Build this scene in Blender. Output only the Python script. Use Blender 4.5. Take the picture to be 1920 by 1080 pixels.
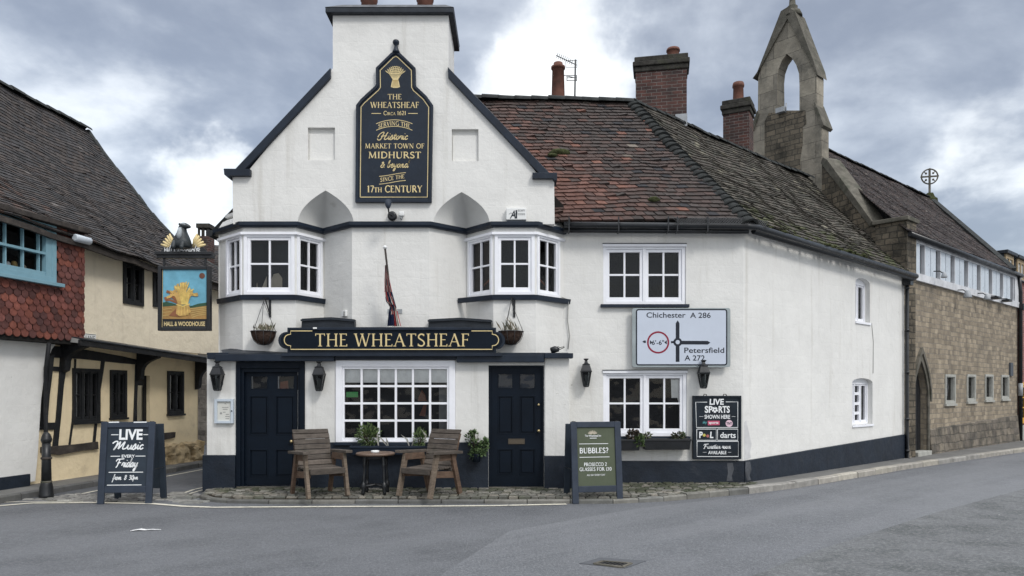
import bpy, bmesh, math, random
from mathutils import Vector, Matrix, noise as mnoise
from mathutils.geometry import tessellate_polygon

# ------------------------------------------------------------------ scene, camera, sky, sun
for _o in list(bpy.data.objects):
    bpy.data.objects.remove(_o)
SC = bpy.context.scene
COL = SC.collection
FPX, CPX, HPY, EYE = 1387.0, 960.0, 736.0, 1.65        # focal length and horizon measured on the photograph (1920 px wide)

cam_d = bpy.data.cameras.new('camera')
cam_d.sensor_width = 36.0
cam_d.lens = 36.0 * FPX / 1920.0
cam_d.shift_y = (HPY - 540.0) / 1920.0
cam_d.clip_start, cam_d.clip_end = 0.1, 2000.0
cam = bpy.data.objects.new('camera', cam_d)
cam.location = (0, 0, EYE)
cam.rotation_euler = (math.radians(90), 0, 0)
COL.objects.link(cam)
SC.camera = cam

SC.view_settings.view_transform = 'Standard'
SC.view_settings.look = 'None'
SC.view_settings.gamma = 1.0
SC.view_settings.exposure = 0.12
SUN_EL, SUN_AZ = math.radians(44), math.radians(142)     # azimuth clockwise from +Y: high, behind the camera and to its right


def N(nt, kind, **kw):
    n = nt.nodes.new(kind)
    for k, v in kw.items():
        if k in n.inputs:
            n.inputs[k].default_value = v
        else:
            setattr(n, k, v)
    return n


def make_world():
    w = bpy.data.worlds.new('World')
    SC.world = w
    w.use_nodes = True
    nt = w.node_tree
    nt.nodes.clear()
    L = nt.links.new
    out = N(nt, 'ShaderNodeOutputWorld')
    bg = N(nt, 'ShaderNodeBackground')
    L(bg.outputs[0], out.inputs[0])
    sky = N(nt, 'ShaderNodeTexSky', sky_type='NISHITA', sun_disc=False)
    sky.sun_elevation, sky.sun_rotation = SUN_EL, SUN_AZ
    tc = N(nt, 'ShaderNodeTexCoord')
    sep = N(nt, 'ShaderNodeSeparateXYZ')
    L(tc.outputs['Generated'], sep.inputs[0])

    def math_(op, a, b=None, clamp=False):
        m = N(nt, 'ShaderNodeMath', operation=op, use_clamp=clamp)
        for i, x in enumerate((a, b)):
            if x is None:
                continue
            if isinstance(x, (int, float)):
                m.inputs[i].default_value = x
            else:
                L(x, m.inputs[i])
        return m.outputs[0]

    def mix(f, a, b):
        m = N(nt, 'ShaderNodeMix', data_type='RGBA')
        if isinstance(f, (int, float)):
            m.inputs[0].default_value = f
        else:
            L(f, m.inputs[0])
        for i, x in ((6, a), (7, b)):
            if isinstance(x, tuple):
                m.inputs[i].default_value = (*x, 1)
            else:
                L(x, m.inputs[i])
        return m.outputs[2]

    # cloud layer: direction projected on a flat cloud base
    den = math_('ADD', math_('MAXIMUM', sep.outputs[2], 0.0), 0.28)
    cx = N(nt, 'ShaderNodeCombineXYZ')
    L(math_('DIVIDE', sep.outputs[0], den), cx.inputs[0])
    L(math_('DIVIDE', sep.outputs[1], den), cx.inputs[1])
    L(math_('MULTIPLY', sep.outputs[2], 1.4), cx.inputs[2])
    n1 = N(nt, 'ShaderNodeTexNoise', Scale=1.9, Detail=7.0, Roughness=0.55, Distortion=0.25)
    L(cx.outputs[0], n1.inputs['Vector'])
    n2 = N(nt, 'ShaderNodeTexNoise', Scale=5.0, Detail=6.0, Roughness=0.52, Distortion=0.3)
    L(cx.outputs[0], n2.inputs['Vector'])
    nn = math_('ADD', math_('MULTIPLY', n1.outputs[0], 0.74), math_('MULTIPLY', n2.outputs[0], 0.26))
    wn = N(nt, 'ShaderNodeTexNoise', Scale=5.0, Detail=6.0, Roughness=0.6)
    L(tc.outputs['Generated'], wn.inputs['Vector'])
    wm = N(nt, 'ShaderNodeVectorMath', operation='MULTIPLY_ADD')
    L(wn.outputs['Color'], wm.inputs[0])
    wm.inputs[1].default_value = (0.24, 0.24, 0.20)
    wo = N(nt, 'ShaderNodeVectorMath', operation='SUBTRACT')
    L(tc.outputs['Generated'], wo.inputs[0])
    wo.inputs[1].default_value = (0.12, 0.12, 0.10)
    L(wo.outputs[0], wm.inputs[2])
    wz = N(nt, 'ShaderNodeVectorMath', operation='NORMALIZE')
    L(wm.outputs[0], wz.inputs[0])
    warped = wz.outputs[0]

    def spot(px, py, size, gain):
        d = Vector(((px - CPX) / FPX, 1.0, (HPY - py) / FPX)).normalized()
        vm = N(nt, 'ShaderNodeVectorMath', operation='DOT_PRODUCT')
        L(warped, vm.inputs[0])
        vm.inputs[1].default_value = d
        mr = N(nt, 'ShaderNodeMapRange', interpolation_type='SMOOTHERSTEP')
        L(vm.outputs['Value'], mr.inputs[0])
        mr.inputs[1].default_value = math.cos(size)
        mr.inputs[2].default_value = 1.0
        mr.inputs[3].default_value = 0.0
        mr.inputs[4].default_value = 1.0
        return math_('MULTIPLY', math_('POWER', mr.outputs[0], 1.6), gain)

    glow = None
    for s in SKY_BREAKS:
        g = spot(*s)
        glow = g if glow is None else math_('ADD', glow, g)
    dark = None
    for s in SKY_DARK:
        g = spot(*s)
        dark = g if dark is None else math_('ADD', dark, g)
    nc = math_('SUBTRACT', nn, 0.5)
    f0 = N(nt, 'ShaderNodeMapRange', interpolation_type='SMOOTHSTEP')
    L(math_('SUBTRACT', math_('ADD', math_('MULTIPLY', nc, 5.0), math_('ADD', math_('MULTIPLY', glow, 0.75), 0.46)), dark), f0.inputs[0])
    f0.inputs[1].default_value, f0.inputs[2].default_value = -0.15, 1.15
    base = mix(f0.outputs[0], (0.256, 0.279, 0.328), (0.61, 0.645, 0.69))
    hole = N(nt, 'ShaderNodeMapRange', interpolation_type='SMOOTHSTEP')
    L(math_('ADD', math_('MULTIPLY', nc, 3.4), glow), hole.inputs[0])
    hole.inputs[1].default_value, hole.inputs[2].default_value = 0.30, 1.55
    base = mix(hole.outputs[0], base, (1.2, 1.2, 1.15))
    # unseen sky behind the camera, brightened to fill the street fronts
    back = N(nt, 'ShaderNodeMapRange', interpolation_type='SMOOTHSTEP')
    L(math_('SUBTRACT', math_('MULTIPLY', sep.outputs[2], 0.55), sep.outputs[1]), back.inputs[0])
    back.inputs[1].default_value, back.inputs[2].default_value = -0.35, 0.9
    base = mix(back.outputs[0], base, (0.68, 0.685, 0.69))
    zen = N(nt, 'ShaderNodeMapRange', interpolation_type='SMOOTHSTEP')      # unseen sky overhead, brightened to light the road and lane
    L(sep.outputs[2], zen.inputs[0])
    zen.inputs[1].default_value, zen.inputs[2].default_value = 0.5, 0.95
    base = mix(zen.outputs[0], base, (2.0, 2.03, 2.06))
    sk = N(nt, 'ShaderNodeVectorMath', operation='SCALE')
    L(sky.outputs[0], sk.inputs[0])
    sk.inputs['Scale'].default_value = 0.7
    fin = mix(0.94, sk.outputs[0], base)
    sc = N(nt, 'ShaderNodeVectorMath', operation='SCALE')
    L(fin, sc.inputs[0])
    sc.inputs['Scale'].default_value = 10.0
    L(sc.outputs[0], bg.inputs['Color'])
    bg.inputs['Strength'].default_value = 0.1


SKY_BREAKS = [(378, 385, 0.10, 0.85), (1090, 150, 0.135, 0.74), (960, 175, 0.085, 0.7), (1000, 60, 0.24, 0.24), (1160, 90, 0.16, 0.22), (1925, 255, 0.13, 0.5),
              (1800, 60, 0.16, 0.38), (215, 270, 0.20, 0.14), (40, 60, 0.22, 0.32), (1060, 192, 0.06, 0.5)]
SKY_DARK = [(230, 110, 0.26, 0.30), (530, 230, 0.24, 0.36), (1640, 200, 0.32, 0.22), (1850, 420, 0.18, 0.35), (1330, 90, 0.15, 0.05)]
make_world()

sun_d = bpy.data.lights.new('sun', 'SUN')
sun_d.energy = 1.4
sun_d.angle = math.radians(13)
sun_d.color = (1.0, 0.97, 0.92)
sun = bpy.data.objects.new('sun', sun_d)
COL.objects.link(sun)
_sd = Vector((math.sin(SUN_AZ) * math.cos(SUN_EL), math.cos(SUN_AZ) * math.cos(SUN_EL), math.sin(SUN_EL)))
sun.rotation_euler = _sd.to_track_quat('Z', 'Y').to_euler()


# ------------------------------------------------------------------ materials
MATS = {}


def mat(name, col, rough=0.7, spec=0.5, n=None, bump=None, vcol=False, metal=0.0, dirt=None, lichen=None, brick=None, streak=None, wood=None, coat=0.0, mottle=None, courses=None, grain=False, crack=False, lanes=None):
    """Principled material. n=(scale, amount); bump=(scale, strength, distance); dirt=(colour, scale, lo, hi, strength); brick=dict;
    lichen=(colour, scale, threshold); streak=(colour, amount); wood=grain scale"""
    m = bpy.data.materials.new(name)
    m.use_nodes = True
    nt = m.node_tree
    L = nt.links.new
    b = nt.nodes['Principled BSDF']
    b.inputs['Roughness'].default_value = rough
    b.inputs['Specular IOR Level'].default_value = spec
    b.inputs['Metallic'].default_value = metal
    if coat:
        b.inputs['Coat Weight'].default_value = coat
        b.inputs['Coat Roughness'].default_value = 0.12
    tc = N(nt, 'ShaderNodeTexCoord')
    pos = N(nt, 'ShaderNodeNewGeometry').outputs['Position'] if not vcol else tc.outputs['Object']

    def mixc(f, a, bb, kind='MIX'):
        x = N(nt, 'ShaderNodeMix', data_type='RGBA', blend_type=kind)
        if isinstance(f, (int, float)):
            x.inputs[0].default_value = f
        else:
            L(f, x.inputs[0])
        for i, c in ((6, a), (7, bb)):
            if isinstance(c, tuple):
                x.inputs[i].default_value = (*c[:3], 1)
            else:
                L(c, x.inputs[i])
        return x.outputs[2]

    def ramp(v, lo, hi, a=0.0, bb=1.0):
        r = N(nt, 'ShaderNodeMapRange', interpolation_type='SMOOTHSTEP')
        L(v, r.inputs[0])
        for i, x in enumerate((lo, hi, a, bb)):
            r.inputs[i + 1].default_value = x
        return r.outputs[0]

    def noi(scale, detail=5.0, rough_=0.6, vec=None, stretch=None):
        t = N(nt, 'ShaderNodeTexNoise', Scale=scale, Detail=detail, Roughness=rough_)
        v = vec or pos
        if stretch:
            mp = N(nt, 'ShaderNodeMapping')
            mp.inputs['Scale'].default_value = stretch
            L(v, mp.inputs[0])
            v = mp.outputs[0]
        L(v, t.inputs['Vector'])
        return t.outputs[0]

    c = tuple(col)
    heights = []
    if vcol:
        at = N(nt, 'ShaderNodeAttribute', attribute_name='Col')
        c = mixc(1.0, at.outputs['Color'], tuple(col), 'MULTIPLY')
    if brick:
        bt = N(nt, 'ShaderNodeTexBrick', Scale=1.0)
        bt.inputs['Color1'].default_value = (*brick['c1'], 1)
        bt.inputs['Color2'].default_value = (*brick['c2'], 1)
        bt.inputs['Mortar'].default_value = (*brick['m'], 1)
        bt.inputs['Mortar Size'].default_value = brick.get('ms', 0.006)
        bt.inputs['Mortar Smooth'].default_value = 0.3
        bt.inputs['Bias'].default_value = brick.get('bias', 0.0)
        bt.inputs['Brick Width'].default_value = brick['w']
        bt.inputs['Row Height'].default_value = brick['h']
        bt.offset = 0.5
        bt.squash, bt.squash_frequency = brick.get('sq', 1.0), brick.get('sqf', 2)
        uv = tc.outputs['UV']
        wob = N(nt, 'ShaderNodeTexNoise', Scale=brick.get('wsc', 3.0), Detail=3.0)
        L(uv, wob.inputs['Vector'])
        va = N(nt, 'ShaderNodeVectorMath', operation='MULTIPLY_ADD')
        L(wob.outputs['Color'], va.inputs[0])
        va.inputs[1].default_value = (brick.get('wob', 0.02),) * 3
        L(uv, va.inputs[2])
        L(va.outputs[0], bt.inputs['Vector'])
        c = bt.outputs['Color']
        inv = N(nt, 'ShaderNodeMath', operation='SUBTRACT')
        inv.inputs[0].default_value = 1.0
        L(bt.outputs['Fac'], inv.inputs[1])
        heights.append((inv.outputs[0], brick.get('bs', 0.5), 0.012))
    if courses:             # old stone courses showing faintly through the paint
        bt = N(nt, 'ShaderNodeTexBrick', Scale=1.0)
        bt.inputs['Mortar Size'].default_value = 0.014
        bt.inputs['Mortar Smooth'].default_value = 0.9
        bt.inputs['Brick Width'].default_value, bt.inputs['Row Height'].default_value = courses
        wob = N(nt, 'ShaderNodeTexNoise', Scale=1.4, Detail=3.0)
        L(tc.outputs['UV'], wob.inputs['Vector'])
        va = N(nt, 'ShaderNodeVectorMath', operation='MULTIPLY_ADD')
        L(wob.outputs['Color'], va.inputs[0])
        va.inputs[1].default_value = (0.12,) * 3
        L(tc.outputs['UV'], va.inputs[2])
        L(va.outputs[0], bt.inputs['Vector'])
        inv = N(nt, 'ShaderNodeMath', operation='SUBTRACT')
        inv.inputs[0].default_value = 1.0
        L(bt.outputs['Fac'], inv.inputs[1])
        heights.append((inv.outputs[0], 0.07, 0.02))
    if n:
        v = ramp(noi(n[0], 6.0, 0.65), 0.25, 0.75, 1 - n[1], 1 + n[1])
        cc = N(nt, 'ShaderNodeCombineColor')
        for i in range(3):
            L(v, cc.inputs[i])
        c = mixc(1.0, c, cc.outputs[0], 'MULTIPLY')
    if mottle:
        f = ramp(noi(mottle[1], 5.0, 0.6), mottle[2], mottle[3], 0.0, mottle[4])
        c = mixc(f, c, mottle[0])
    if wood:
        f = ramp(noi(wood, 6.0, 0.7, tc.outputs['UV'], (1.0, 14.0, 1.0)), 0.3, 0.7, 0.62, 1.25)
        cc = N(nt, 'ShaderNodeCombineColor')
        for i in range(3):
            L(f, cc.inputs[i])
        c = mixc(1.0, c, cc.outputs[0], 'MULTIPLY')
    if dirt:
        f = ramp(noi(dirt[1], 7.0, 0.7), dirt[2], dirt[3], 0.0, dirt[4])
        c = mixc(f, c, dirt[0])
    if lanes:               # wheel-polished bands running along the street
        vr = N(nt, 'ShaderNodeVectorRotate', rotation_type='Z_AXIS')
        vr.inputs['Angle'].default_value = math.radians(-42)
        L(pos, vr.inputs['Vector'])
        f = ramp(noi(1.0, 4.0, 0.55, vr.outputs[0], (0.10, 0.85, 1.0)), 0.40, 0.62, 0.0, lanes[1])
        c = mixc(f, c, lanes[0])
    if grain:               # loose dark and light chippings
        f = ramp(noi(48, 2.0, 0.5), 0.30, 0.46, 0.38, 0.0)
        c = mixc(f, c, (0.035, 0.037, 0.042))
        f = ramp(noi(75, 2.0, 0.5), 0.60, 0.72, 0.0, 0.4)
        c = mixc(f, c, (0.36, 0.365, 0.37))
    if crack:
        wv = N(nt, 'ShaderNodeTexNoise', Scale=1.6, Detail=5.0)
        L(pos, wv.inputs['Vector'])
        va = N(nt, 'ShaderNodeVectorMath', operation='MULTIPLY_ADD')
        L(wv.outputs['Color'], va.inputs[0])
        va.inputs[1].default_value = (0.9, 0.9, 0.9)
        L(pos, va.inputs[2])
        vo = N(nt, 'ShaderNodeTexVoronoi', feature='DISTANCE_TO_EDGE', Scale=0.30)
        L(va.outputs[0], vo.inputs['Vector'])
        f = ramp(vo.outputs['Distance'], 0.0, 0.006, 0.55, 0.0)
        c = mixc(f, c, (0.03, 0.031, 0.034))
    if streak:
        f = ramp(noi(1.0, 6.0, 0.65, None, (5.0, 5.0, 0.32)), 0.53, 0.78, 0.0, streak[1])
        c = mixc(f, c, streak[0])
    if lichen:
        f = ramp(noi(lichen[1], 3.0, 0.7), lichen[2], lichen[2] + 0.06, 0.0, 1.0)
        c = mixc(f, c, lichen[0])
    if isinstance(c, tuple):
        b.inputs['Base Color'].default_value = (*c[:3], 1)
    else:
        L(c, b.inputs['Base Color'])
    if bump:
        bl = bump if isinstance(bump, list) else [bump]
        for s, st, dist in bl:
            heights.append((noi(s, 6.0, 0.62), st, dist))
    prev = None
    for h, st, dist in heights:
        bn = N(nt, 'ShaderNodeBump')
        bn.inputs['Strength'].default_value = st
        bn.inputs['Distance'].default_value = dist
        L(h, bn.inputs['Height'])
        if prev is not None:
            L(prev, bn.inputs['Normal'])
        prev = bn.outputs[0]
    if prev is not None:
        L(prev, b.inputs['Normal'])
    if rough > 0.25:
        rr = ramp(noi(9.0, 4.0), 0.3, 0.7, max(0.05, rough - 0.09), min(1.0, rough + 0.09))
        L(rr, b.inputs['Roughness'])
    MATS[name] = m
    return m


def glass_mat(name, ior=1.22, tint=(0.95, 0.96, 0.97), rough=0.02):
    m = bpy.data.materials.new(name)
    m.use_nodes = True
    nt = m.node_tree
    nt.nodes.clear()
    L = nt.links.new
    out = N(nt, 'ShaderNodeOutputMaterial')
    mx = N(nt, 'ShaderNodeMixShader')
    tr = N(nt, 'ShaderNodeBsdfTransparent')
    tr.inputs[0].default_value = (*tint, 1)
    gl = N(nt, 'ShaderNodeBsdfGlossy', Roughness=rough)
    fr = N(nt, 'ShaderNodeFresnel', IOR=ior)
    tc = N(nt, 'ShaderNodeNewGeometry')
    t = N(nt, 'ShaderNodeTexNoise', Scale=2.2, Detail=2.0)
    L(tc.outputs['Position'], t.inputs['Vector'])
    bn = N(nt, 'ShaderNodeBump', Strength=0.35, Distance=0.05)
    L(t.outputs[0], bn.inputs['Height'])
    L(bn.outputs[0], gl.inputs['Normal'])
    L(fr.outputs[0], mx.inputs[0])
    L(tr.outputs[0], mx.inputs[1])
    L(gl.outputs[0], mx.inputs[2])
    L(mx.outputs[0], out.inputs[0])
    MATS[name] = m
    return m


mat('white_render', (0.71, 0.705, 0.68), 0.75, 0.3, n=(1.3, 0.05), bump=[(3.2, 0.35, 0.05), (45, 0.28, 0.006)], courses=(0.62, 0.30), streak=((0.46, 0.44, 0.39), 0.48),
    dirt=((0.50, 0.49, 0.46), 2.2, 0.60, 0.82, 0.45), lichen=((0.42, 0.41, 0.38), 7.0, 0.735))
mat('white_render_lower', (0.69, 0.685, 0.66), 0.75, 0.3, n=(1.6, 0.06), bump=[(4, 0.35, 0.04), (50, 0.28, 0.006)], streak=((0.42, 0.41, 0.37), 0.45),
    dirt=((0.42, 0.40, 0.35), 3.0, 0.60, 0.80, 0.5), lichen=((0.30, 0.29, 0.26), 9.0, 0.73))
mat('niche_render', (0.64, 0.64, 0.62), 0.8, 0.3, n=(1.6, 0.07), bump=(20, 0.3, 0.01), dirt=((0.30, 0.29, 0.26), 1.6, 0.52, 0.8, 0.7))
mat('navy_paint', (0.011, 0.018, 0.031), 0.45, 0.3, n=(3, 0.25), bump=(30, 0.15, 0.004), dirt=((0.035, 0.045, 0.06), 4, 0.55, 0.8, 0.6))
mat('door_paint', (0.003, 0.007, 0.014), 0.5, 0.16, n=(3, 0.2), bump=(20, 0.06, 0.003))
mat('plinth_paint', (0.011, 0.017, 0.028), 0.55, 0.35, n=(2, 0.3), bump=[(5, 0.4, 0.03), (40, 0.25, 0.006)], dirt=((0.04, 0.045, 0.055), 3.0, 0.55, 0.8, 0.7),
    lichen=((0.11, 0.115, 0.13), 6.0, 0.72))
mat('white_paint', (0.83, 0.84, 0.88), 0.45, 0.4, n=(4, 0.04), bump=(30, 0.06, 0.003), dirt=((0.55, 0.55, 0.54), 5, 0.62, 0.85, 0.3))
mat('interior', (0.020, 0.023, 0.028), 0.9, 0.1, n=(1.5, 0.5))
mat('net_curtain', (0.80, 0.81, 0.79), 0.9, 0.1, n=(8, 0.1))
mat('cloth_grey', (0.22, 0.225, 0.225), 0.9, 0.1, n=(6, 0.15))
mat('cloth_cream', (0.42, 0.38, 0.30), 0.9, 0.1, n=(6, 0.15))
mat('orange_cloth_reflection', (0.16, 0.06, 0.038), 0.8, 0.2, n=(5, 0.2))  # window cloth and flowers, also the orange reflections put into panes
mat('green_sticker', (0.05, 0.36, 0.09), 0.5, 0.3)
glass_mat('glass', 1.46)
glass_mat('glass_old', 1.3)
glass_mat('lantern_glass', 1.45, (0.42, 0.45, 0.46), 0.15)
mat('gold', (0.66, 0.53, 0.27), 0.45, 0.5, n=(12, 0.08))
mat('gold_dark', (0.40, 0.27, 0.09), 0.6, 0.4, n=(12, 0.2))
mat('sign_letter_white', (0.80, 0.82, 0.83), 0.6, 0.3)
mat('tile_roof', (1, 1, 1), 0.85, 0.25, vcol=True, n=(14, 0.22), bump=(40, 0.4, 0.006), lichen=((0.17, 0.165, 0.14), 11.0, 0.74))
mat('tile_mossy', (1, 1, 1), 0.9, 0.2, vcol=True, n=(10, 0.28), bump=(40, 0.5, 0.008), lichen=((0.15, 0.15, 0.11), 9.0, 0.70))
mat('underlay', (0.02, 0.019, 0.018), 0.9, 0.1)
mat('hip_tile', (0.033, 0.036, 0.036), 0.85, 0.2, n=(8, 0.35), bump=(25, 0.5, 0.01), lichen=((0.14, 0.135, 0.11), 8.0, 0.70))
mat('terracotta', (0.15, 0.068, 0.05), 0.8, 0.25, n=(6, 0.25), bump=(20, 0.3, 0.005), dirt=((0.05, 0.045, 0.04), 4, 0.5, 0.8, 0.7))
mat('brickwork', (0.2, 0.08, 0.06), 0.85, 0.2, n=(5, 0.25), bump=(50, 0.3, 0.004), dirt=((0.03, 0.03, 0.028), 1.6, 0.47, 0.75, 0.75),
    brick=dict(c1=(0.105, 0.050, 0.042), c2=(0.048, 0.032, 0.031), m=(0.16, 0.15, 0.14), w=0.225, h=0.075, ms=0.007, wob=0.008, bs=0.7))
mat('brick_cap', (0.04, 0.038, 0.034), 0.9, 0.2, n=(7, 0.5), bump=(20, 0.6, 0.015), dirt=((0.07, 0.075, 0.045), 3, 0.5, 0.75, 0.6))
mat('red_brick', (0.2, 0.08, 0.06), 0.85, 0.2, n=(5, 0.2), brick=dict(c1=(0.30, 0.12, 0.10), c2=(0.19, 0.085, 0.08), m=(0.28, 0.24, 0.22), w=0.215, h=0.072, ms=0.006, wob=0.004))
mat('rubble_stone', (0.3, 0.26, 0.2), 0.9, 0.2, n=(3.5, 0.25), bump=[(14, 0.6, 0.02), (60, 0.3, 0.004)], dirt=((0.14, 0.125, 0.105), 0.9, 0.5, 0.72, 0.55), lichen=((0.09, 0.08, 0.07), 3.2, 0.70),
    brick=dict(c1=(0.34, 0.285, 0.21), c2=(0.20, 0.168, 0.128), m=(0.23, 0.205, 0.17), w=0.25, h=0.128, ms=0.010, wob=0.09, wsc=2.6, bs=0.9, sq=0.6, sqf=3))
mat('plinth_stone', (0.2, 0.18, 0.15), 0.9, 0.2, n=(3, 0.35), bump=[(10, 0.8, 0.03)], dirt=((0.05, 0.05, 0.045), 1.8, 0.45, 0.7, 0.75),
    brick=dict(c1=(0.22, 0.19, 0.15), c2=(0.12, 0.105, 0.09), m=(0.11, 0.10, 0.085), w=0.36, h=0.2, ms=0.014, wob=0.13, wsc=2.6, bs=0.9, sq=0.6, sqf=3))
mat('dark_rubble', (0.1, 0.09, 0.075), 0.92, 0.15, n=(3, 0.35), bump=[(12, 0.8, 0.03)], dirt=((0.022, 0.022, 0.02), 1.5, 0.44, 0.68, 0.85),
    brick=dict(c1=(0.215, 0.18, 0.135), c2=(0.11, 0.098, 0.078), m=(0.085, 0.078, 0.065), w=0.30, h=0.15, ms=0.014, wob=0.1, wsc=2.6, bs=1.0, sq=0.6, sqf=3))
mat('far_stone', (0.1, 0.09, 0.08), 0.92, 0.15, n=(3, 0.4), bump=[(12, 0.8, 0.03)],
    brick=dict(c1=(0.17, 0.155, 0.14), c2=(0.065, 0.06, 0.055), m=(0.15, 0.14, 0.125), w=0.34, h=0.2, ms=0.02, wob=0.16, wsc=2.2, bs=1.0, sq=0.6, sqf=3))
mat('ashlar', (0.34, 0.31, 0.25), 0.9, 0.2, n=(2.5, 0.22), bump=[(9, 0.6, 0.03), (60, 0.25, 0.003)], dirt=((0.085, 0.083, 0.073), 1.5, 0.46, 0.72, 0.75),
    streak=((0.10, 0.10, 0.09), 0.7),
    brick=dict(c1=(0.30, 0.272, 0.22), c2=(0.21, 0.192, 0.16), m=(0.13, 0.118, 0.10), w=0.85, h=0.46, ms=0.008, wob=0.02, bs=0.7))
mat('coping_stone', (0.118, 0.11, 0.092), 0.92, 0.2, n=(4, 0.35), bump=[(12, 0.6, 0.02)], dirt=((0.05, 0.055, 0.04), 2.5, 0.45, 0.7, 0.8))
mat('moss', (0.05, 0.056, 0.026), 0.95, 0.1, n=(20, 0.4), bump=(40, 0.8, 0.02))
mat('cream_render', (0.80, 0.67, 0.45), 0.85, 0.25, n=(1.2, 0.07), bump=[(3, 0.5, 0.06), (40, 0.3, 0.006)], streak=((0.46, 0.36, 0.22), 0.35),
    dirt=((0.40, 0.32, 0.22), 1.7, 0.55, 0.8, 0.55))
mat('pale_cream_render', (0.78, 0.70, 0.55), 0.85, 0.25, n=(1.2, 0.06), bump=[(3, 0.5, 0.06), (40, 0.3, 0.006)], streak=((0.40, 0.34, 0.27), 0.4),
    dirt=((0.42, 0.37, 0.30), 1.7, 0.55, 0.8, 0.5))
mat('cream_stone', (0.47, 0.37, 0.23), 0.9, 0.2, n=(6, 0.25), bump=(25, 0.6, 0.015), dirt=((0.26, 0.19, 0.10), 4, 0.5, 0.75, 0.8))
mat('black_timber', (0.010, 0.011, 0.013), 0.6, 0.35, n=(6, 0.4), bump=(18, 0.5, 0.012), dirt=((0.035, 0.032, 0.03), 5, 0.55, 0.75, 0.8))
mat('old_timber', (0.045, 0.038, 0.034), 0.75, 0.3, n=(5, 0.4), bump=(18, 0.6, 0.015), dirt=((0.10, 0.085, 0.07), 5, 0.52, 0.75, 0.8))
mat('teal_paint', (0.19, 0.335, 0.40), 0.5, 0.4, n=(4, 0.08), bump=(25, 0.15, 0.004), dirt=((0.15, 0.30, 0.36), 4, 0.58, 0.8, 0.6))
mat('lead', (0.016, 0.021, 0.029), 0.5, 0.35, n=(4, 0.3), bump=(14, 0.5, 0.012), dirt=((0.05, 0.056, 0.064), 3, 0.58, 0.8, 0.7))
mat('soffit', (0.30, 0.30, 0.29), 0.8, 0.2, n=(3, 0.1))
mat('iron_black', (0.010, 0.0115, 0.014), 0.45, 0.5, n=(7, 0.3), bump=(40, 0.15, 0.003))
mat('gutter_black', (0.010, 0.012, 0.015), 0.35, 0.5, n=(6, 0.3))
mat('galvanised', (0.32, 0.34, 0.36), 0.5, 0.5, n=(8, 0.15))
mat('wire_dark', (0.045, 0.047, 0.05), 0.6, 0.4)
mat('cable_grey', (0.30, 0.30, 0.29), 0.7, 0.3)
mat('brass', (0.50, 0.40, 0.22), 0.35, 0.5, metal=0.8)
mat('old_brass', (0.085, 0.068, 0.048), 0.5, 0.4)
mat('white_plastic', (0.72, 0.73, 0.72), 0.5, 0.4, dirt=((0.5, 0.5, 0.48), 10, 0.6, 0.8, 0.5))
mat('road_sign_face', (0.52, 0.57, 0.66), 0.4, 0.5, n=(3, 0.03))
mat('road_sign_edge', (0.29, 0.33, 0.34), 0.5, 0.4, n=(5, 0.12))
mat('road_sign_black', (0.006, 0.010, 0.020), 0.45, 0.4)
mat('road_sign_red', (0.24, 0.012, 0.035), 0.45, 0.4)
mat('chalk_black', (0.008, 0.014, 0.022), 0.65, 0.3, n=(5, 0.3))
mat('board_blue', (0.026, 0.036, 0.055), 0.6, 0.35, n=(4, 0.2), bump=(25, 0.25, 0.004), dirt=((0.05, 0.06, 0.075), 5, 0.55, 0.8, 0.6))
mat('board_face', (0.023, 0.033, 0.047), 0.65, 0.3, n=(3, 0.2))
mat('green_panel', (0.078, 0.093, 0.060), 0.7, 0.3, n=(2, 0.08))
mat('worn_patch', (0.56, 0.56, 0.56), 0.85, 0.2, n=(6, 0.12))
mat('worn_plinth', (0.075, 0.08, 0.09), 0.8, 0.2, n=(6, 0.4))
mat('paper', (0.60, 0.60, 0.56), 0.8, 0.2)
mat('menu_frame', (0.50, 0.56, 0.62), 0.4, 0.5, n=(4, 0.04))
mat('print_grey', (0.30, 0.30, 0.29), 0.8, 0.2)
mat('pink_logo', (0.50, 0.10, 0.17), 0.7, 0.2)
mat('pale_pink', (0.72, 0.52, 0.60), 0.7, 0.2)
mat('ball_yellow', (0.55, 0.48, 0.12), 0.7, 0.2)
mat('ball_red', (0.40, 0.14, 0.13), 0.7, 0.2)
mat('teal_letter', (0.12, 0.40, 0.42), 0.7, 0.2)
mat('sky_paint', (0.15, 0.38, 0.50), 0.6, 0.3, n=(4, 0.18))
mat('hill_paint', (0.035, 0.085, 0.05), 0.6, 0.3, n=(6, 0.2))
mat('field_paint', (0.34, 0.20, 0.07), 0.6, 0.3, n=(9, 0.3))
mat('stripe_paint', (0.48, 0.34, 0.13), 0.6, 0.3)
mat('wheat_paint', (0.52, 0.33, 0.11), 0.6, 0.3, n=(14, 0.25))
mat('wheat_light', (0.68, 0.50, 0.15), 0.6, 0.3, n=(14, 0.2))
mat('wheat_shade', (0.24, 0.10, 0.05), 0.6, 0.3, n=(14, 0.2))
mat('old_wood', (0.095, 0.080, 0.068), 0.8, 0.25, vcol=True, n=(7, 0.25), wood=5.0, bump=(30, 0.5, 0.006), dirt=((0.045, 0.046, 0.036), 3.2, 0.5, 0.75, 0.7), lichen=((0.36, 0.33, 0.29), 6.5, 0.735))
mat('leg_wood', (0.16, 0.125, 0.095), 0.8, 0.25, n=(7, 0.25), wood=5.0, bump=(30, 0.5, 0.006), dirt=((0.06, 0.058, 0.042), 3.5, 0.5, 0.75, 0.7))
mat('red_wood', (0.125, 0.082, 0.058), 0.8, 0.25, n=(7, 0.2), wood=5.0, bump=(30, 0.5, 0.006), dirt=((0.07, 0.065, 0.05), 4, 0.5, 0.75, 0.7))
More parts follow.
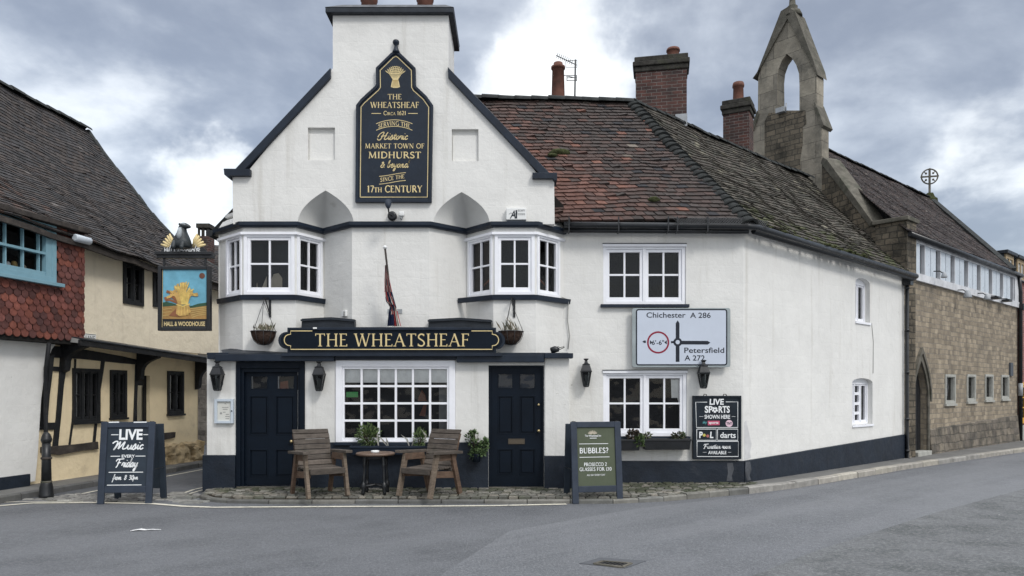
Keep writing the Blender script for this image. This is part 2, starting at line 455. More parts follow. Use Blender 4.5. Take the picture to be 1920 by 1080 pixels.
mat('table_wood', (0.14, 0.095, 0.07), 0.5, 0.45, n=(6, 0.25), bump=(20, 0.2, 0.004))
mat('coir', (0.055, 0.037, 0.030), 0.95, 0.1, n=(20, 0.45), bump=(50, 0.8, 0.012))
mat('soil', (0.03, 0.024, 0.018), 0.95, 0.1, n=(20, 0.4), bump=(40, 0.8, 0.02))
mat('leaf', (1, 1, 1), 0.6, 0.35, vcol=True, n=(10, 0.15))
mat('cloth_flag', (1, 1, 1), 0.85, 0.15, vcol=True, n=(10, 0.12))
mat('sett', (1, 1, 1), 0.7, 0.4, vcol=True, n=(9, 0.28), bump=[(30, 0.6, 0.01)], mottle=((0.05, 0.058, 0.028), 2.2, 0.5, 0.72, 0.55))
mat('kerb_stone', (1, 1, 1), 0.8, 0.3, vcol=True, n=(7, 0.22), bump=(30, 0.4, 0.006), dirt=((0.09, 0.085, 0.075), 3, 0.5, 0.75, 0.6))
mat('asphalt', (0.114, 0.120, 0.132), 0.74, 0.4, n=(0.55, 0.12), bump=[(60, 1.0, 0.02), (4, 0.3, 0.03)], mottle=((0.072, 0.077, 0.086), 0.9, 0.42, 0.66, 0.8),
    dirt=((0.25, 0.257, 0.267), 30, 0.44, 0.70, 0.55), lichen=((0.48, 0.48, 0.47), 9.5, 0.755), grain=True, lanes=((0.165, 0.172, 0.184), 0.45))
mat('asphalt_old', (0.138, 0.144, 0.150), 0.78, 0.35, n=(0.8, 0.18), bump=[(45, 1.0, 0.03)], mottle=((0.075, 0.082, 0.084), 1.4, 0.44, 0.66, 0.9),
    dirt=((0.29, 0.295, 0.295), 22, 0.44, 0.70, 0.6), lichen=((0.58, 0.58, 0.56), 6.0, 0.705), grain=True)
mat('asphalt_worn', (0.125, 0.132, 0.145), 0.74, 0.4, n=(0.7, 0.12), bump=[(60, 1.0, 0.02)], mottle=((0.100, 0.107, 0.118), 1.1, 0.42, 0.68, 0.85),
    dirt=((0.285, 0.29, 0.30), 30, 0.44, 0.70, 0.55), lichen=((0.5, 0.5, 0.49), 10, 0.775), grain=True, lanes=((0.19, 0.197, 0.21), 0.65))
mat('pavement', (0.15, 0.148, 0.142), 0.8, 0.3, n=(1.2, 0.15), bump=[(60, 0.5, 0.008)], dirt=((0.08, 0.078, 0.07), 2, 0.5, 0.75, 0.6))
mat('lane_asphalt', (0.085, 0.09, 0.10), 0.75, 0.35, n=(1.0, 0.15), bump=[(80, 0.6, 0.01)], dirt=((0.14, 0.145, 0.15), 25, 0.55, 0.78, 0.6))
mat('line_paint', (0.60, 0.57, 0.48), 0.7, 0.3, n=(5, 0.12), dirt=((0.20, 0.20, 0.195), 7, 0.52, 0.68, 0.75))
mat('litter_white', (0.7, 0.7, 0.7), 0.6, 0.3)
mat('slate', (0.07, 0.08, 0.095), 0.7, 0.35, n=(5, 0.2))
mat('yellow_paint', (0.62, 0.33, 0.03), 0.5, 0.4, n=(3, 0.1))
mat('ochre_paint', (0.36, 0.27, 0.16), 0.6, 0.3, n=(3, 0.1))
mat('clerestory_panel', (0.50, 0.55, 0.60), 0.35, 0.5, n=(2.5, 0.12))
mat('weathered_board', (0.55, 0.56, 0.58), 0.7, 0.3, n=(3, 0.2), streak=((0.25, 0.25, 0.25), 0.6))
mat('stone_frame', (0.36, 0.36, 0.33), 0.8, 0.25, n=(6, 0.15))
mat('badger_dark', (0.022, 0.028, 0.032), 0.5, 0.4, n=(20, 0.4), bump=(60, 0.4, 0.006))
mat('badger_pale', (0.30, 0.33, 0.35), 0.6, 0.3, n=(20, 0.3))


# ------------------------------------------------------------------ geometry helpers
def at(px, py, D):
    """The point at distance D that the photograph shows at pixel (px, py)."""
    return Vector(((px - CPX) / FPX * D, D, EYE + (HPY - py) / FPX * D))


def ground(px, py, z=0.0):
    D = (EYE - z) * FPX / (py - HPY)
    return Vector(((px - CPX) / FPX * D, D, z))


class Pl:
    """An upright plane: s runs along u, z is up, d stands out of the wall towards the street."""
    def __init__(self, p0, p1):
        self.o = Vector((p0[0], p0[1]))
        self.u = (Vector((p1[0], p1[1])) - self.o)
        self.len = self.u.length
        self.u.normalize()
        self.n = Vector((self.u.y, -self.u.x))

    def w(self, s, d, z):
        return Vector((self.o.x + self.u.x * s + self.n.x * d, self.o.y + self.u.y * s + self.n.y * d, z))

    def hit(self, px, py, d=0.0):
        k = (px - CPX) / FPX
        ox, oy = self.o.x + self.n.x * d, self.o.y + self.n.y * d
        s = (k * oy - ox) / (self.u.x - k * self.u.y)
        D = oy + self.u.y * s
        return s, EYE + (HPY - py) / FPX * D

    def pts(self, pxs, d=0.0):
        return [self.hit(x, y, d) for x, y in pxs]

    def rect(self, x0, y0, x1, y1, d=0.0):
        """s0, s1, z0, z1 of a pixel rectangle (heights read in its middle)."""
        s0, s1 = self.hit(x0, y0, d)[0], self.hit(x1, y0, d)[0]
        xm = (x0 + x1) / 2
        return s0, s1, self.hit(xm, y1, d)[1], self.hit(xm, y0, d)[1]


class MB:
    def __init__(self):
        self.v, self.f, self.c, self.sm = [], [], [], []
        self.col = (1, 1, 1)

    def face(self, idx, smooth=False):
        self.f.append(idx)
        self.c.append(self.col)
        self.sm.append(smooth)

    def add(self, pts):
        i = len(self.v)
        self.v.extend([Vector(p) for p in pts])
        return list(range(i, i + len(pts)))

    def quad(self, *pts):
        self.face(self.add(pts))

    def hexa(self, a, b):
        """a, b: two rings of points joined into a closed solid."""
        n = len(a)
        i, j = self.add(a), self.add(b)
        self.face(i[::-1])
        self.face(j)
        for k in range(n):
            m = (k + 1) % n
            self.face([i[k], i[m], j[m], j[k]])

    def box(self, pl, s0, s1, z0, z1, d0, d1):
        a = [pl.w(s0, d0, z0), pl.w(s1, d0, z0), pl.w(s1, d0, z1), pl.w(s0, d0, z1)]
        b = [pl.w(s0, d1, z0), pl.w(s1, d1, z0), pl.w(s1, d1, z1), pl.w(s0, d1, z1)]
        self.hexa(a, b)

    def wbox(self, x0, x1, y0, y1, z0, z1):
        self.hexa([(x0, y0, z0), (x1, y0, z0), (x1, y1, z0), (x0, y1, z0)], [(x0, y0, z1), (x1, y0, z1), (x1, y1, z1), (x0, y1, z1)])

    def bar(self, p, q, w, h, up=(0, 0, 1)):
        p, q = Vector(p), Vector(q)
        t = (q - p).normalized()
        s = t.cross(Vector(up))
        if s.length < 1e-4:
            s = t.cross(Vector((0, 1, 0)))
        s.normalize()
        r = s.cross(t).normalized()
        k = [(-1, -1), (1, -1), (1, 1), (-1, 1)]
        self.hexa([p + s * a * w / 2 + r * b * h / 2 for a, b in k], [q + s * a * w / 2 + r * b * h / 2 for a, b in k])

    def poly(self, pl, pts, d0, d1, holes=(), sides=True, back=True):
        """A flat shape (s, z) as a solid between d0 (back) and d1 (front)."""
        rings = [[(p[0], p[1]) for p in pts]] + [[(p[0], p[1]) for p in h] for h in holes]
        tris = tessellate_polygon([[Vector((p[0], p[1], 0)) for p in r] for r in rings])
        flat = [p for r in rings for p in r]
        fr = self.add([pl.w(p[0], d1, p[1]) for p in flat])
        for t in tris:
            self.face([fr[i] for i in t])
        if sides or back:
            bk = self.add([pl.w(p[0], d0, p[1]) for p in flat])
            if back:
                for t in tris:
                    self.face([bk[i] for i in t][::-1])
            o = 0
            for r in rings:
                n = len(r)
                for k in range(n):
                    m = (k + 1) % n
                    self.face([fr[o + k], bk[o + k], bk[o + m], fr[o + m]])
                o += n

    def wall(self, pl, s0, s1, z0, z1, holes, depth, d=0.0):
        """A wall with rectangular openings (s0, s1, z0, z1): front face, reveals."""
        ss = sorted({s0, s1, *[h[0] for h in holes], *[h[1] for h in holes]})
        zs = sorted({z0, z1, *[h[2] for h in holes], *[h[3] for h in holes]})
        ss = [x for x in ss if s0 - 1e-6 <= x <= s1 + 1e-6]
        zs = [x for x in zs if z0 - 1e-6 <= x <= z1 + 1e-6]
        grid = {(i, j): self.add([pl.w(s, d, z)])[0] for i, s in enumerate(ss) for j, z in enumerate(zs)}
        for i in range(len(ss) - 1):
            for j in range(len(zs) - 1):
                cs, cz = (ss[i] + ss[i + 1]) / 2, (zs[j] + zs[j + 1]) / 2
                if any(h[0] < cs < h[1] and h[2] < cz < h[3] for h in holes):
                    continue
                self.face([grid[i, j], grid[i + 1, j], grid[i + 1, j + 1], grid[i, j + 1]])
        for a, b, e, g in [*holes, (s0, s1, z0, z1)]:
            f = self.add([pl.w(a, d, e), pl.w(b, d, e), pl.w(b, d, g), pl.w(a, d, g)])
            k = self.add([pl.w(a, d - depth, e), pl.w(b, d - depth, e), pl.w(b, d - depth, g), pl.w(a, d - depth, g)])
            for i in range(4):
                self.face([f[i], f[(i + 1) % 4], k[(i + 1) % 4], k[i]])

    def ring(self, pl, s0, s1, z0, z1, w, d0, d1, wt=None, wb=None):
        wt, wb = w if wt is None else wt, w if wb is None else wb
        self.box(pl, s0, s0 + w, z0, z1, d0, d1)
        self.box(pl, s1 - w, s1, z0, z1, d0, d1)
        self.box(pl, s0 + w, s1 - w, z1 - wt, z1, d0, d1 - 0.001)
        self.box(pl, s0 + w, s1 - w, z0, z0 + wb, d0, d1 - 0.001)

    def tube(self, path, r, n=8, caps=True, smooth=True):
        path = [Vector(p) for p in path]
        rs = r if isinstance(r, (list, tuple)) else [r] * len(path)
        rings = []
        prev = None
        for i, p in enumerate(path):
            t = (path[min(i + 1, len(path) - 1)] - path[max(i - 1, 0)]).normalized()
            if prev is None:
                a = t.cross(Vector((0, 0, 1)))
                if a.length < 1e-3:
                    a = t.cross(Vector((1, 0, 0)))
                a.normalize()
            else:
                a = (prev - t * prev.dot(t)).normalized()
            prev = a
            b = t.cross(a)
            rings.append(self.add([p + (a * math.cos(2 * math.pi * k / n) + b * math.sin(2 * math.pi * k / n)) * rs[i] for k in range(n)]))
        for i in range(len(rings) - 1):
            for k in range(n):
                m = (k + 1) % n
                self.face([rings[i][k], rings[i][m], rings[i + 1][m], rings[i + 1][k]], smooth)
        if caps:
            self.face(rings[0][::-1])
            self.face(rings[-1])

    def lathe(self, c, prof, n=16, smooth=True, rot=0.0, sx=1.0, sy=1.0):
        c = Vector(c)
        rings = [self.add([c + Vector((math.cos(rot + 2 * math.pi * k / n) * r * sx, math.sin(rot + 2 * math.pi * k / n) * r * sy, z)) for k in range(n)]) for r, z in prof]
        for i in range(len(rings) - 1):
            for k in range(n):
                m = (k + 1) % n
                self.face([rings[i][k], rings[i][m], rings[i + 1][m], rings[i + 1][k]], smooth)
        self.face(rings[0][::-1])
        self.face(rings[-1])

    def blob(self, c, rad, n=10, m=7, jit=0.0, rng=random, axis=None):
        c = Vector(c)
        R = axis.to_matrix() if axis else Matrix.Identity(3)
        rings = []
        for i in range(1, m):
            th = math.pi * i / m
            rings.append(self.add([c + R @ Vector((rad[0] * math.sin(th) * math.cos(2 * math.pi * k / n) * (1 + rng.uniform(-jit, jit)),
                                                  rad[1] * math.sin(th) * math.sin(2 * math.pi * k / n) * (1 + rng.uniform(-jit, jit)), rad[2] * math.cos(th))) for k in range(n)]))
        top, bot = self.add([c + R @ Vector((0, 0, rad[2]))])[0], self.add([c + R @ Vector((0, 0, -rad[2]))])[0]
        for k in range(n):
            q = (k + 1) % n
            self.face([top, rings[0][k], rings[0][q]], True)
            self.face([bot, rings[-1][q], rings[-1][k]], True)
            for i in range(len(rings) - 1):
                self.face([rings[i][k], rings[i + 1][k], rings[i + 1][q], rings[i][q]], True)

    def sweep(self, line, prof, closed=True):
        """Sweep a (d, z) profile along a plan polyline with mitred corners; d points to the right-hand street side."""
        P = [Vector((p[0], p[1])) for p in line]
        offs = []
        for i in range(len(P)):
            ns = []
            for a, b in ((i - 1, i), (i, i + 1)):
                if a >= 0 and b < len(P):
                    u = (P[b] - P[a]).normalized()
                    ns.append(Vector((u.y, -u.x)))
            m = ns[0] if len(ns) == 1 else (ns[0] + ns[1])
            if len(ns) == 2:
                m = m / (1 + ns[0].dot(ns[1]))
            offs.append(m)
        rings = [self.add([(P[i].x + offs[i].x * d, P[i].y + offs[i].y * d, z) for d, z in prof]) for i in range(len(P))]
        n = len(prof)
        for i in range(len(P) - 1):
            for k in range(n if closed else n - 1):
                m = (k + 1) % n
                self.face([rings[i][k], rings[i + 1][k], rings[i + 1][m], rings[i][m]])
        if closed:
            self.face(rings[0][::-1])
            self.face(rings[-1])

    def leaves(self, c, rad, count, size, rng, cols, up=0.4, shell=0.35, aspect=0.45):
        c = Vector(c)
        for _ in range(count):
            while True:
                p = Vector((rng.uniform(-1, 1), rng.uniform(-1, 1), rng.uniform(-1, 1)))
                if shell < p.length < 1:
                    break
            p = Vector((p.x * rad[0], p.y * rad[1], p.z * rad[2]))
            self.leaf(c + p, (p.normalized() + Vector((rng.uniform(-.7, .7), rng.uniform(-.7, .7), rng.uniform(-.5, .7) + up))), size * rng.uniform(0.6, 1.3), rng, rng.choice(cols), aspect)

    def leaf(self, p, t, size, rng, col, aspect=0.45):
        t = Vector(t).normalized()
        s = t.cross(Vector((rng.uniform(-1, 1), rng.uniform(-1, 1), rng.uniform(-1, 1))))
        if s.length < 1e-3:
            return
        s.normalize()
        nn = s.cross(t)
        k = rng.uniform(0.75, 1.25)
        self.col = tuple(x * k for x in col)
        i = self.add([p, p + t * size * 0.5 + s * size * aspect * 0.5 + nn * size * 0.06, p + t * size - nn * size * 0.1, p + t * size * 0.5 - s * size * aspect * 0.5 + nn * size * 0.06])
        self.face(i, False)
        self.col = (1, 1, 1)

    def build(self, name, material, parent=None, recalc=True, bevel=0.0, smooth_all=None, subsurf=0):
        me = bpy.data.meshes.new(name)
        org = Vector((0, 0, 0))
        p = parent
        while p is not None:
            org += p.location
            p = p.parent
        me.from_pydata([tuple(x - org) for x in self.v], [], self.f)
        if recalc:
            bm = bmesh.new()
            bm.from_mesh(me)
            bmesh.ops.recalc_face_normals(bm, faces=bm.faces)
            bm.to_mesh(me)
            bm.free()
        me.uv_layers.new(name='UVMap')
        me.color_attributes.new('Col', 'FLOAT_COLOR', 'CORNER')
        uvd, cad = [], []
        for pi, poly in enumerate(me.polygons):
            nrm = poly.normal
            poly.use_smooth = self.sm[pi] if smooth_all is None else smooth_all
            if abs(nrm.z) < 0.75:
                t = Vector((-nrm.y, nrm.x, 0))
                t.normalize()
                up = nrm.cross(t)
            else:
                t, up = Vector((1, 0, 0)), Vector((0, 1, 0))
            c = self.c[pi]
            for li in poly.loop_indices:
                co = me.vertices[me.loops[li].vertex_index].co + org
                if abs(nrm.z) < 0.75:
                    uvd.extend((co.dot(t), co.z if abs(nrm.z) < 0.3 else co.dot(up)))
                else:
                    uvd.extend((co.x, co.y))
                cad.extend((c[0], c[1], c[2], 1.0))
        me.uv_layers['UVMap'].data.foreach_set('uv', uvd)
        me.color_attributes['Col'].data.foreach_set('color', cad)
        me.materials.append(MATS[material])
        o = bpy.data.objects.new(name, me)
        COL.objects.link(o)
        if parent is not None:
            o.parent = parent
        if bevel:
            b = o.modifiers.new('bevel', 'BEVEL')
            b.width, b.segments, b.limit_method, b.angle_limit = bevel, 2, 'ANGLE', math.radians(40)
        if subsurf:
            s = o.modifiers.new('subsurf', 'SUBSURF')
            s.levels = s.render_levels = subsurf
        return o


def tag(o, label=None, cat=None, group=None, kind=None):
    for k, v in (('label', label), ('category', cat), ('group', group), ('kind', kind)):
        if v:
            o[k] = v
    return o


def thing(name, label, cat, loc, group=None):
    o = bpy.data.objects.new(name, None)
    o.empty_display_size = 0.2
    o.location = loc
    COL.objects.link(o)
    return tag(o, label, cat, group)


def copy_tree(o, parent=None):
    c = o.copy()
    COL.objects.link(c)
    c.parent = parent
    for ch in list(o.children):
        copy_tree(ch, c)
    return c


# ------------------------------------------------------------------ lettering
def arc(cx, cy, rx, ry, a0, a1, n=9):
    return [(cx + rx * math.cos(math.radians(a0 + (a1 - a0) * i / (n - 1))), cy + ry * math.sin(math.radians(a0 + (a1 - a0) * i / (n - 1)))) for i in range(n)]


T, H = 0.135, 0.06          # thick and thin strokes of the roman capitals, in cap heights
ROMAN = {   # advance, strokes (width, points), serifs (x, y, half length)
    'A': (.80, [(H, [(.08, 0), (.40, 1)]), (T, [(.385, 1), (.70, 0)]), (H, [(.20, .36), (.58, .36)])], [(.08, 0, .10), (.70, 0, .11)]),
    'B': (.66, [(T, [(.14, 0), (.14, 1)]), (.095, [(.14, .97), (.34, .97), *arc(.34, .755, .18, .215, 90, -90, 7), (.14, .53)]), (.105, [(.34, .53), *arc(.36, .28, .23, .25, 90, -90, 7), (.14, .03)])], [(.12, 0, .10), (.12, 1, .10)]),
    'C': (.78, [(.11, arc(.46, .5, .36, .49, 42, 318, 17)), (H, [(.735, .98), (.735, .78)])], []),
    'D': (.82, [(T, [(.15, 0), (.15, 1)]), (.10, [(.15, .97), (.34, .97), *arc(.34, .5, .38, .47, 90, -90, 11), (.15, .03)])], [(.13, 0, .10), (.13, 1, .10)]),
    'E': (.60, [(T, [(.14, 0), (.14, 1)]), (H, [(.14, .97), (.50, .97)]), (H, [(.14, .52), (.43, .52)]), (H, [(.14, .03), (.53, .03)]), (H, [(.50, 1), (.50, .83)]), (H, [(.53, 0), (.53, .18)])], [(.12, 0, .10), (.12, 1, .10)]),
    'F': (.57, [(T, [(.14, 0), (.14, 1)]), (H, [(.14, .97), (.50, .97)]), (H, [(.14, .52), (.43, .52)]), (H, [(.50, 1), (.50, .82)]), (H, [(.43, .60), (.43, .44)])], [(.14, 0, .12), (.12, 1, .10)]),
    'G': (.84, [(.11, arc(.46, .5, .36, .49, 42, 300, 16)), (T, [(.72, .0), (.72, .40)])], [(.70, .42, .11)]),
    'H': (.84, [(T, [(.16, 0), (.16, 1)]), (T, [(.68, 0), (.68, 1)]), (H, [(.16, .52), (.68, .52)])], [(.16, 0, .12), (.16, 1, .12), (.68, 0, .12), (.68, 1, .12)]),
    'I': (.36, [(T, [(.18, 0), (.18, 1)])], [(.18, 0, .12), (.18, 1, .12)]),
    'K': (.74, [(T, [(.15, 0), (.15, 1)]), (H, [(.17, .45), (.58, 1)]), (T, [(.30, .58), (.66, 0)])], [(.15, 0, .12), (.15, 1, .12), (.58, 1, .10), (.67, 0, .10)]),
    'L': (.60, [(T, [(.14, 0), (.14, 1)]), (H, [(.14, .03), (.54, .03)]), (H, [(.54, 0), (.54, .2)])], [(.14, 1, .12), (.12, 0, .10)]),
    'M': (1.0, [(H, [(.14, 0), (.18, 1)]), (T, [(.18, 1), (.49, .06)]), (H, [(.50, .06), (.80, 1)]), (T, [(.80, 1), (.85, 0)])], [(.14, 0, .10), (.85, 0, .12), (.14, 1, .08), (.84, 1, .08)]),
    'N': (.86, [(H, [(.15, 0), (.15, 1)]), (T, [(.15, .98), (.70, .02)]), (H, [(.70, 0), (.70, 1)])], [(.15, 0, .10), (.12, 1, .09), (.70, 1, .10)]),
    'O': (.90, [(.105, arc(.45, .5, .37, .48, 90, 450, 23))], []),
    'P': (.62, [(T, [(.14, 0), (.14, 1)]), (.10, [(.14, .97), (.32, .97), *arc(.32, .72, .22, .25, 90, -90, 8), (.14, .47)])], [(.14, 0, .12), (.12, 1, .10)]),
    'R': (.74, [(T, [(.14, 0), (.14, 1)]), (.10, [(.14, .97), (.32, .97), *arc(.32, .74, .20, .23, 90, -90, 8), (.14, .51)]), (T, [(.34, .50), (.66, .02)])], [(.14, 0, .12), (.12, 1, .10), (.69, 0, .08)]),
    'S': (.56, [(.115, [*arc(.29, .745, .19, .215, 35, 215, 9), (.20, .58), (.38, .44), *arc(.27, .245, .21, .215, 35, -145, 9)]), (H, [(.455, .97), (.455, .80)]), (H, [(.075, .03), (.075, .22)])], []),
    'T': (.70, [(T, [(.35, 0), (.35, 1)]), (H, [(.05, .97), (.65, .97)]), (H, [(.05, 1), (.05, .82)]), (H, [(.65, 1), (.65, .82)])], [(.35, 0, .13)]),
    'U': (.82, [(T, [(.16, 1), (.16, .34), *arc(.40, .30, .24, .29, 180, 270, 6)]), (H, [*arc(.40, .30, .27, .29, 270, 360, 6), (.67, 1)])], [(.16, 1, .12), (.67, 1, .10)]),
    'V': (.76, [(T, [(.09, 1), (.38, 0)]), (H, [(.385, 0), (.67, 1)])], [(.09, 1, .11), (.67, 1, .10)]),
    'W': (1.1, [(T, [(.09, 1), (.33, 0)]), (H, [(.335, 0), (.55, .95)]), (T, [(.53, .98), (.78, 0)]), (H, [(.785, 0), (1.02, 1)])], [(.09, 1, .11), (.53, 1, .12), (1.02, 1, .09)]),
    'Y': (.72, [(T, [(.09, 1), (.35, .48)]), (H, [(.36, .48), (.62, 1)]), (T, [(.355, .5), (.355, 0)])], [(.09, 1, .10), (.62, 1, .09), (.355, 0, .12)]),
    '&': (.86, [(.09, [(.78, .52), (.55, .12), (.30, .02), (.10, .15), (.12, .38), (.44, .66), (.46, .86), (.32, .98), (.18, .84), (.26, .62), (.78, 0)])], []),
    '0': (.62, [(.11, arc(.31, .5, .22, .48, 90, 450, 19))], []),
    '1': (.40, [(T, [(.20, 0), (.20, 1)]), (H, [(.20, .98), (.06, .84)])], [(.20, 0, .13)]),
    '2': (.58, [(.11, [*arc(.28, .70, .20, .27, 160, -20, 9), (.08, .06)]), (.10, [(.06, .05), (.54, .05)])], []),
    '6': (.60, [(.11, [(.48, .95), (.28, .86), (.13, .62), (.09, .35)]), (.11, arc(.30, .30, .21, .28, 90, 450, 15))], []),
    '7': (.54, [(.09, [(.06, .95), (.50, .95)]), (.11, [(.50, .95), (.20, 0)])], []),
    '?': (.50, [(.11, [*arc(.24, .74, .18, .24, 165, -50, 9), (.24, .40), (.24, .26)]), (.13, [(.24, 0), (.24, .13)])], []),
    '£': (.60, [(.10, [(.48, .82), (.38, .97), (.24, .92), (.20, .72), (.24, .40), (.20, .12), (.06, .05)]), (.09, [(.06, .05), (.55, .05)]), (H, [(.08, .50), (.42, .50)])], []),
    ' ': (.34, [], []),
}
SCRIPT = {  # advance, polylines (x height 1)
    'M': (2.2, [[(-.5, 1.3), (-.1, 1.75), (.35, 1.7), (.25, .8), (.0, 0), (.1, .1), (.7, 1.5), (.85, 1.6), (.8, .8), (.75, .1), (1.2, .9), (1.55, 1.6), (1.65, 1.5), (1.5, .5), (1.65, .05), (2.2, .3)]]),
    'F': (1.3, [[(-.35, 1.25), (-.1, 1.7), (.5, 1.75), (1.5, 1.85)], [(.45, 1.75), (.35, 1.0), (.15, .1), (-.1, -.1)], [(.05, .85), (.5, .95), (.95, 1.0)]]),
    'H': (1.7, [[(-.6, .6), (-.3, 1.4), (.3, 1.9), (.6, 1.8), (.4, .9), (.1, 0), (-.4, -.1), (-.6, .25)], [(1.5, 1.9), (1.2, 1.3), (.95, .3), (1.15, 0), (1.7, .3)], [(.1, .85), (.7, .95), (1.4, 1.0)]]),
    'u': (1.05, [[(0, .3), (.2, .95), (.2, .3), (.35, .02), (.6, .2), (.82, .95), (.78, .25), (.9, .02), (1.05, .3)]]),
    's': (.75, [[(0, .3), (.38, 1.2), (.5, .6), (.45, .1), (.2, -.05), (.05, .15)], [(.42, .05), (.75, .3)]]),
    'i': (.5, [[(0, .3), (.2, .95), (.17, .25), (.3, .02), (.5, .3)], [(.3, 1.45), (.36, 1.55)]]),
    'c': (.7, [[(.6, .8), (.4, 1.0), (.12, .7), (.12, .25), (.3, 0), (.7, .3)]]),
    'r': (.7, [[(0, .3), (.2, 1.0), (.3, .9), (.55, .95), (.5, .3), (.62, .05), (.7, .3)]]),
    'd': (.95, [[(.65, .85), (.35, 1.0), (.08, .5), (.2, 0), (.5, .25), (.8, 1.1), (.95, 2.0), (.8, 1.2), (.7, .2), (.8, .02), (.95, .3)]]),
    'a': (.85, [[(.6, .85), (.35, 1.0), (.08, .5), (.2, 0), (.45, .25), (.65, .95), (.6, .2), (.7, .02), (.85, .3)]]),
    'y': (.9, [[(0, .3), (.18, .95), (.2, .35), (.35, .1), (.6, .35), (.8, 1.0), (.65, .0), (.45, -.8), (.2, -.85), (.25, -.45), (.9, .3)]]),
    't': (.6, [[(0, .3), (.3, 1.2), (.4, 1.6), (.25, .4), (.35, .02), (.6, .3)], [(.05, 1.1), (.65, 1.15)]]),
    'o': (.8, [[(.35, 1.0), (.1, .6), (.15, .12), (.4, .02), (.6, .45), (.5, .9), (.3, .95), (.5, .75), (.8, .8)]]),
    'b': (.8, [[(0, .3), (.35, 1.4), (.4, 1.95), (.2, 1.5), (.12, .3), (.3, .0), (.55, .3), (.5, .8), (.3, .85), (.55, .75), (.8, .75)]]),
    'e': (.65, [[(0, .3), (.35, .55), (.48, .85), (.32, 1.0), (.13, .65), (.18, .15), (.35, 0), (.65, .3)]]),
    'n': (1.0, [[(0, .3), (.15, .95), (.12, 0), (.4, .85), (.58, .9), (.58, .2), (.7, .02), (1.0, .3)]]),
    'm': (1.4, [[(0, .3), (.15, .95), (.12, 0), (.4, .85), (.55, .9), (.52, 0), (.8, .85), (.97, .9), (.97, .2), (1.1, .02), (1.4, .3)]]),
    'f': (.6, [[(0, .3), (.35, 1.2), (.45, 1.85), (.3, 1.8), (.2, .6), (.05, -.8), (.2, -.5), (.3, .2), (.6, .3)]]),
    'p': (.9, [[(0, .3), (.2, 1.0), (.1, -.8)], [(.15, .6), (.4, .98), (.62, .65), (.5, .15), (.2, .1), (.9, .3)]]),
    '&': (1.0, [[(.85, .9), (.6, .2), (.3, 0), (.05, .25), (.15, .65), (.5, .95), (.5, 1.4), (.3, 1.4), (.25, 1.1), (.9, .0)]]),
    '8': (.8, [[(.55, 1.4), (.3, 1.55), (.15, 1.2), (.55, .7), (.6, .3), (.35, 0), (.12, .3), (.3, .75), (.6, 1.2), (.55, 1.4)]]),
    '3': (.7, [[(.1, 1.35), (.35, 1.55), (.55, 1.2), (.25, .85), (.6, .5), (.45, .05), (.1, .1)]]),
    '0': (.75, [[(.35, 1.55), (.12, .9), (.2, .1), (.45, .05), (.62, .8), (.5, 1.45), (.35, 1.55)]]),
    ' ': (.6, []),
}


def catmull(pts, n=5):
    if len(pts) < 3:
        return pts
    out = []
    P = [pts[0], *pts, pts[-1]]
    for i in range(1, len(P) - 2):
        p0, p1, p2, p3 = [Vector(P[i + k]) for k in (-1, 0, 1, 2)]
        for k in range(n):
            t = k / n
            out.append(tuple(0.5 * ((2 * p1) + (-p0 + p2) * t + (2 * p0 - 5 * p1 + 4 * p2 - p3) * t * t + (-p0 + 3 * p1 - 3 * p2 + p3) * t ** 3)))
    out.append(tuple(pts[-1]))
    return out


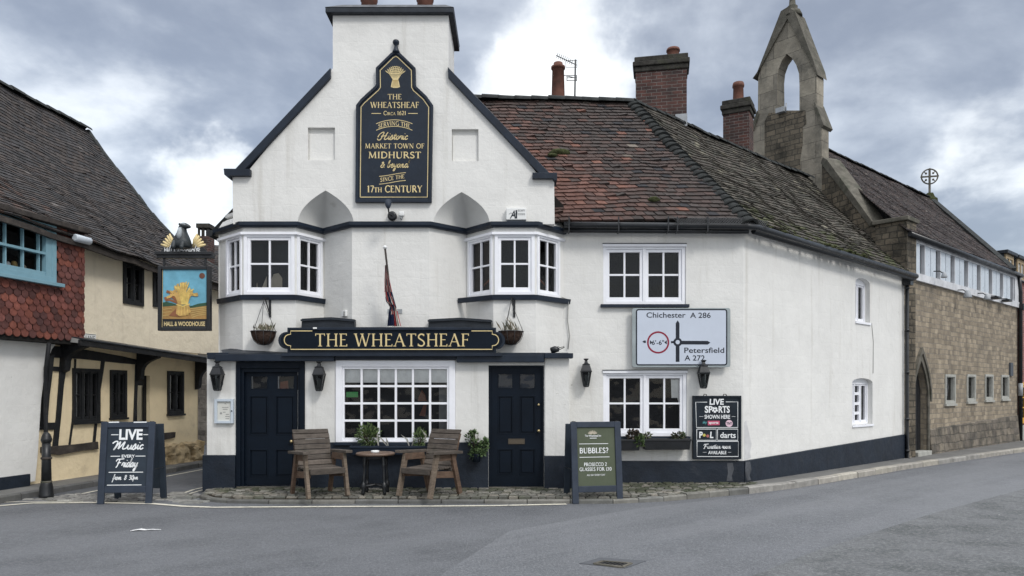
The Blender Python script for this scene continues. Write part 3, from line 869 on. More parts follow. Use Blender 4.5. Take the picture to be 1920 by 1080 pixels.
class Ink:
    """Painted lettering on a plane: every stroke lies a hair above the one before."""
    def __init__(self, pl, d):
        self.pl, self.d, self.k, self.mb = pl, d, 0, MB()

    def _d(self):
        self.k += 1
        return self.d + (self.k % 40) * 0.00006

    def line(self, pts, w, warp=None):
        P = [Vector(p) for p in pts]
        if len(P) < 2:
            return
        d = self._d()
        L, R = [], []
        for i, p in enumerate(P):
            a, b = P[max(i - 1, 0)], P[min(i + 1, len(P) - 1)]
            t = (b - a)
            if t.length < 1e-9:
                t = Vector((1, 0))
            t.normalize()
            nn = Vector((-t.y, t.x)) * w / 2
            L.append(p + nn)
            R.append(p - nn)
        f = warp or (lambda q: (q[0], q[1]))
        li = self.mb.add([self.pl.w(*(lambda q: (q[0], d, q[1]))(f(q))) for q in L])
        ri = self.mb.add([self.pl.w(*(lambda q: (q[0], d, q[1]))(f(q))) for q in R])
        for i in range(len(P) - 1):
            self.mb.face([ri[i], ri[i + 1], li[i + 1], li[i]])

    def fill(self, pts):
        d = self._d()
        self.mb.poly(self.pl, pts, d, d, sides=False, back=False)

    def disc(self, s, z, r, n=18, r2=None):
        self.fill([(s + r * math.cos(2 * math.pi * k / n), z + (r2 or r) * math.sin(2 * math.pi * k / n)) for k in range(n)])

    def circle(self, s, z, r, w, n=28):
        self.line([(s + r * math.cos(2 * math.pi * k / n), z + r * math.sin(2 * math.pi * k / n)) for k in range(n + 1)], w)

    def roman(self, txt, s, z, h, width=None, bold=1.0, warp=None, small=0.78, track=0.04, align='c'):
        """Capitals; lower case letters are small capitals. s, z: middle of the base line."""
        adv, tot = [], 0
        for ch in txt:
            k = small if ch.islower() else 1.0
            a = (ROMAN[ch.upper()][0] + track) * k
            adv.append((ch, k, tot))
            tot += a
        sx = (width / tot) if width else h
        s0 = s - tot * sx / 2 if align == 'c' else s
        for ch, k, x in adv:
            _, strokes, serifs = ROMAN[ch.upper()]
            for w, pts in strokes:
                self.line([(s0 + (x + p[0] * k) * sx, z + p[1] * k * h) for p in pts], w * k * h * bold, warp)
            for px, py, hl in serifs:
                yy = 0.025 if py == 0 else (py - 0.025 if py == 1 else py)
                self.line([(s0 + (x + (px - hl) * k) * sx, z + yy * k * h), (s0 + (x + (px + hl) * k) * sx, z + yy * k * h)], 0.05 * k * h * max(1, bold * 0.9), warp)

    def script(self, txt, s, z, xh, width=None, pen=0.16, slant=0.22):
        tot = sum(SCRIPT[c][0] for c in txt)
        sx = width / tot if width else xh * 0.85
        s0 = s - tot * sx / 2
        x = 0
        for c in txt:
            a, lines = SCRIPT[c]
            for ln in lines:
                self.line(catmull([(s0 + (x + p[0]) * sx + p[1] * slant * xh, z + p[1] * xh) for p in ln]), pen * xh)
            x += a

    def sans(self, txt, s, z, h, width=None, bold=0.02, shear=0.0, align='c', spacing=1.0):
        """Blender's built-in face, h = cap height."""
        cu = bpy.data.curves.new('lettering', 'FONT')
        cu.body, cu.size, cu.offset, cu.shear, cu.space_character = txt, 1.0, bold, shear, spacing
        cu.resolution_u = 3
        o = bpy.data.objects.new('lettering', cu)
        COL.objects.link(o)
        dg = bpy.context.evaluated_depsgraph_get()
        me = o.evaluated_get(dg).to_mesh()
        vs = [(v.co.x, v.co.y) for v in me.vertices]
        fs = [list(p.vertices) for p in me.polygons]
        o.evaluated_get(dg).to_mesh_clear()
        bpy.data.objects.remove(o)
        bpy.data.curves.remove(cu)
        if not vs:
            return
        cap = 0.73
        x0, x1 = min(v[0] for v in vs), max(v[0] for v in vs)
        k = h / cap
        kx = width / (x1 - x0) if width else k
        off = s - (x0 + x1) / 2 * kx if align == 'c' else s - x0 * kx
        d = self._d()
        i = self.mb.add([self.pl.w(off + v[0] * kx, d, z + v[1] * k) for v in vs])
        for f in fs:
            self.mb.face([i[q] for q in f])

    def build(self, name, material, parent):
        return self.mb.build(name, material, parent, recalc=False)


# ------------------------------------------------------------------ builders shared by the buildings
def tile_field(mb, eL, eR, rR, rL, gauge, tw, colf, seed, sag=0.0, wav=0.02, thick=0.016, scallop=False, wall=False, skip=None):
    """Tiles laid in courses over a four-cornered slope (eaves left/right, ridge right/left): one face and one butt edge per tile."""
    rng = random.Random(seed)
    eL, eR, rR, rL = [Vector(p) for p in (eL, eR, rR, rL)]
    nrm = (eR - eL).cross(((rL + rR) - (eL + eR)) / 2).normalized()
    if nrm.z < 0 or (wall and nrm.y > 0 and abs(nrm.z) < .2 and nrm.x < 0):
        nrm = -nrm
    rows = max(3, round((((rL + rR) - (eL + eR)) / 2).length / gauge))

    def S(u, v, h=0.0):
        p = eL.lerp(eR, u).lerp(rL.lerp(rR, u), v)
        w = mnoise.noise(Vector((p.x * 0.55 + seed, p.y * 0.55, p.z * 0.55))) * wav * 1.6 + mnoise.noise(Vector((p.x * 1.9, p.y * 1.9 + seed, p.z * 1.9))) * wav * 0.8
        return p + nrm * (h + w - sag * math.sin(math.pi * min(1, max(0, v))) ** 1.2)

    for r in range(rows):
        v0 = r / rows
        v1 = min(1.0, (r + 1.25) / rows)
        L = (rL.lerp(eL, 1 - v0) - rR.lerp(eR, 1 - v0)).length
        cnt = max(1, round(L / tw))
        for k in range(cnt + 1):
            a = (k - (0.5 if r % 2 else 0.0) + rng.uniform(-.05, .05)) / cnt
            b = (k + 1 - (0.5 if r % 2 else 0.0) + rng.uniform(-.05, .05)) / cnt - 0.012 / max(L, 0.1)
            a, b = max(0.0, a), min(1.0, b)
            if b - a < 0.15 / cnt:
                continue
            if skip and skip((a + b) / 2, v0):
                continue
            h1, h2 = thick * rng.uniform(0.85, 1.35), thick * rng.uniform(0.85, 1.35)
            if rng.random() < 0.03:
                h2 += thick * 1.2
            dv = rng.uniform(-.07, .07) / rows
            mb.col = colf((a + b) / 2, v0, rng)
            if scallop:
                m, vb = (a + b) / 2, v0 - 0.0
                pts = []
                q = 7
                for i in range(q):
                    t = i / (q - 1)
                    ang = math.pi * (1 - t)
                    pts.append((m + (b - a) / 2 * math.cos(ang), vb + (0.55 - 0.62 * math.sin(ang)) / rows + dv))
                lo = mb.add([S(x, y, h1) for x, y in pts])
                dn = mb.add([S(x, y, -0.01) for x, y in pts])
                tp = mb.add([S(b, v1, 0.002), S(a, v1, 0.002)])
                mb.face([*lo, *tp])
                for i in range(q - 1):
                    mb.face([dn[i], dn[i + 1], lo[i + 1], lo[i]])
            else:
                i = mb.add([S(a, v0 + dv, h1), S(b, v0 + dv, h2), S(b, v1, 0.002), S(a, v1, 0.002), S(a, v0 + dv, -0.012), S(b, v0 + dv, -0.012)])
                mb.face([i[0], i[1], i[2], i[3]])
                mb.face([i[4], i[5], i[1], i[0]])
                mb.face([i[4], i[0], i[3]])
                mb.face([i[5], i[2], i[1]])
    mb.col = (1, 1, 1)
    return S


def underlay(mb, S, n=10, h=-0.03, m=10):
    idx = [[mb.add([S(i / n, j / m, h)])[0] for i in range(n + 1)] for j in range(m + 1)]
    for j in range(m):
        for i in range(n):
            mb.face([idx[j][i], idx[j][i + 1], idx[j + 1][i + 1], idx[j + 1][i]])


def ridge_tiles(mb, path, r, step, rng, up=1.0, flare=1.12):
    """Half-round tiles end to end along a line."""
    P = [Vector(p) for p in path]
    for i in range(len(P) - 1):
        n = max(1, round((P[i + 1] - P[i]).length / step))
        for k in range(n):
            a, b = P[i].lerp(P[i + 1], k / n), P[i].lerp(P[i + 1], (k + 1.06) / n)
            t = (b - a).normalized()
            s = t.cross(Vector((0, 0, 1))).normalized()
            w = s.cross(t)
            j = rng.uniform(-.012, .012)
            m = 7
            A = mb.add([a + s * r * flare * math.cos(math.pi * q / (m - 1)) + w * (r * flare * up * math.sin(math.pi * q / (m - 1)) + j) for q in range(m)])
            B = mb.add([b + s * r * math.cos(math.pi * q / (m - 1)) + w * (r * up * math.sin(math.pi * q / (m - 1)) + j) for q in range(m)])
            for q in range(m - 1):
                mb.face([A[q], A[q + 1], B[q + 1], B[q]], True)
            mb.face(A)


def sash_window(parent, pl, s0, s1, z0, z1, cols=2, rows=2, lights=1, fw=0.05, sw=0.04, bw=0.02, face=0.01, paint='white_paint', name='window', mull=0.04,
                room=0.8, sill=None, gaps=None, glass='glass', wb=None, roommat='interior', bars_only=False, deep=0.09):
    """Frame with its sashes (one mesh of joinery), pane, optional sill and the dark room behind."""
    m = MB()
    m.ring(pl, s0, s1, z0, z1, fw, face - deep, face, wb=wb)
    a0, a1 = s0 + fw, s1 - fw
    b0, b1 = z0 + (fw if wb is None else wb), z1 - fw
    wl = (a1 - a0 - mull * (lights - 1)) / lights
    for i in range(lights):
        x0 = a0 + i * (wl + mull)
        x1 = x0 + wl
        if i:
            m.box(pl, x0 - mull, x0, b0, b1, face - deep + .004, face - 0.004)
        m.ring(pl, x0 + .001, x1 - .001, b0 + .001, b1 - .001, sw, face - deep + .008, face - 0.022, wb=sw * 1.35)
        g0, g1, h0, h1 = x0 + sw, x1 - sw, b0 + sw * 1.35, b1 - sw
        rs = gaps or [j / rows for j in range(1, rows)]
        for j in range(1, cols):
            c = g0 + (g1 - g0) * j / cols
            m.box(pl, c - bw / 2, c + bw / 2, h0, h1, face - deep + 0.02, face - 0.032)
        for r in rs:
            c = h0 + (h1 - h0) * r
            m.box(pl, g0, g1, c - bw / 2, c + bw / 2, face - deep + 0.022, face - 0.034)
    w = m.build(name, paint, parent, bevel=0.003)
    g = MB()
    g.quad(pl.w(a0 + .005, face - deep + 0.028, b0 + .005), pl.w(a1 - .005, face - deep + 0.028, b0 + .005), pl.w(a1 - .005, face - deep + 0.028, b1 - .005), pl.w(a0 + .005, face - deep + 0.028, b1 - .005))
    g.build('pane', glass, w, recalc=False)
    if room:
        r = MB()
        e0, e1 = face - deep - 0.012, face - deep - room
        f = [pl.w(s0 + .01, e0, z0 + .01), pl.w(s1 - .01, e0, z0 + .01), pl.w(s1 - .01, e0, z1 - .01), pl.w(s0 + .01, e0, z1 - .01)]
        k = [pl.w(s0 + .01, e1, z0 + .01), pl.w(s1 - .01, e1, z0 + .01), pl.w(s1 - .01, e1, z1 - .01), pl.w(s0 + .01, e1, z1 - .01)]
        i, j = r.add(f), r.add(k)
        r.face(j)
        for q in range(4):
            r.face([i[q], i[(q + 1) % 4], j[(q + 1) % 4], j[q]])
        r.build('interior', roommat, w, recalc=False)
    if sill:
        s = MB()
        s.box(pl, s0 - sill[0], s1 + sill[0], z0 - sill[1], z0 - 0.002, -0.02, sill[2])
        s.build('sill', sill[3] if len(sill) > 3 else paint, w, bevel=0.004)
    return w


def panel_door(parent, pl, s0, s1, z0, z1, d, panels, paint, holes=(), label=None):
    """Door leaf with sunk panels (fractions of the leaf); holes are glazed."""
    W, Hh = s1 - s0, z1 - z0
    m = MB()
    rect = lambda p: (s0 + p[0] * W, s0 + p[1] * W, z0 + p[2] * Hh, z0 + p[3] * Hh)
    m.wall(pl, s0, s1, z0, z1, [rect(p) for p in [*panels, *holes]], 0.03, d)
    for p in panels:
        a, b, c, e = rect(p)
        m.quad(pl.w(a, d - .022, c), pl.w(b, d - .022, c), pl.w(b, d - .022, e), pl.w(a, d - .022, e))
        m.box(pl, a + .035, b - .035, c + .035, e - .035, d - .022, d - .008)
        m.ring(pl, a, b, c, e, 0.016, d - .02, d + .006)
    o = m.build('door', paint, parent, bevel=0.003)
    if label:
        o['label'] = label
    if holes:
        g = MB()
        for p in holes:
            a, b, c, e = rect(p)
            g.quad(pl.w(a, d - .02, c), pl.w(b, d - .02, c), pl.w(b, d - .02, e), pl.w(a, d - .02, e))
        g.build('pane', 'glass', o, recalc=False)
        t = MB()
        for p in holes:
            a, b, c, e = rect(p)
            t.ring(pl, a, b, c, e, 0.014, d - .018, d + .005)
        t.build('glazing_bead', paint, o)
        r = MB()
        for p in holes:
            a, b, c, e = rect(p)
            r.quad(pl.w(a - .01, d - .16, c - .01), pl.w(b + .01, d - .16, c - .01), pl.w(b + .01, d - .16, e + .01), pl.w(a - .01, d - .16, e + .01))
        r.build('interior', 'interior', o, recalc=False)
    return o


# ------------------------------------------------------------------ the ground
RNG = random.Random(7)
D0, DU, DN, DR = 12.1, 12.25, 12.8, 12.8
P0, PU, PR = Pl((0, D0), (1, D0)), Pl((0, DU), (1, DU)), Pl((0, DR), (1, DR))
C0, E0 = (4.0, DR), (9.33, 17.6)
W2 = Pl(C0, E0)
UU, NN = W2.u, W2.n
WL = Pl((-8.29, 11.6), (-8.29 + 0.2 * 8, 19.6))            # street wall of the cottage
JL = Pl((-8.36, 9.5), (-8.36 + 0.2 * 8, 17.5))             # its tile-hung jetty


def flat(name, pts, z, m, thick=0.0, kind='structure', parent=None):
    b = MB()
    tri = tessellate_polygon([[Vector((p[0], p[1], 0)) for p in pts]])
    i = b.add([(p[0], p[1], z) for p in pts])
    for t in tri:
        b.face([i[k] for k in t])
    if thick:
        j = b.add([(p[0], p[1], z - thick) for p in pts])
        n = len(pts)
        for k in range(n):
            b.face([i[k], j[k], j[(k + 1) % n], i[(k + 1) % n]])
    o = b.build(name, m, parent)
    if not parent:
        tag(o, kind=kind)
    return o


def sub_line(P, step):
    out = [Vector(P[0][:2])]
    for a, b in zip(P, P[1:]):
        a, b = Vector(a[:2]), Vector(b[:2])
        n = max(1, round((b - a).length / step))
        out += [a.lerp(b, (k + 1) / n) for k in range(n)]
    return out


flat('road', [(-400, -400), (400, -400), (400, 400), (-400, 400)], 0.0, 'asphalt')
flat('road_surface', [ground(*p)[:2] for p in [(955, 996), (1200, 953), (1432, 927), (1700, 883), (1920, 850), (1990, 843), (2060, 880), (1760, 960), (1540, 1030), (1380, 1092), (1100, 1160), (700, 1160)]], 0.004, 'asphalt_worn')
flat('road_edge_surface', [ground(*p)[:2] for p in [(2060, 880), (1760, 960), (1540, 1030), (1380, 1092), (1250, 1160), (2600, 1160), (2600, 900)]], 0.006, 'asphalt_old')

KERB = [(-4.98, 12.35), (-4.97, 11.9), (-4.86, 11.5), (-4.62, 11.2), (-4.25, 11.02), (-3.6, 10.95), (1.5, 10.97), (2.3, 11.2), (3.1, 11.62), (3.85, 12.03), (4.9, 12.75), (8.5, 15.9), (13.6, 20.05), (22, 26.7)]


def kerb_run(P, name, zf, wid=0.13, step=0.75, cols=((.30, .28, .25), (.36, .335, .29), (.26, .25, .235))):
    b = MB()
    L = sub_line(P, step)
    for i in range(len(L) - 1):
        a, c = L[i], L[i + 1]
        u = (c - a).normalized()
        n = Vector((-u.y, u.x)) * wid
        g = u * 0.006
        ht = zf((a + c) / 2) + RNG.uniform(-.006, .006)
        k = RNG.uniform(.85, 1.12)
        b.col = tuple(x * k for x in RNG.choice(cols))
        j = RNG.uniform(-.006, .006)
        nn = n.normalized() * j
        lo = [a + g - nn, c - g - nn, c - g + n, a + g + n]
        hi = [a + g + n * .12 - nn, c - g + n * .12 - nn, c - g + n, a + g + n]
        b.hexa([(p.x, p.y, -0.02) for p in lo], [(p.x, p.y, ht - .018) for p in lo])
        b.hexa([(p.x, p.y, ht - .018) for p in lo], [(p.x, p.y, ht) for p in hi])
    return tag(b.build(name, 'kerb_stone', recalc=True), kind='structure')


kz = lambda p: 0.06 if p.x < 1.5 else (0.06 + 0.05 * min(1, (p.x - 1.5) / 2.5))
kerb_run(KERB[:7], 'kerb', kz, 0.10, 0.62, ((.13, .13, .12), (.16, .155, .14), (.115, .115, .11)))
kerb_run(KERB[6:10], 'kerb', kz, 0.13, 0.5, ((.15, .15, .14), (.19, .185, .165)))
kerb_run(KERB[9:], 'kerb', kz, 0.15, 0.82, ((.33, .31, .275), (.38, .355, .305), (.28, .27, .25)))


def off_line(P, d):
    out = []
    for i, p in enumerate(P):
        a, b = Vector(P[max(i - 1, 0)]), Vector(P[min(i + 1, len(P) - 1)])
        u = (b - a).normalized()
        out.append((p[0] - u.y * d, p[1] + u.x * d))
    return out


inner = off_line(KERB, 0.10)
flat('pavement', [*inner[:10], (4.3, 12.45), (4.1, 13.2), (-4.9, 13.2)], 0.066, 'soil', 0.08)
flat('side_pavement', [(4.1, 12.35), *inner[10:], (20.5, 28.5), (9.0, 18.2), (4.2, 13.2)], 0.098, 'pavement', 0.1)


def inside(p, poly):
    c = False
    n = len(poly)
    for i in range(n):
        a, b = poly[i], poly[(i + 1) % n]
        if (a[1] > p[1]) != (b[1] > p[1]) and p[0] < (b[0] - a[0]) * (p[1] - a[1]) / (b[1] - a[1]) + a[0]:
            c = not c
    return c


def setts(name, poly, zf, rowh, w, cols, seed, bulge=0.008, mossy=None):
    rng = random.Random(seed)
    b = MB()
    x0, x1 = min(p[0] for p in poly), max(p[0] for p in poly)
    y = min(p[1] for p in poly)
    y1 = max(p[1] for p in poly)
    while y < y1:
        h = rowh * rng.uniform(.9, 1.12)
        x = x0 + rng.uniform(-w, 0)
        while x < x1:
            ww = w * rng.uniform(.72, 1.3)
            c = (x + ww / 2, y + h / 2)
            if inside(c, poly):
                k = rng.uniform(.7, 1.3)
                b.col = tuple(q * k for q in rng.choice(cols))
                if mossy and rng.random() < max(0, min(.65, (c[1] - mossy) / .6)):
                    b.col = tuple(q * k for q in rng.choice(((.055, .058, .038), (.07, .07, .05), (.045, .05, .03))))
                g = 0.008
                z = zf(c) + rng.uniform(-.006, .006)
                ins = 0.014
                jj = [rng.uniform(-.006, .006) for _ in range(8)]
                lo = [(x + g + jj[0], y + g + jj[1]), (x + ww - g + jj[2], y + g + jj[3]), (x + ww - g + jj[4], y + h - g + jj[5]), (x + g + jj[6], y + h - g + jj[7])]
                cx, cy = c
                hi = [(px + (ins if px < cx else -ins), py + (ins if py < cy else -ins)) for px, py in lo]
                tz = [z + bulge * .4 + rng.uniform(-.004, .004) for _ in range(4)]
                i = b.add([(*p, z - 0.04) for p in lo])
                m = b.add([(*p, z - bulge) for p in lo])
                t = b.add([(*p, q) for p, q in zip(hi, tz)])
                for q in range(4):
                    r = (q + 1) % 4
                    b.face([i[q], i[r], m[r], m[q]])
                    b.face([m[q], m[r], t[r], t[q]])
                b.face(t)
            x += ww
        y += h
    return tag(b.build(name, 'sett', recalc=True), kind='stuff')


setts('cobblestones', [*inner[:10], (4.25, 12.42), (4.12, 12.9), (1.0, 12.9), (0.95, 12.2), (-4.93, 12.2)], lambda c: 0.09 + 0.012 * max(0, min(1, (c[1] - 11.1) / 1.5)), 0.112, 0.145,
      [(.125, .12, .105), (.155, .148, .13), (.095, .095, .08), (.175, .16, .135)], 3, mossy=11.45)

# the lane on the left, its pavement, the worn stone channel across its mouth
LK = [(-8.2, 7.5), (-7.66, 10.6), (-7.30, 12.9), (-6.86, 16.2), (-6.3, 20), (-5.2, 28)]
flat('lane', [(-7.55, 11.35), (-7.3, 12.9), (-6.86, 16.2), (-6.3, 20), (-5.2, 28), (-4.6, 28), (-4.97, 20), (-4.97, 11.6)], 0.004, 'lane_asphalt')
kerb_run([(p[0] + 0.0, p[1]) for p in LK], 'lane_kerb', lambda p: 0.105, 0.12, 0.9, ((.12, .12, .115), (.15, .145, .135), (.10, .10, .10)))
flat('lane_pavement', [*[(p[0] - 0.1, p[1]) for p in LK], (-6.2, 28), (-7.0, 18), (-8.3, 11.6), (-9.0, 7.5)], 0.1, 'pavement', 0.1)
setts('channel_stones', [ground(*p)[:2] for p in [(35, 938), (150, 926), (300, 926), (372, 926), (360, 944), (300, 938), (200, 942)]], lambda c: 0.012, 0.10, 0.16, [(.19, .185, .175), (.145, .14, .135), (.24, .235, .22)], 5, 0.012)
setts('channel_stones', [ground(*p)[:2] for p in [(300, 928), (330, 924), (372, 934), (380, 945), (345, 944)]], lambda c: 0.018, 0.13, 0.3, [(.21, .205, .19), (.15, .15, .14)], 6, 0.018)


def stripe(name, px, w, z=0.008):
    P = [ground(*p) for p in px]
    L = [(p.x, p.y) for p in P]
    flat(name, [*off_line(L, w / 2), *off_line(L, -w / 2)[::-1]], z, 'line_paint')


stripe('road_marking', [(-60, 955), (0, 949), (60, 944), (180, 943), (285, 945), (345, 950), (400, 952), (560, 951), (760, 950), (920, 949), (1062, 946)], 0.10)
stripe('road_marking', [(-60, 947), (20, 942), (90, 941), (200, 940.5), (285, 942)], 0.045)
stripe('lane_marking', [(140, 929), (185, 920), (300, 896), (384, 880)], 0.06)
stripe('lane_marking', [(345, 925), (362, 919), (384, 914), (420, 907)], 0.05)
stripe('lane_marking', [(353, 927), (372, 921.5), (392, 916)], 0.04)


# ------------------------------------------------------------------ the pub
pub = thing('pub', 'white rendered corner pub with black trim, stepped chimney gable and red tiled roofs', 'building', (0, DU, 0))

HD1, HWB, HD2 = P0.rect(443, 678, 572, 916), P0.rect(630, 676, 854, 829), P0.rect(916, 685, 1020, 914)
HD1, HD2 = (*HD1[:2], 0.08, HD1[3]), (*HD2[:2], 0.08, HD2[3])
b = MB()
b.wall(P0, -4.99, 0.93, 0.05, 2.28, [HD1, HWB, HD2], 0.22)
s = P0.rect(1022, 670, 1066, 853)
b.box(P0, s[0], s[1] + .006, 0.05, 2.27, -0.3, 0.035)
b.box(P0, -4.995, -4.955, 0.05, 2.25, -5.0, -0.22)
b.box(P0, 0.89, 0.925, 0.05, 2.25, -0.72, -0.22)
b.build('ground_floor_wall', 'white_render_lower', pub)

b = MB()
s = P0.rect(382, 853, 443, 918)
b.box(P0, s[0], s[1] - .002, 0.03, s[3], -1.5, 0.06)
s = P0.rect(572, 828, 916, 918)
b.box(P0, s[0] + .002, s[1] - .002, 0.03, s[3] - .01, -0.1, 0.03)
s = P0.rect(1020, 854, 1067, 914)
b.box(P0, s[0] + .002, s[1] + .01, 0.03, s[3], -0.3, 0.075)
b.box(PR, 0.95, 4.005, 0.03, 0.47, -0.1, 0.05)
a, e = [], []
for d in (-0.1, 0.05):
    a.append([W2.w(0.0 if d < 0 else -0.02, d, 0.03), W2.w(W2.len, d, 0.03), W2.w(W2.len, d, 0.66), W2.w(0.0 if d < 0 else -0.02, d, 0.47)])
b.hexa(*a)
b.build('plinth', 'plinth_paint', pub, bevel=0.008)

# upper floor: two canted bays and a canted centre, in plan a zigzag
ZX = [(412, DN), (455, DU), (555, DU), (607, DN), (660, DU), (805, DU), (875, DN), (925, DU), (1005, DU), (1056, DN)]
ZZ = [((x - CPX) / FPX * d, d) for x, d in ZX]
WZ0, WZ1 = PU.hit(500, 553)[1], PU.hit(500, 438)[1]
SEG = [Pl(ZZ[i], ZZ[i + 1]) for i in range(9)]
WIN = {0: (425, 453.5), 1: (457.5, 552.5), 2: (556.5, 604), 6: (878, 923.5), 7: (927.5, 1002.5), 8: (1006.5, 1049)}
b = MB()
for i, pl in enumerate(SEG):
    h = []
    if i in WIN:
        h = [(pl.hit(WIN[i][0], 500)[0], pl.hit(WIN[i][1], 500)[0], WZ0, WZ1)]
    b.wall(pl, 0, pl.len, 2.24, 4.45, h, 0.12)
b.box(Pl((ZZ[0][0], DN), (ZZ[0][0], 18)), 0, 5, 0.1, 4.5, -0.02, 0.0)
b.build('bay_wall', 'white_render', pub)
for i, (x0, x1) in WIN.items():
    pl = SEG[i]
    s0, s1 = pl.hit(x0, 500)[0], pl.hit(x1, 500)[0]
    sash_window(pub, pl, s0, s1, WZ0 + .002, WZ1 - .002, 2, 2, 1, fw=0.055 if i in (1, 7) else 0.05, sw=0.05 if i in (1, 7) else 0.035, bw=0.03, face=0.02, name='bay_window', room=0.55)
for k in (0, 6):
    b = MB()
    line = ZZ[k:k + 4]
    b.sweep(line, [(0.0, WZ1 + .02), (0.05, WZ1 + .02), (0.05, WZ1 - .02), (0.025, WZ1 - .03), (0.0, WZ1 - .03)])
    b.build('bay_window_head', 'white_paint', pub)
b = MB()
CZ = 4.38
b.sweep([(ZZ[0][0] - .14, ZZ[0][1] + .15), *ZZ[1:-1], (ZZ[-1][0] + .0, ZZ[-1][1] - .0)], [(-.05, CZ), (0.06, CZ), (0.085, CZ + .03), (0.085, CZ + .085), (-.05, CZ + .105)])
b.build('cornice_band', 'navy_paint', pub)
sz = WZ0
for line in (ZZ[0:4], [((862 - CPX) / FPX * 12.62, 12.62 + .06), *ZZ[7:9], (ZZ[9][0] + .09, ZZ[9][1] + .04)]):
    b = MB()
    b.sweep(line, [(-.02, sz - .085), (0.05, sz - .085), (0.06, sz - .005), (-.02, sz + .002)])
    b.build('bay_sill_band', 'navy_paint', pub)

# gable wall with its two pointed squinches and two blind windows
AR = [(558, 663, 357), (813, 918, 360)]
ZB = 4.44
bot = []
arches = []
for x0, x1, ya in AR:
    (a, _), (c, _), (_, za) = PU.hit(x0, 416), PU.hit(x1, 416), PU.hit((x0 + x1) / 2, ya)
    arches.append((a, c, za))
n = 14
for a, c, za in arches:
    m, w0 = (a + c) / 2, (c - a) / 2
    prof = [(t / n, w0 * (1 - (t / n) ** 2.1)) for t in range(n + 1)]
    bot += [(m - w, ZB + (za - ZB) * t) for t, w in prof] + [(m + w, ZB + (za - ZB) * t) for t, w in prof[::-1][1:]]
outl = [(PU.hit(437, 400)[0], ZB), *bot, (PU.hit(1040, 400)[0], ZB), *PU.pts([(1039, 338), (1012, 331), (841, 128)]), *PU.pts([(624, 128), (460, 327), (436, 333)])]
rec = [PU.rect(577, 239, 628, 300), PU.rect(847, 242, 897, 302)]
b = MB()
b.poly(PU, outl, -0.25, 0.0, holes=[[(r[0], r[2]), (r[1], r[2]), (r[1], r[3]), (r[0], r[3])] for r in rec], back=False)
b.build('gable_wall', 'white_render', pub, recalc=False)
for r in rec:
    k = MB()
    k.quad(PU.w(r[0], -.07, r[2]), PU.w(r[1], -.07, r[2]), PU.w(r[1], -.07, r[3]), PU.w(r[0], -.07, r[3]))
    k.box(PU, r[0] + .015, r[1] - .012, r[2] + .012, r[3] - .09, -.07, -.052)
    k.build('blind_window', 'white_render', pub, recalc=False)
for (a, c, za), (nx, _) in zip(arches, (ZZ[3], ZZ[6])):
    m, w0 = (a + c) / 2, (c - a) / 2
    k = MB()
    rows = []
    for t in range(n + 1):
        f = 1 - (t / n) ** 2.1
        z = ZB + (za - ZB) * t / n
        if f < 1e-6:
            rows.append(k.add([(m, DU, z)] * 5))
        else:
            rows.append(k.add([(m - w0 * f, DU, z), (m - w0 * f * .5 + (nx - m) * f * .5, DU + (DN - DU) * f * .52, z), (m + (nx - m) * f, DU + (DN - DU) * f, z),
                               (m + w0 * f * .5 + (nx - m) * f * .5, DU + (DN - DU) * f * .52, z), (m + w0 * f, DU, z)]))
    for t in range(n):
        for q in range(4):
            k.face([rows[t][q], rows[t][q + 1], rows[t + 1][q + 1], rows[t + 1][q]], True)
    k.build('squinch_niche', 'niche_render', pub, recalc=False)
# moulded kneelers over the outer cants of the bays
for seg, end in ((SEG[0], 0), (SEG[8], 1)):
    k = MB()
    prof = [(0.02, 4.46), (0.0, 4.52), (-0.05, 4.60), (-0.13, 4.655), (-0.16, 4.67), (-0.10, 4.685), (-0.10, 4.74), (-0.17, 4.76), (-0.21, 4.83), (-0.30, 4.885), (-0.36, 4.91), (-0.40, 5.02), (-0.5, 5.02), (-0.5, 4.46)]
    A = k.add([seg.w(0.0, d, z) for d, z in prof])
    B = k.add([seg.w(seg.len, d, z) for d, z in prof])
    for q in range(len(prof)):
        r = (q + 1) % len(prof)
        k.face([A[q], A[r], B[r], B[q]])
    k.face(A[::-1])
    k.face(B)
    k.build('kneeler_moulding', 'white_render', pub)
for bar_, blk_ in (([(443, 319), (621, 130), (621, 148), (462, 319)], [(423, 319), (472, 319.5), (472, 332), (436, 332), (431, 336), (424, 330)]),
                   ([(840, 128), (1031, 327), (1011, 327), (841, 148)], [(998, 326.5), (1044, 326.5), (1044, 341), (1038, 341), (1036, 337), (998, 337)])):
    b = MB()
    b.poly(PU, PU.pts(bar_), -0.3, 0.06)
    vb = b.build('verge_board', 'navy_paint', pub, bevel=0.006)
    b = MB()
    b.poly(PU, PU.pts(blk_), -0.3, 0.09)
    b.build('verge_end_block', 'navy_paint', vb, bevel=0.006)
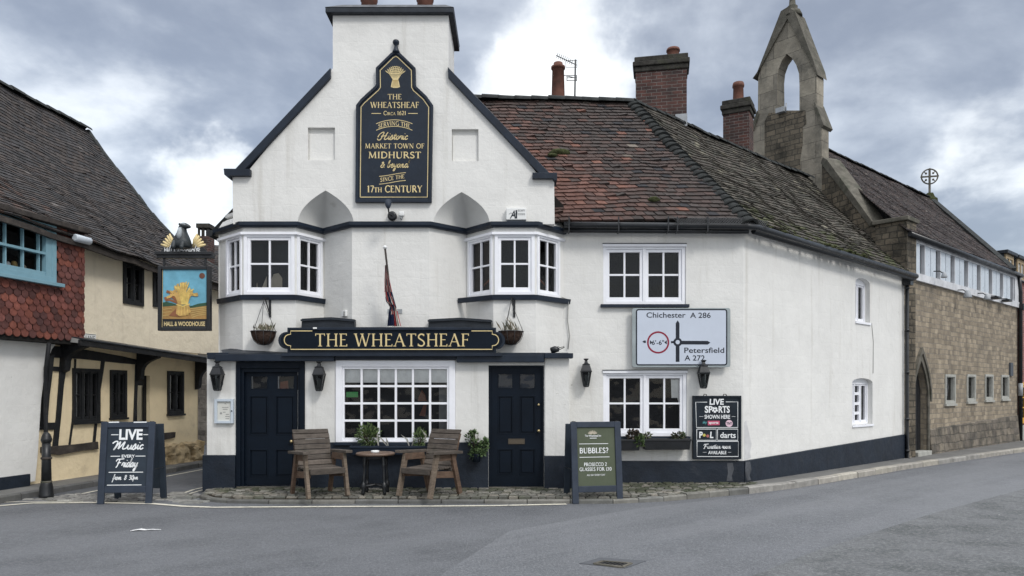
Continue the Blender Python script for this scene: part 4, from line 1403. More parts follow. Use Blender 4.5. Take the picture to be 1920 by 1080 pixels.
# gable chimney
cx0, cx1 = PU.hit(624, 100)[0], PU.hit(841, 100)[0]
cz0, cz1 = PU.hit(624, 128)[1], PU.hit(624, 29)[1]
b = MB()
b.box(PU, cx0, cx1, cz0 - 1.4, cz1, -1.18, -0.26)
b.box(PU, cx0, cx1, cz0, cz1, -0.27, 0.0)
st = b.build('chimney_stack', 'white_render', pub, recalc=False)
b = MB()
kx0, kx1 = cx0 - .10, cx1 + .09
b.box(PU, kx0, kx1, cz1, cz1 + .085, -1.30, 0.10)
b.hexa([PU.w(kx0 - .01, .11, cz1 + .085), PU.w(kx1 + .01, .11, cz1 + .085), PU.w(kx1 + .01, -1.31, cz1 + .085), PU.w(kx0 - .01, -1.31, cz1 + .085)],
       [PU.w(kx0 + .22, -.12, cz1 + .24), PU.w(kx1 - .14, -.12, cz1 + .24), PU.w(kx1 - .14, -1.1, cz1 + .24), PU.w(kx0 + .22, -1.1, cz1 + .24)])
b.build('chimney_cap', 'lead', st, bevel=0.01)
for px in (692, 797):
    p = at(px, 8, 12.75)
    b = MB()
    b.lathe((p.x, p.y, cz1 + .2), [(.135, 0), (.135, .28), (.15, .30), (.15, .36), (.12, .4)], 14)
    b.build('chimney_pot', 'terracotta', st)

# ground floor ledge in lead, behind it the boards over the doors
b = MB()
for x0, y0, x1, y1, d in ((388, 661, 428, 673, .10), (403, 664, 626, 677, .135), (626, 658, 856, 667.5, .10), (856, 665, 1021, 679, .13), (1021, 662, 1075, 671.5, .15)):
    r = P0.rect(x0, y0, x1, y1, d)
    b.box(P0, r[0], r[1] - .002, r[2], r[3], -0.05, d)
r = P0.rect(626, 666, 856, 677)
b.box(P0, r[0], r[1], r[2] + .02, r[3], -0.05, .075)
b.wbox(-4.98, 0.92, D0 - .04, DN + .05, 2.262, 2.30)
b.build('fascia_ledge', 'navy_paint', pub, bevel=0.008)
b = MB()
b.hexa([at(417, 661, 12.05), at(455, 661, 12.05), at(560, 664, 12.02), at(420, 663, 12.0)], [at(414, 656, 12.5), at(432, 653.5, 12.4), at(560, 661, 12.3), at(440, 655, 12.3)])
b.build('lead_flashing', 'lead', pub)
for x0, x1, y0, yb, pk in ((565, 665, 597.5, 616, 0.55), (803, 922, 598.5, 616, 0.5)):
    xm = x0 + (x1 - x0) * pk
    b = MB()
    b.poly(PU, PU.pts([(x0, yb), (x0 + 1, y0), (xm, y0 - 3), (x1 - 1, y0 + 1), (x1, yb)], .13), -0.4, 0.13)
    b.bar(PU.w(*(lambda q: (q[0], .15, q[1]))(PU.hit(x0 - 1, y0 + 3, .15))), PU.w(*(lambda q: (q[0], .15, q[1]))(PU.hit(xm, y0, .15))), .03, .03)
    b.bar(PU.w(*(lambda q: (q[0], .15, q[1]))(PU.hit(xm, y0, .15))), PU.w(*(lambda q: (q[0], .15, q[1]))(PU.hit(x1 + 1, y0 + 4, .15))), .03, .03)
    b.build('lead_hood', 'lead', pub)

# doors and windows of the ground floor
d1 = P0.rect(451, 691, 557, 912)
r1 = MB()
r1.ring(P0, HD1[0], HD1[1], 0.09, HD1[3], 0.075, -0.2, 0.025, wt=.11, wb=.02)
r1.ring(P0, HD1[0] + .02, HD1[1] - .02, 0.10, HD1[3] - .04, 0.10, -0.2, -0.012, wt=.13, wb=.02)
f = lambda r, L: tuple(((r[0] - L[0]) / (L[1] - L[0]), (r[1] - L[0]) / (L[1] - L[0]), (r[2] - L[2]) / (L[3] - L[2]), (r[3] - L[2]) / (L[3] - L[2])))
L1 = (d1[0] + .02, d1[1] - .02, 0.13, d1[3] - .03)
P1 = [f(P0.rect(*q), L1) for q in ((465, 742, 500, 816), (514, 742, 549, 816), (465, 843, 500, 895), (514, 843, 549, 895))]
G1 = [f(P0.rect(*q), L1) for q in ((466, 704, 500, 730), (516, 704, 550, 730))]
door = panel_door(pub, P0, *L1, -0.075, P1, 'door_paint', G1, 'wide navy front door with two small panes at its top')
o = r1.build('door_frame', 'door_paint', door, bevel=0.004)
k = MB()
k.quad(*[P0.w(*(lambda q: (q[0], -.13, q[1]))(P0.hit(x, y, -.13))) for x, y in ((524, 729), (541, 729), (540, 714), (526, 716))])  # orange quad behind the pane stands for a reflected lamp
k.build('reflected_lamp', 'orange_cloth_reflection', door, recalc=False)
for px, py in ((545, 828),):
    s_, z_ = P0.hit(px, py)
    k = MB()
    k.blob(P0.w(s_, -.035, z_), (.028, .028, .028))
    k.tube([P0.w(s_, -.08, z_), P0.w(s_, -.03, z_)], .012)
    k.build('handle', 'brass', door)
k = MB()
k.box(P0, HD1[0] + .02, HD1[1] - .02, 0.03, 0.115, -0.3, 0.04)
k.build('door_step', 'coping_stone', door)

L2 = (HD2[0] + .03, HD2[1] - .03, 0.12, HD2[3] - .02)
P2 = [f(P0.rect(*q), L2) for q in ((933, 742, 962, 814), (974, 742, 1004, 814), (933, 842, 962, 891), (974, 842, 1004, 891))]
G2 = [f(P0.rect(*q), L2) for q in ((933, 700, 962, 729), (974, 700, 1004, 729))]
door = panel_door(pub, P0, *L2, -0.06, P2, 'door_paint', G2, 'narrow navy door with a brass letterbox')
k = MB()
k.ring(P0, HD2[0] + .001, HD2[1] - .001, 0.10, HD2[3] - .001, 0.032, -0.2, -0.03)
k.build('door_frame', 'door_paint', door)
k = MB()
for g in G2:
    a, c, e, h = [L2[0] + (L2[1] - L2[0]) * g[0], L2[0] + (L2[1] - L2[0]) * g[1], L2[2] + (L2[3] - L2[2]) * g[2], L2[2] + (L2[3] - L2[2]) * g[3]]
    k.quad(P0.w(a, -.10, e), P0.w(c, -.10, e), P0.w(c, -.10, h), P0.w(a, -.10, h))
k.build('door_curtain', 'board_blue', door, recalc=False)
for py in (759, 808):
    s_, z_ = P0.hit(1010, py)
    k = MB()
    k.blob(P0.w(s_, -.02, z_), (.026, .026, .026) if py > 800 else (.02, .012, .02))
    k.tube([P0.w(s_, -.07, z_), P0.w(s_, -.02, z_)], .012)
    k.build('handle', 'brass', door)
r = P0.rect(953, 823, 984, 833)
k = MB()
k.ring(P0, r[0], r[1], r[2], r[3], .012, -.062, -.048)
k.box(P0, r[0] + .014, r[1] - .014, r[2] + .014, r[3] - .014, -.062, -.052)
k.build('letterbox', 'old_brass', door)
k = MB()
k.box(P0, HD2[0], HD2[1], 0.03, 0.105, -0.3, 0.05)
k.build('door_step', 'coping_stone', door)

big = sash_window(pub, P0, HWB[0] + .002, HWB[1] - .002, HWB[2] + .002, HWB[3] - .002, 6, 4, 1, fw=.10, sw=.035, bw=.036, face=.03, name='shop_window', room=0.9, wb=.02, sill=(.02, .05, .07, 'navy_paint'))
k = MB()
r = P0.rect(640, 684, 844, 719)
nx_ = 24
for q in range(nx_):
    a, c = r[0] + (r[1] - r[0]) * q / nx_, r[0] + (r[1] - r[0]) * (q + 1) / nx_
    da, dc = -.058 - .008 * math.sin(q * 1.9), -.058 - .008 * math.sin(q * 1.9 + 1.9)
    k.quad(P0.w(a, da, r[2] + .015), P0.w(c, dc, r[2] + .015), P0.w(c, dc, r[3]), P0.w(a, da, r[3]))
k.build('cafe_curtain', 'net_curtain', big, recalc=False)
k = MB()
r = P0.rect(649, 737, 671, 747, -.04)
k.box(P0, r[0], r[1], r[2] + .02, r[3] + .02, -.05, -.047)
k.build('window_sticker', 'green_sticker', big)
k = MB()
for poly in ([(783, 752), (800, 752), (797, 740), (791, 731), (786, 742)], [(786, 779), (797, 781), (800, 758), (794, 760)]):
    k.poly(P0, P0.pts(poly, -.3), -.32, -.3)
k.build('dried_flowers', 'orange_cloth_reflection', big)
k = MB()
r = P0.rect(823, 723, 838, 829, -.25)
k.box(P0, r[0], r[1], r[2] + .1, r[3], -.27, -.25)
k.build('curtain', 'cloth_grey', big)
# ship in the bay window
k = MB()
for poly in ([(505, 548), (537, 549), (534, 528), (522, 512), (513, 514), (506, 530)], [(487, 549), (500, 549), (500, 518)], [(477, 548), (484, 548), (482, 530)]):
    k.poly(PU, PU.pts(poly, -.2), -.22, -.2)
bw = [o for o in pub.children if o.name.startswith('bay_window') and 'head' not in o.name]
k.build('model_ship', 'cloth_cream', bw[1])
for idx, poly in ((3, [(907, 537), (908, 532), (921, 519), (921, 524)]), (5, [(1009, 519), (1010, 524), (1022, 536), (1021, 531)])):
    pl = SEG[6 if idx == 3 else 8]
    k = MB()
    k.poly(pl, pl.pts(poly, -.12), -.13, -.12)
    k.build('ribbon', 'orange_cloth_reflection', bw[idx])

# the long plain wing: street front and the wall that turns the corner
HU, HL = PR.rect(1131, 460, 1286, 571), PR.rect(1131, 697, 1288, 818)
HA = W2.rect(1604, 522, 1631, 604)
HB = W2.rect(1598, 709, 1636, 796)
b = MB()
b.wall(PR, 0.86, 4.0, 0.05, 4.5, [HU, HL], 0.14)
b.wall(W2, 0, W2.len, 0.05, 4.5, [HA, HB], 0.2)
b.build('wing_wall', 'white_render', pub, recalc=False)
for h in (HU, HL):
    w = sash_window(pub, PR, h[0] + .002, h[1] - .002, h[2] + .002, h[3] - .002, 2, 2, 2, fw=.06, sw=.05, bw=.032, face=-.02, mull=.05, name='casement_window', room=.8, sill=(.05, .055, .07, 'navy_paint'))
    k = MB()
    k.box(PR, h[0] - .01, h[1] + .01, h[3] - .022, h[3] + .022, -.015, .02)
    k.build('window_head', 'white_paint', w)
    k = MB()
    k.box(PR, h[0] - .012, h[1] + .012, h[3] + .022, h[3] + .034, -.015, .03)
    k.build('drip_strip', 'lead', w)
    if h is HL:
        k = MB()
        k.poly(PR, PR.pts([(1258, 711), (1278, 711), (1278, 757), (1273, 757), (1270, 746), (1259, 746)], -.12), -.125, -.12)
        k.build('curtain', 'net_curtain', w)
for h, cols in ((HA, 2), (HB, 3)):
    zc = h[3]
    rise = 0.10
    w = sash_window(pub, W2, h[0] + .002, h[1] - .002, h[2] + .002, zc - rise * .9, 1, 1, cols, fw=.04, sw=.035, bw=.022, face=-.10, name='arched_window', room=.6, sill=(.02, .05, .03), mull=.03)
    k = MB()
    m_, hw = (h[0] + h[1]) / 2, (h[1] - h[0]) / 2
    cur = [(m_ + hw * math.cos(math.pi * i / 10), zc - rise + rise * math.sin(math.pi * i / 10)) for i in range(11)]
    k.poly(W2, [(h[0], zc), (h[0], zc - rise), *cur[::-1][1:-1], (h[1], zc - rise), (h[1], zc)], -.19, 0.001)
    k.build('arch_head', 'white_render', w)
    k = MB()
    k.box(W2, h[0] + .003, h[1] - .003, zc - rise * .88, zc - .002, -.2, -.11)
    k.build('arch_infill', 'white_paint', w)
    if cols == 3:
        wl_ = (h[1] - h[0] - .08 - .06) / 3
        a_ = h[0] + .04 + wl_ + .03
        for q in (.27, .5, .74):
            k = MB()
            zq = h[2] + (zc - rise - h[2]) * q
            k.box(W2, a_ + .03, a_ + wl_ - .03, zq - .03, zq + .03, -.16, -.125)
            k.build('glazing_bar', 'white_paint', w)
        k = MB()
        k.blob(W2.w(h[0] + (h[1] - h[0]) * .62, -.32, h[2] + .33), (.12, .1, .12), 10, 7)  # solid orange blob standing in for a reflection in the glass
        k.build('orange_reflection', 'orange_cloth_reflection', w)

b = MB()
b.poly(W2, W2.pts([(1395.5, 792), (1399, 788), (1403, 806), (1409, 832), (1406, 848), (1408, 858), (1399, 861), (1395.5, 861)]), 0.0, .003)
b.build('worn_paint', 'worn_patch', pub)
b = MB()
b.poly(W2, W2.pts([(1398, 866), (1406, 865), (1409, 880), (1405, 892), (1408, 900), (1400, 901), (1397, 885)], .05), .05, .053)
b.build('worn_paint', 'worn_plinth', pub)
b = MB()
b.poly(PR, PR.pts([(1363, 868), (1374, 868), (1376, 880), (1372, 893), (1374, 902), (1362, 902), (1365, 886)], .05), .05, .053)
b.build('worn_paint', 'worn_plinth', pub)

# roofs of the wing
R0 = Vector((2.50, 15.4, 7.70))
K0 = Vector((4.05, 12.58, 4.57))
A0 = Vector((8.03, 21.5))          # foot of the chapel gable's apex
RE = Vector((8.32, 20.60, 7.60))
EE = Vector((E0[0] + NN.x * .2 - UU.x * .02, E0[1] + NN.y * .2 - UU.y * .02, 4.47))


def col_front(u, v, rng):
    x = u + rng.gauss(0, .10)
    red = math.exp(-((x - .30) / .24) ** 2) * (0.24 + 0.78 * math.exp(-((v - .22) / .30) ** 2)) + 0.35 * math.exp(-((x - .15) / .2) ** 2 - ((v - .5) / .3) ** 2)
    red = min(1, max(0, red + rng.gauss(0, .2)))
    a, b_ = Vector((.054, .045, .042)), Vector((.132, .066, .052))
    c = a.lerp(b_, red * .85)
    if rng.random() < .08:
        c = Vector((.165, .082, .062)) if rng.random() < red + .15 else Vector((.03, .03, .033))
    if rng.random() < .008:
        c = Vector((.15, .13, .11))
    return tuple(c * rng.uniform(.82, 1.16))


def col_side(u, v, rng):
    c = Vector(rng.choice(((.072, .066, .056), (.062, .058, .050), (.080, .072, .060), (.066, .058, .050), (.056, .054, .044))))
    if v < .14 and rng.random() < .35:
        c = Vector((.058, .062, .034))
    if rng.random() < .03:
        c = Vector((.14, .13, .10))
    return tuple(c * rng.uniform(.7, 1.3))


b, ub = MB(), MB()
S = tile_field(b, (0.30, 12.58, 4.57), K0, R0, (-2.0, 15.4, 7.78), 0.135, 0.18, col_front, 11, sag=.03, wav=.03, thick=.026)
underlay(ub, S)
rf = b.build('front_roof', 'tile_roof', pub)
ub.build('roof_underlay', 'underlay', rf, recalc=False)
b, ub = MB(), MB()
S = tile_field(b, K0, EE, RE, R0, 0.125, 0.17, col_side, 12, sag=.10, wav=.05, thick=.025)
underlay(ub, S)
rs = b.build('side_roof', 'tile_mossy', pub)
ub.build('roof_underlay', 'underlay', rs, recalc=False)
b = MB()
b.quad((-2, 15.4, 7.72), R0, R0 + Vector((0, 3, -3.2)), Vector((-2, 18.4, 4.5)))
b.quad(R0, RE, RE + Vector((-2.2, 2.4, -3.2)), R0 + Vector((0, 3, -3.2)))
b.build('rear_roof', 'underlay', rs, recalc=False)
# bonnet hip tiles, stacked up the hip
b = MB()
HR = random.Random(4)
nh = 30
hs = (K0 - R0)
for k in range(nh):
    p = R0.lerp(K0, (k + 0.15) / nh)
    dsag = -0.06 * math.sin(math.pi * k / nh)
    p = p + Vector((0, 0, dsag + .02))
    t = hs.normalized()
    s_ = t.cross(Vector((0, 0, 1))).normalized()
    w_ = s_.cross(t)
    if w_.z < 0:
        w_ = -w_
    w0 = .19 * HR.uniform(.92, 1.08)
    q = p + t * (hs.length / nh * 1.25)
    m = 9
    up = [(math.cos(math.pi * i / (m - 1)), math.sin(math.pi * i / (m - 1))) for i in range(m)]
    lift = .055 + HR.uniform(-.01, .012)
    A = b.add([p + s_ * w0 * .62 * x + w_ * (.07 * y - .045) for x, y in up])
    B = b.add([q + s_ * w0 * x + w_ * (lift + .085 * y - .06 - .05 * abs(x)) for x, y in up])
    B2 = b.add([q + s_ * w0 * .95 * x + w_ * (lift + .085 * y - .105 - .05 * abs(x)) for x, y in up])
    for i in range(m - 1):
        b.face([A[i], A[i + 1], B[i + 1], B[i]], True)
        b.face([B[i], B[i + 1], B2[i + 1], B2[i]])
b.build('hip_tiles', 'hip_tile', rf)
b = MB()
ridge_tiles(b, [(-2.0, 15.4, 7.75), (.4, 15.4, 7.72), R0 + Vector((0, 0, -.03))], .13, .33, HR, .8)
ridge_tiles(b, [R0 + Vector((0, 0, -.03)), R0.lerp(RE, .35) + Vector((0, 0, -.06)), R0.lerp(RE, .7) + Vector((0, 0, -.07)), RE], .12, .33, HR, .8)
b.build('ridge_tiles', 'hip_tile', rf)
for px, py, sx, sz_ in ((1048, 291, .20, .075), (1225, 380, .10, .06), (1035, 297, .1, .05)):
    v_ = (py - 412) / (190 - 412)
    D = 12.58 + (15.4 - 12.58) * v_ - .03
    p = at(px, py, D)
    k = MB()
    k.blob((p.x, p.y - .03, p.z + .04), (sx, .09, sz_), 12, 6, .25, HR)
    k.build('moss_clump', 'moss', rf)
# eaves: gutter with brackets and the wire leaf guard
b = MB()
GL = [Vector((0.88, 12.55, 4.49)), Vector((K0.x + .03, 12.55, 4.47)), Vector((EE.x + .05, EE.y - .06, 4.38))]
b.tube([GL[0], GL[1] + Vector((-.08, 0, 0)), GL[1] + Vector((.1, .09, 0)), GL[2]], .058, 10)
b.tube([g + Vector((0, .06, -.075)) for g in (GL[0], GL[1] + Vector((-.05, 0, 0)))], .045, 6)
b.tube([GL[1] + Vector((.05, .1, -.06)), GL[2] + Vector((-.03, .05, -.055))], .05, 6)
for px in (1067, 1160, 1253, 1270, 1327):
    p = at(px, 425, 12.49)
    b.bar((p.x, 12.485, 4.38), (p.x, 12.485, 4.62), .022, .012)
    b.bar((p.x, 12.485, 4.385), (p.x, 12.62, 4.36), .022, .012)
gt = b.build('gutter', 'gutter_black', pub)
b = MB()
G0 = [at(1262, 412, 12.5), at(1330, 412, 12.5), at(1400, 414, 12.5), at(1442, 430, 12.78)]
LL = sub_line([tuple(p) for p in G0], .045)
zz = lambda p: 4.53 if p.x < 4.0 else 4.52
for i in range(0, len(LL) - 3):
    p, q = LL[i], LL[i + 3]
    b.tube([(p.x, p.y - .02, 4.485), (q.x, q.y + .045, 4.61)], .0045, 4, smooth=False)
    b.tube([(q.x, q.y - .02, 4.485), (p.x, p.y + .045, 4.61)], .0045, 4, smooth=False)
for z, dy in ((4.485, -.02), (4.61, .045)):
    b.tube([(p.x, p.y + dy, z) for p in LL[::4]], .005, 4, smooth=False)
b.build('leaf_guard', 'wire_dark', gt)
b = MB()
rr = random.Random(9)
for k in range(26):
    t = rr.uniform(.12, .98)
    p = GL[1].lerp(GL[2], t)
    b.bar(p + Vector((0, 0, .02)), p + Vector((rr.uniform(-.02, .02), rr.uniform(-.02, .02), rr.uniform(.08, .17))), .008, .008)
for k in range(46):
    t = rr.uniform(.05, .95) if k % 2 else rr.uniform(.4, .62)
    p = GL[1].lerp(GL[2], t)
    b.blob(p + Vector((rr.uniform(-.08, .03), rr.uniform(-.02, .1), .06 + rr.uniform(-.01, .05))), (rr.uniform(.03, .08), rr.uniform(.03, .07), .03), 7, 5, .3, rr)
b.build('gutter_moss', 'moss', gt)
b = MB()
p = W2.w(W2.len - .07, .09, 0)
b.tube([(p.x, p.y, 4.34), (p.x, p.y, .08), (p.x + .02, p.y - .06, .07)], .042, 8)
for z in (4.1, 3.1, 2.1, 1.0, .25):
    b.lathe((p.x, p.y, z), [(.055, 0), (.055, .05)], 8)
b.box(W2, W2.len - .16, W2.len + .02, 4.18, 4.42, .03, .2)
b.build('downpipe', 'gutter_black', pub)
# closed shell behind
b = MB()
b.poly(Pl((0, 12.86), (1, 12.86)), [(-2.08, 8.02), (.9, 4.9), (.86, 4.46), (-4.9, 4.46), (-4.9, 4.8)], -4.3, 0.0, back=True)
b.build('gable_roof', 'underlay', pub)
b = MB()
A = [(-2.08, 7.95), (-4.60, 4.98), (-5.22, 4.36), (-5.27, 4.45), (-4.64, 5.10), (-2.08, 8.09)]
b.poly(Pl((0, 12.9), (1, 12.9)), A, -4.3, 0.0)
b.build('gable_roof_slope', 'hip_tile', pub)
b = MB()
b.tube([(-5.24, 12.8, 4.41), (-5.24, 17, 4.41)], .06, 8)
b.build('side_gutter', 'gutter_black', pub)

# the two brick stacks and the tall pot on the ridge


def stack(x0, x1, yb, yt, D, capy, pots, rot, depth):
    c = at((x0 + x1) / 2, yb, D)
    w = (x1 - x0) / FPX * D
    z0, z1, zc = at(0, yb, D).z - .5, at(0, yt, D).z, at(0, capy, D).z
    pl = Pl((c.x, c.y), (c.x + math.cos(rot), c.y + math.sin(rot)))
    m = MB()
    m.box(pl, -w / 2 + .03, w / 2 - .03, z0, zc, -depth, 0)
    s_ = m.build('chimney_stack', 'brickwork', pub)
    m = MB()
    m.box(pl, -w / 2, w / 2, zc, zc + (z1 - zc) * .34, -depth - .03, .03)
    m.box(pl, -w / 2 - .035, w / 2 + .035, zc + (z1 - zc) * .34, zc + (z1 - zc) * .66, -depth - .06, .065)
    m.box(pl, -w / 2 + .0, w / 2 - .0, zc + (z1 - zc) * .66, z1, -depth - .02, .02)
    m.build('chimney_cap', 'brick_cap', s_, bevel=.02)
    for px, py, r in pots:
        p = pl.w((px - (x0 + x1) / 2) / FPX * D, -depth / 2, z1 - .02)
        hgt = at(0, py, D).z - z1
        m = MB()
        m.lathe(p, [(r * 1.05, 0), (r, .06), (r * .92, hgt * .8), (r * 1.08, hgt * .82), (r * 1.08, hgt * .92), (r * .95, hgt + .02), (r * .7, hgt + .02), (r * .7, hgt - .1)], 14)
        m.build('chimney_pot', 'terracotta', s_)
    return s_, pl, w


s1_, pl1, w1 = stack(1190, 1289, 218, 103, 16.6, 132, [(1262, 82, .145)], -.2, .6)
m = MB()
m.box(pl1, w1 / 2 - .28, w1 / 2 - .02, at(0, 240, 16.6).z, at(0, 217, 16.6).z, .0, .03)
m.build('lead_apron', 'galvanised', s1_)
stack(1354, 1406, 288, 185, 19.0, 212, [(1380, 147, .14)], -.48, .62)
p = at(1046.5, 192, 16.2)
m = MB()
m.lathe((p.x, p.y, p.z - .3), [(.16, 0), (.15, .3), (.13, 1.02), (.155, 1.03), (.155, 1.08), (.10, 1.09), (.10, 1.16), (.085, 1.17)], 14)
m.build('chimney_pot', 'terracotta', pub)


# ------------------------------------------------------------------ the chapel
chapel = thing('chapel', 'long stone chapel with bellcote, tiled roof and a strip of windows under its eaves', 'building', (E0[0], E0[1], 0))
GB = Pl((A0.x, A0.y), (A0.x + NN.x, A0.y + NN.y))               # face of the bellcote
GK = Pl((E0[0] - NN.x * 3, E0[1] - NN.y * 3), E0)                 # face of the kneeler
GS = Pl((A0.x, A0.y), E0)                                        # the skewed gable wall between them
RN, RT = -3.77, 1.64                                             # where the ridge starts, across and along
CL = 9.45
HDR = W2.rect(1712, 668, 1738, 860)
L_ = W2.len
hw = []
for x0, y0, x1, y1 in ((1771, 702, 1790, 757), (1812, 702, 1828, 753), (1846, 702, 1861, 750), (1876.5, 703, 1890.5, 748)):
    hw.append(W2.rect(x0, y0, x1, y1))
zw0, zw1 = sum(h[2] for h in hw) / 4, sum(h[3] for h in hw) / 4
hw = [(h[0], h[1], h[2], h[3]) for h in hw]
ds0, ds1 = HDR[0], HDR[1]
b = MB()
zsp = W2.hit(1725, 742)[1]
zap = W2.hit(1725, 674)[1]
b.wall(W2, L_ + .005, L_ + CL, 0.05, 4.42, [*hw, (ds0, ds1, .15, zap)], .17)
# pointed head of the doorway: fill the corners
m_, w0 = (ds0 + ds1) / 2, (ds1 - ds0) / 2
arcp = [(m_ + w0 * (1 - t ** 1.8), zsp + (zap - .03 - zsp) * t) for t in [i / 8 for i in range(9)]]
b.poly(W2, [*arcp, (m_, zap + .001), (ds1, zap + .001)], -.165, 0.001)
b.poly(W2, [(2 * m_ - s_, z_) for s_, z_ in arcp][::-1] + [(ds0, zap + .001), (m_, zap + .001)], -.165, 0.001)
b.box(Pl((E0[0] + UU.x * CL, E0[1] + UU.y * CL), (E0[0] + UU.x * CL - NN.x, E0[1] + UU.y * CL - NN.y)), 0, 6, 0, 5.3, -.02, 0)
b.build('wall', 'rubble_stone', chapel, recalc=False)
b = MB()
for a, c, dz in ((ds1 + .12, L_ + CL, 0), (L_ + .05, ds0 - .12, 0)):
    b.hexa([W2.w(a, -.05, .03), W2.w(c, -.05, .03), W2.w(c, .10, .03), W2.w(a, .10, .03)], [W2.w(a, -.05, .78), W2.w(c, -.05, .98), W2.w(c, .03, .90), W2.w(a, .03, .70)])
b.build('plinth', 'plinth_stone', chapel, bevel=.02)
b = MB()
for e0, wd, dd in ((.0, .10, .035), (.10, .07, .07)):
    for sg in (1, -1):
        lo = [(m_ + sg * (w0 + e0), .2 if e0 == 0 else zsp - .15)] + [(m_ + sg * ((w0 + e0) * (1 - t ** 1.8)), zsp + (zap - .03 + e0 * 1.9 - zsp) * t) for t in [i / 8 for i in range(9)]]
        hi = [(m_ + sg * (w0 + e0 + wd), .2 if e0 == 0 else zsp - .15)] + [(m_ + sg * ((w0 + e0 + wd) * (1 - t ** 1.8)), zsp + (zap - .03 + (e0 + wd) * 1.9 - zsp) * t) for t in [i / 8 for i in range(9)]]
        for i in range(len(lo) - 1):
            b.poly(W2, [lo[i], hi[i], hi[i + 1], lo[i + 1]], -.02, dd)
arch = b.build('door_arch', 'coping_stone', chapel)
b = MB()
b.box(W2, ds0 - .01, ds1 + .01, .1, zap, -.24, -.15)
for i in range(1, 5):
    c = ds0 + (ds1 - ds0) * i / 5
    b.box(W2, c - .01, c + .01, .15, zap, -.16, -.14)
b.build('door', 'black_timber', chapel)
b = MB()
b.box(W2, ds0, ds1, .05, .2, -.3, .12)
b.build('door_step', 'kerb_stone' if False else 'stone_frame', chapel, bevel=.01)
for h in hw:
    w = sash_window(chapel, W2, h[0], h[1], h[2], h[3], 1, 1, 1, fw=.065, sw=.02, bw=.02, face=.03, paint='stone_frame', name='window', room=.35, deep=.12, glass='glass', sill=(.03, .06, .06))
    k = MB()
    k.quad(W2.w(h[0] + .1, -.2, h[2] + .1), W2.w((h[0] + h[1]) / 2, -.2, h[2] + .1), W2.w((h[0] + h[1]) / 2, -.2, h[3] - .1), W2.w(h[0] + .1, -.2, h[3] - .1))
    k.build('blind', 'cloth_grey', w, recalc=False)
# strip of windows under the eaves
z0c, z1c = 4.42, 5.36
b = MB()
b.box(W2, L_ + .12, L_ + CL + .02, 4.38, 4.56, -.1, .07)
b.box(W2, L_ + .12, L_ + CL + .02, 5.30, 5.37, -.1, .05)
b.box(W2, L_ + CL - .5, L_ + CL + .02, 4.56, 5.3, -.1, .05)
nb = 8
st_ = (CL - .75) / nb
for i in range(nb + 1):
    b.box(W2, L_ + .17 + i * st_ - .02, L_ + .17 + i * st_ + .02, 4.56, 5.30, -.1, .03)
cw = b.build('clerestory_frame', 'weathered_board', chapel)
for i in range(nb):
    a = L_ + .17 + i * st_
    b = MB()
    b.box(W2, a + .03, a + st_ * .36, 4.56, 5.30, -.06, .02)
    b.box(W2, a + st_ * .38, a + st_ * .70, 4.56, 5.30, -.06, .024)
    o = b.build('clerestory_light', 'clerestory_panel', chapel)
    b = MB()
    b.box(W2, a + st_ * .72, a + st_ - .03, 4.56, 5.30, -.12, -.05)
    b.build('pane', 'slate', o)
b = MB()
b.tube([W2.w(L_ - .0, .12, 5.41), W2.w(L_ + CL, .12, 5.41)], .065, 8)
b.box(W2, L_ + .1, L_ + CL, 5.37, 5.45, -.1, .08)
b.build('gutter', 'gutter_black', chapel)


def col_chapel(u, v, rng):
    c = Vector(rng.choice(((.062, .050, .048), (.050, .042, .042), (.072, .055, .050), (.056, .050, .048))))
    if rng.random() < .04:
        c = Vector((.11, .095, .085))
    return tuple(c * rng.uniform(.75, 1.25))


def cpt(t, n_, z):
    return Vector((E0[0] + UU.x * t + NN.x * n_, E0[1] + UU.y * t + NN.y * n_, z))


b, ub = MB(), MB()
S = tile_field(b, cpt(-.2, .14, 5.47), cpt(8.25, .14, 5.47), cpt(12.85, RN, 9.27), cpt(RT + 1.0, RN, 9.2), .115, .17, col_chapel, 21, sag=.05, wav=.02, thick=.013)
underlay(ub, S)
crf = b.build('roof', 'tile_roof', chapel)
ub.build('roof_underlay', 'underlay', crf, recalc=False)
b = MB()
ridge_tiles(b, [cpt(RT + .42, RN, 9.19), cpt(12.85, RN, 9.26)], .11, .4, HR, .7)
b.build('ridge_tiles', 'hip_tile', crf)
b = MB()
b.quad(cpt(RT + .15, RN - .02, 9.18), cpt(12.8, RN - .02, 9.25), cpt(12.8, -7.5, 5.4), cpt(RT + 1, -7.5, 5.4))
b.build('rear_roof', 'underlay', crf, recalc=False)
b = MB()
b.bar(cpt(12.9, RN + .02, 9.27), cpt(8.32, .16, 5.48), .16, .12)
b.build('far_coping', 'hip_tile', chapel)
# gable wall, coping, kneeler
b = MB()
_g = GS.pts([(1634, 427), (1542, 309)])
b.poly(GS, [(_g[1][0], 0.1), (GS.len, 0.1), (GS.len, 5.2), *_g], -.35, .02)
b.build('gable_wall', 'dark_rubble', chapel)
c1 = GS.pts([(1545, 295), (1553, 299), (1638, 415), (1633, 425), (1541, 306)])
b = MB()
b.poly(GS, c1, -.42, .05)
b.build('gable_coping', 'coping_stone', chapel, bevel=.01)
KN = GK.rect(1642, 418, 1702, 512)
b = MB()
b.box(GK, KN[0], KN[1], 4.3, KN[3], -.55, .03)
kn = b.build('kneeler_block', 'dark_rubble', chapel, bevel=.01)
b = MB()
b.box(GK, KN[0] - .06, KN[1] + .05, KN[3], KN[3] + .10, -.62, .10)
b.build('kneeler_cap', 'coping_stone', kn, bevel=.015)
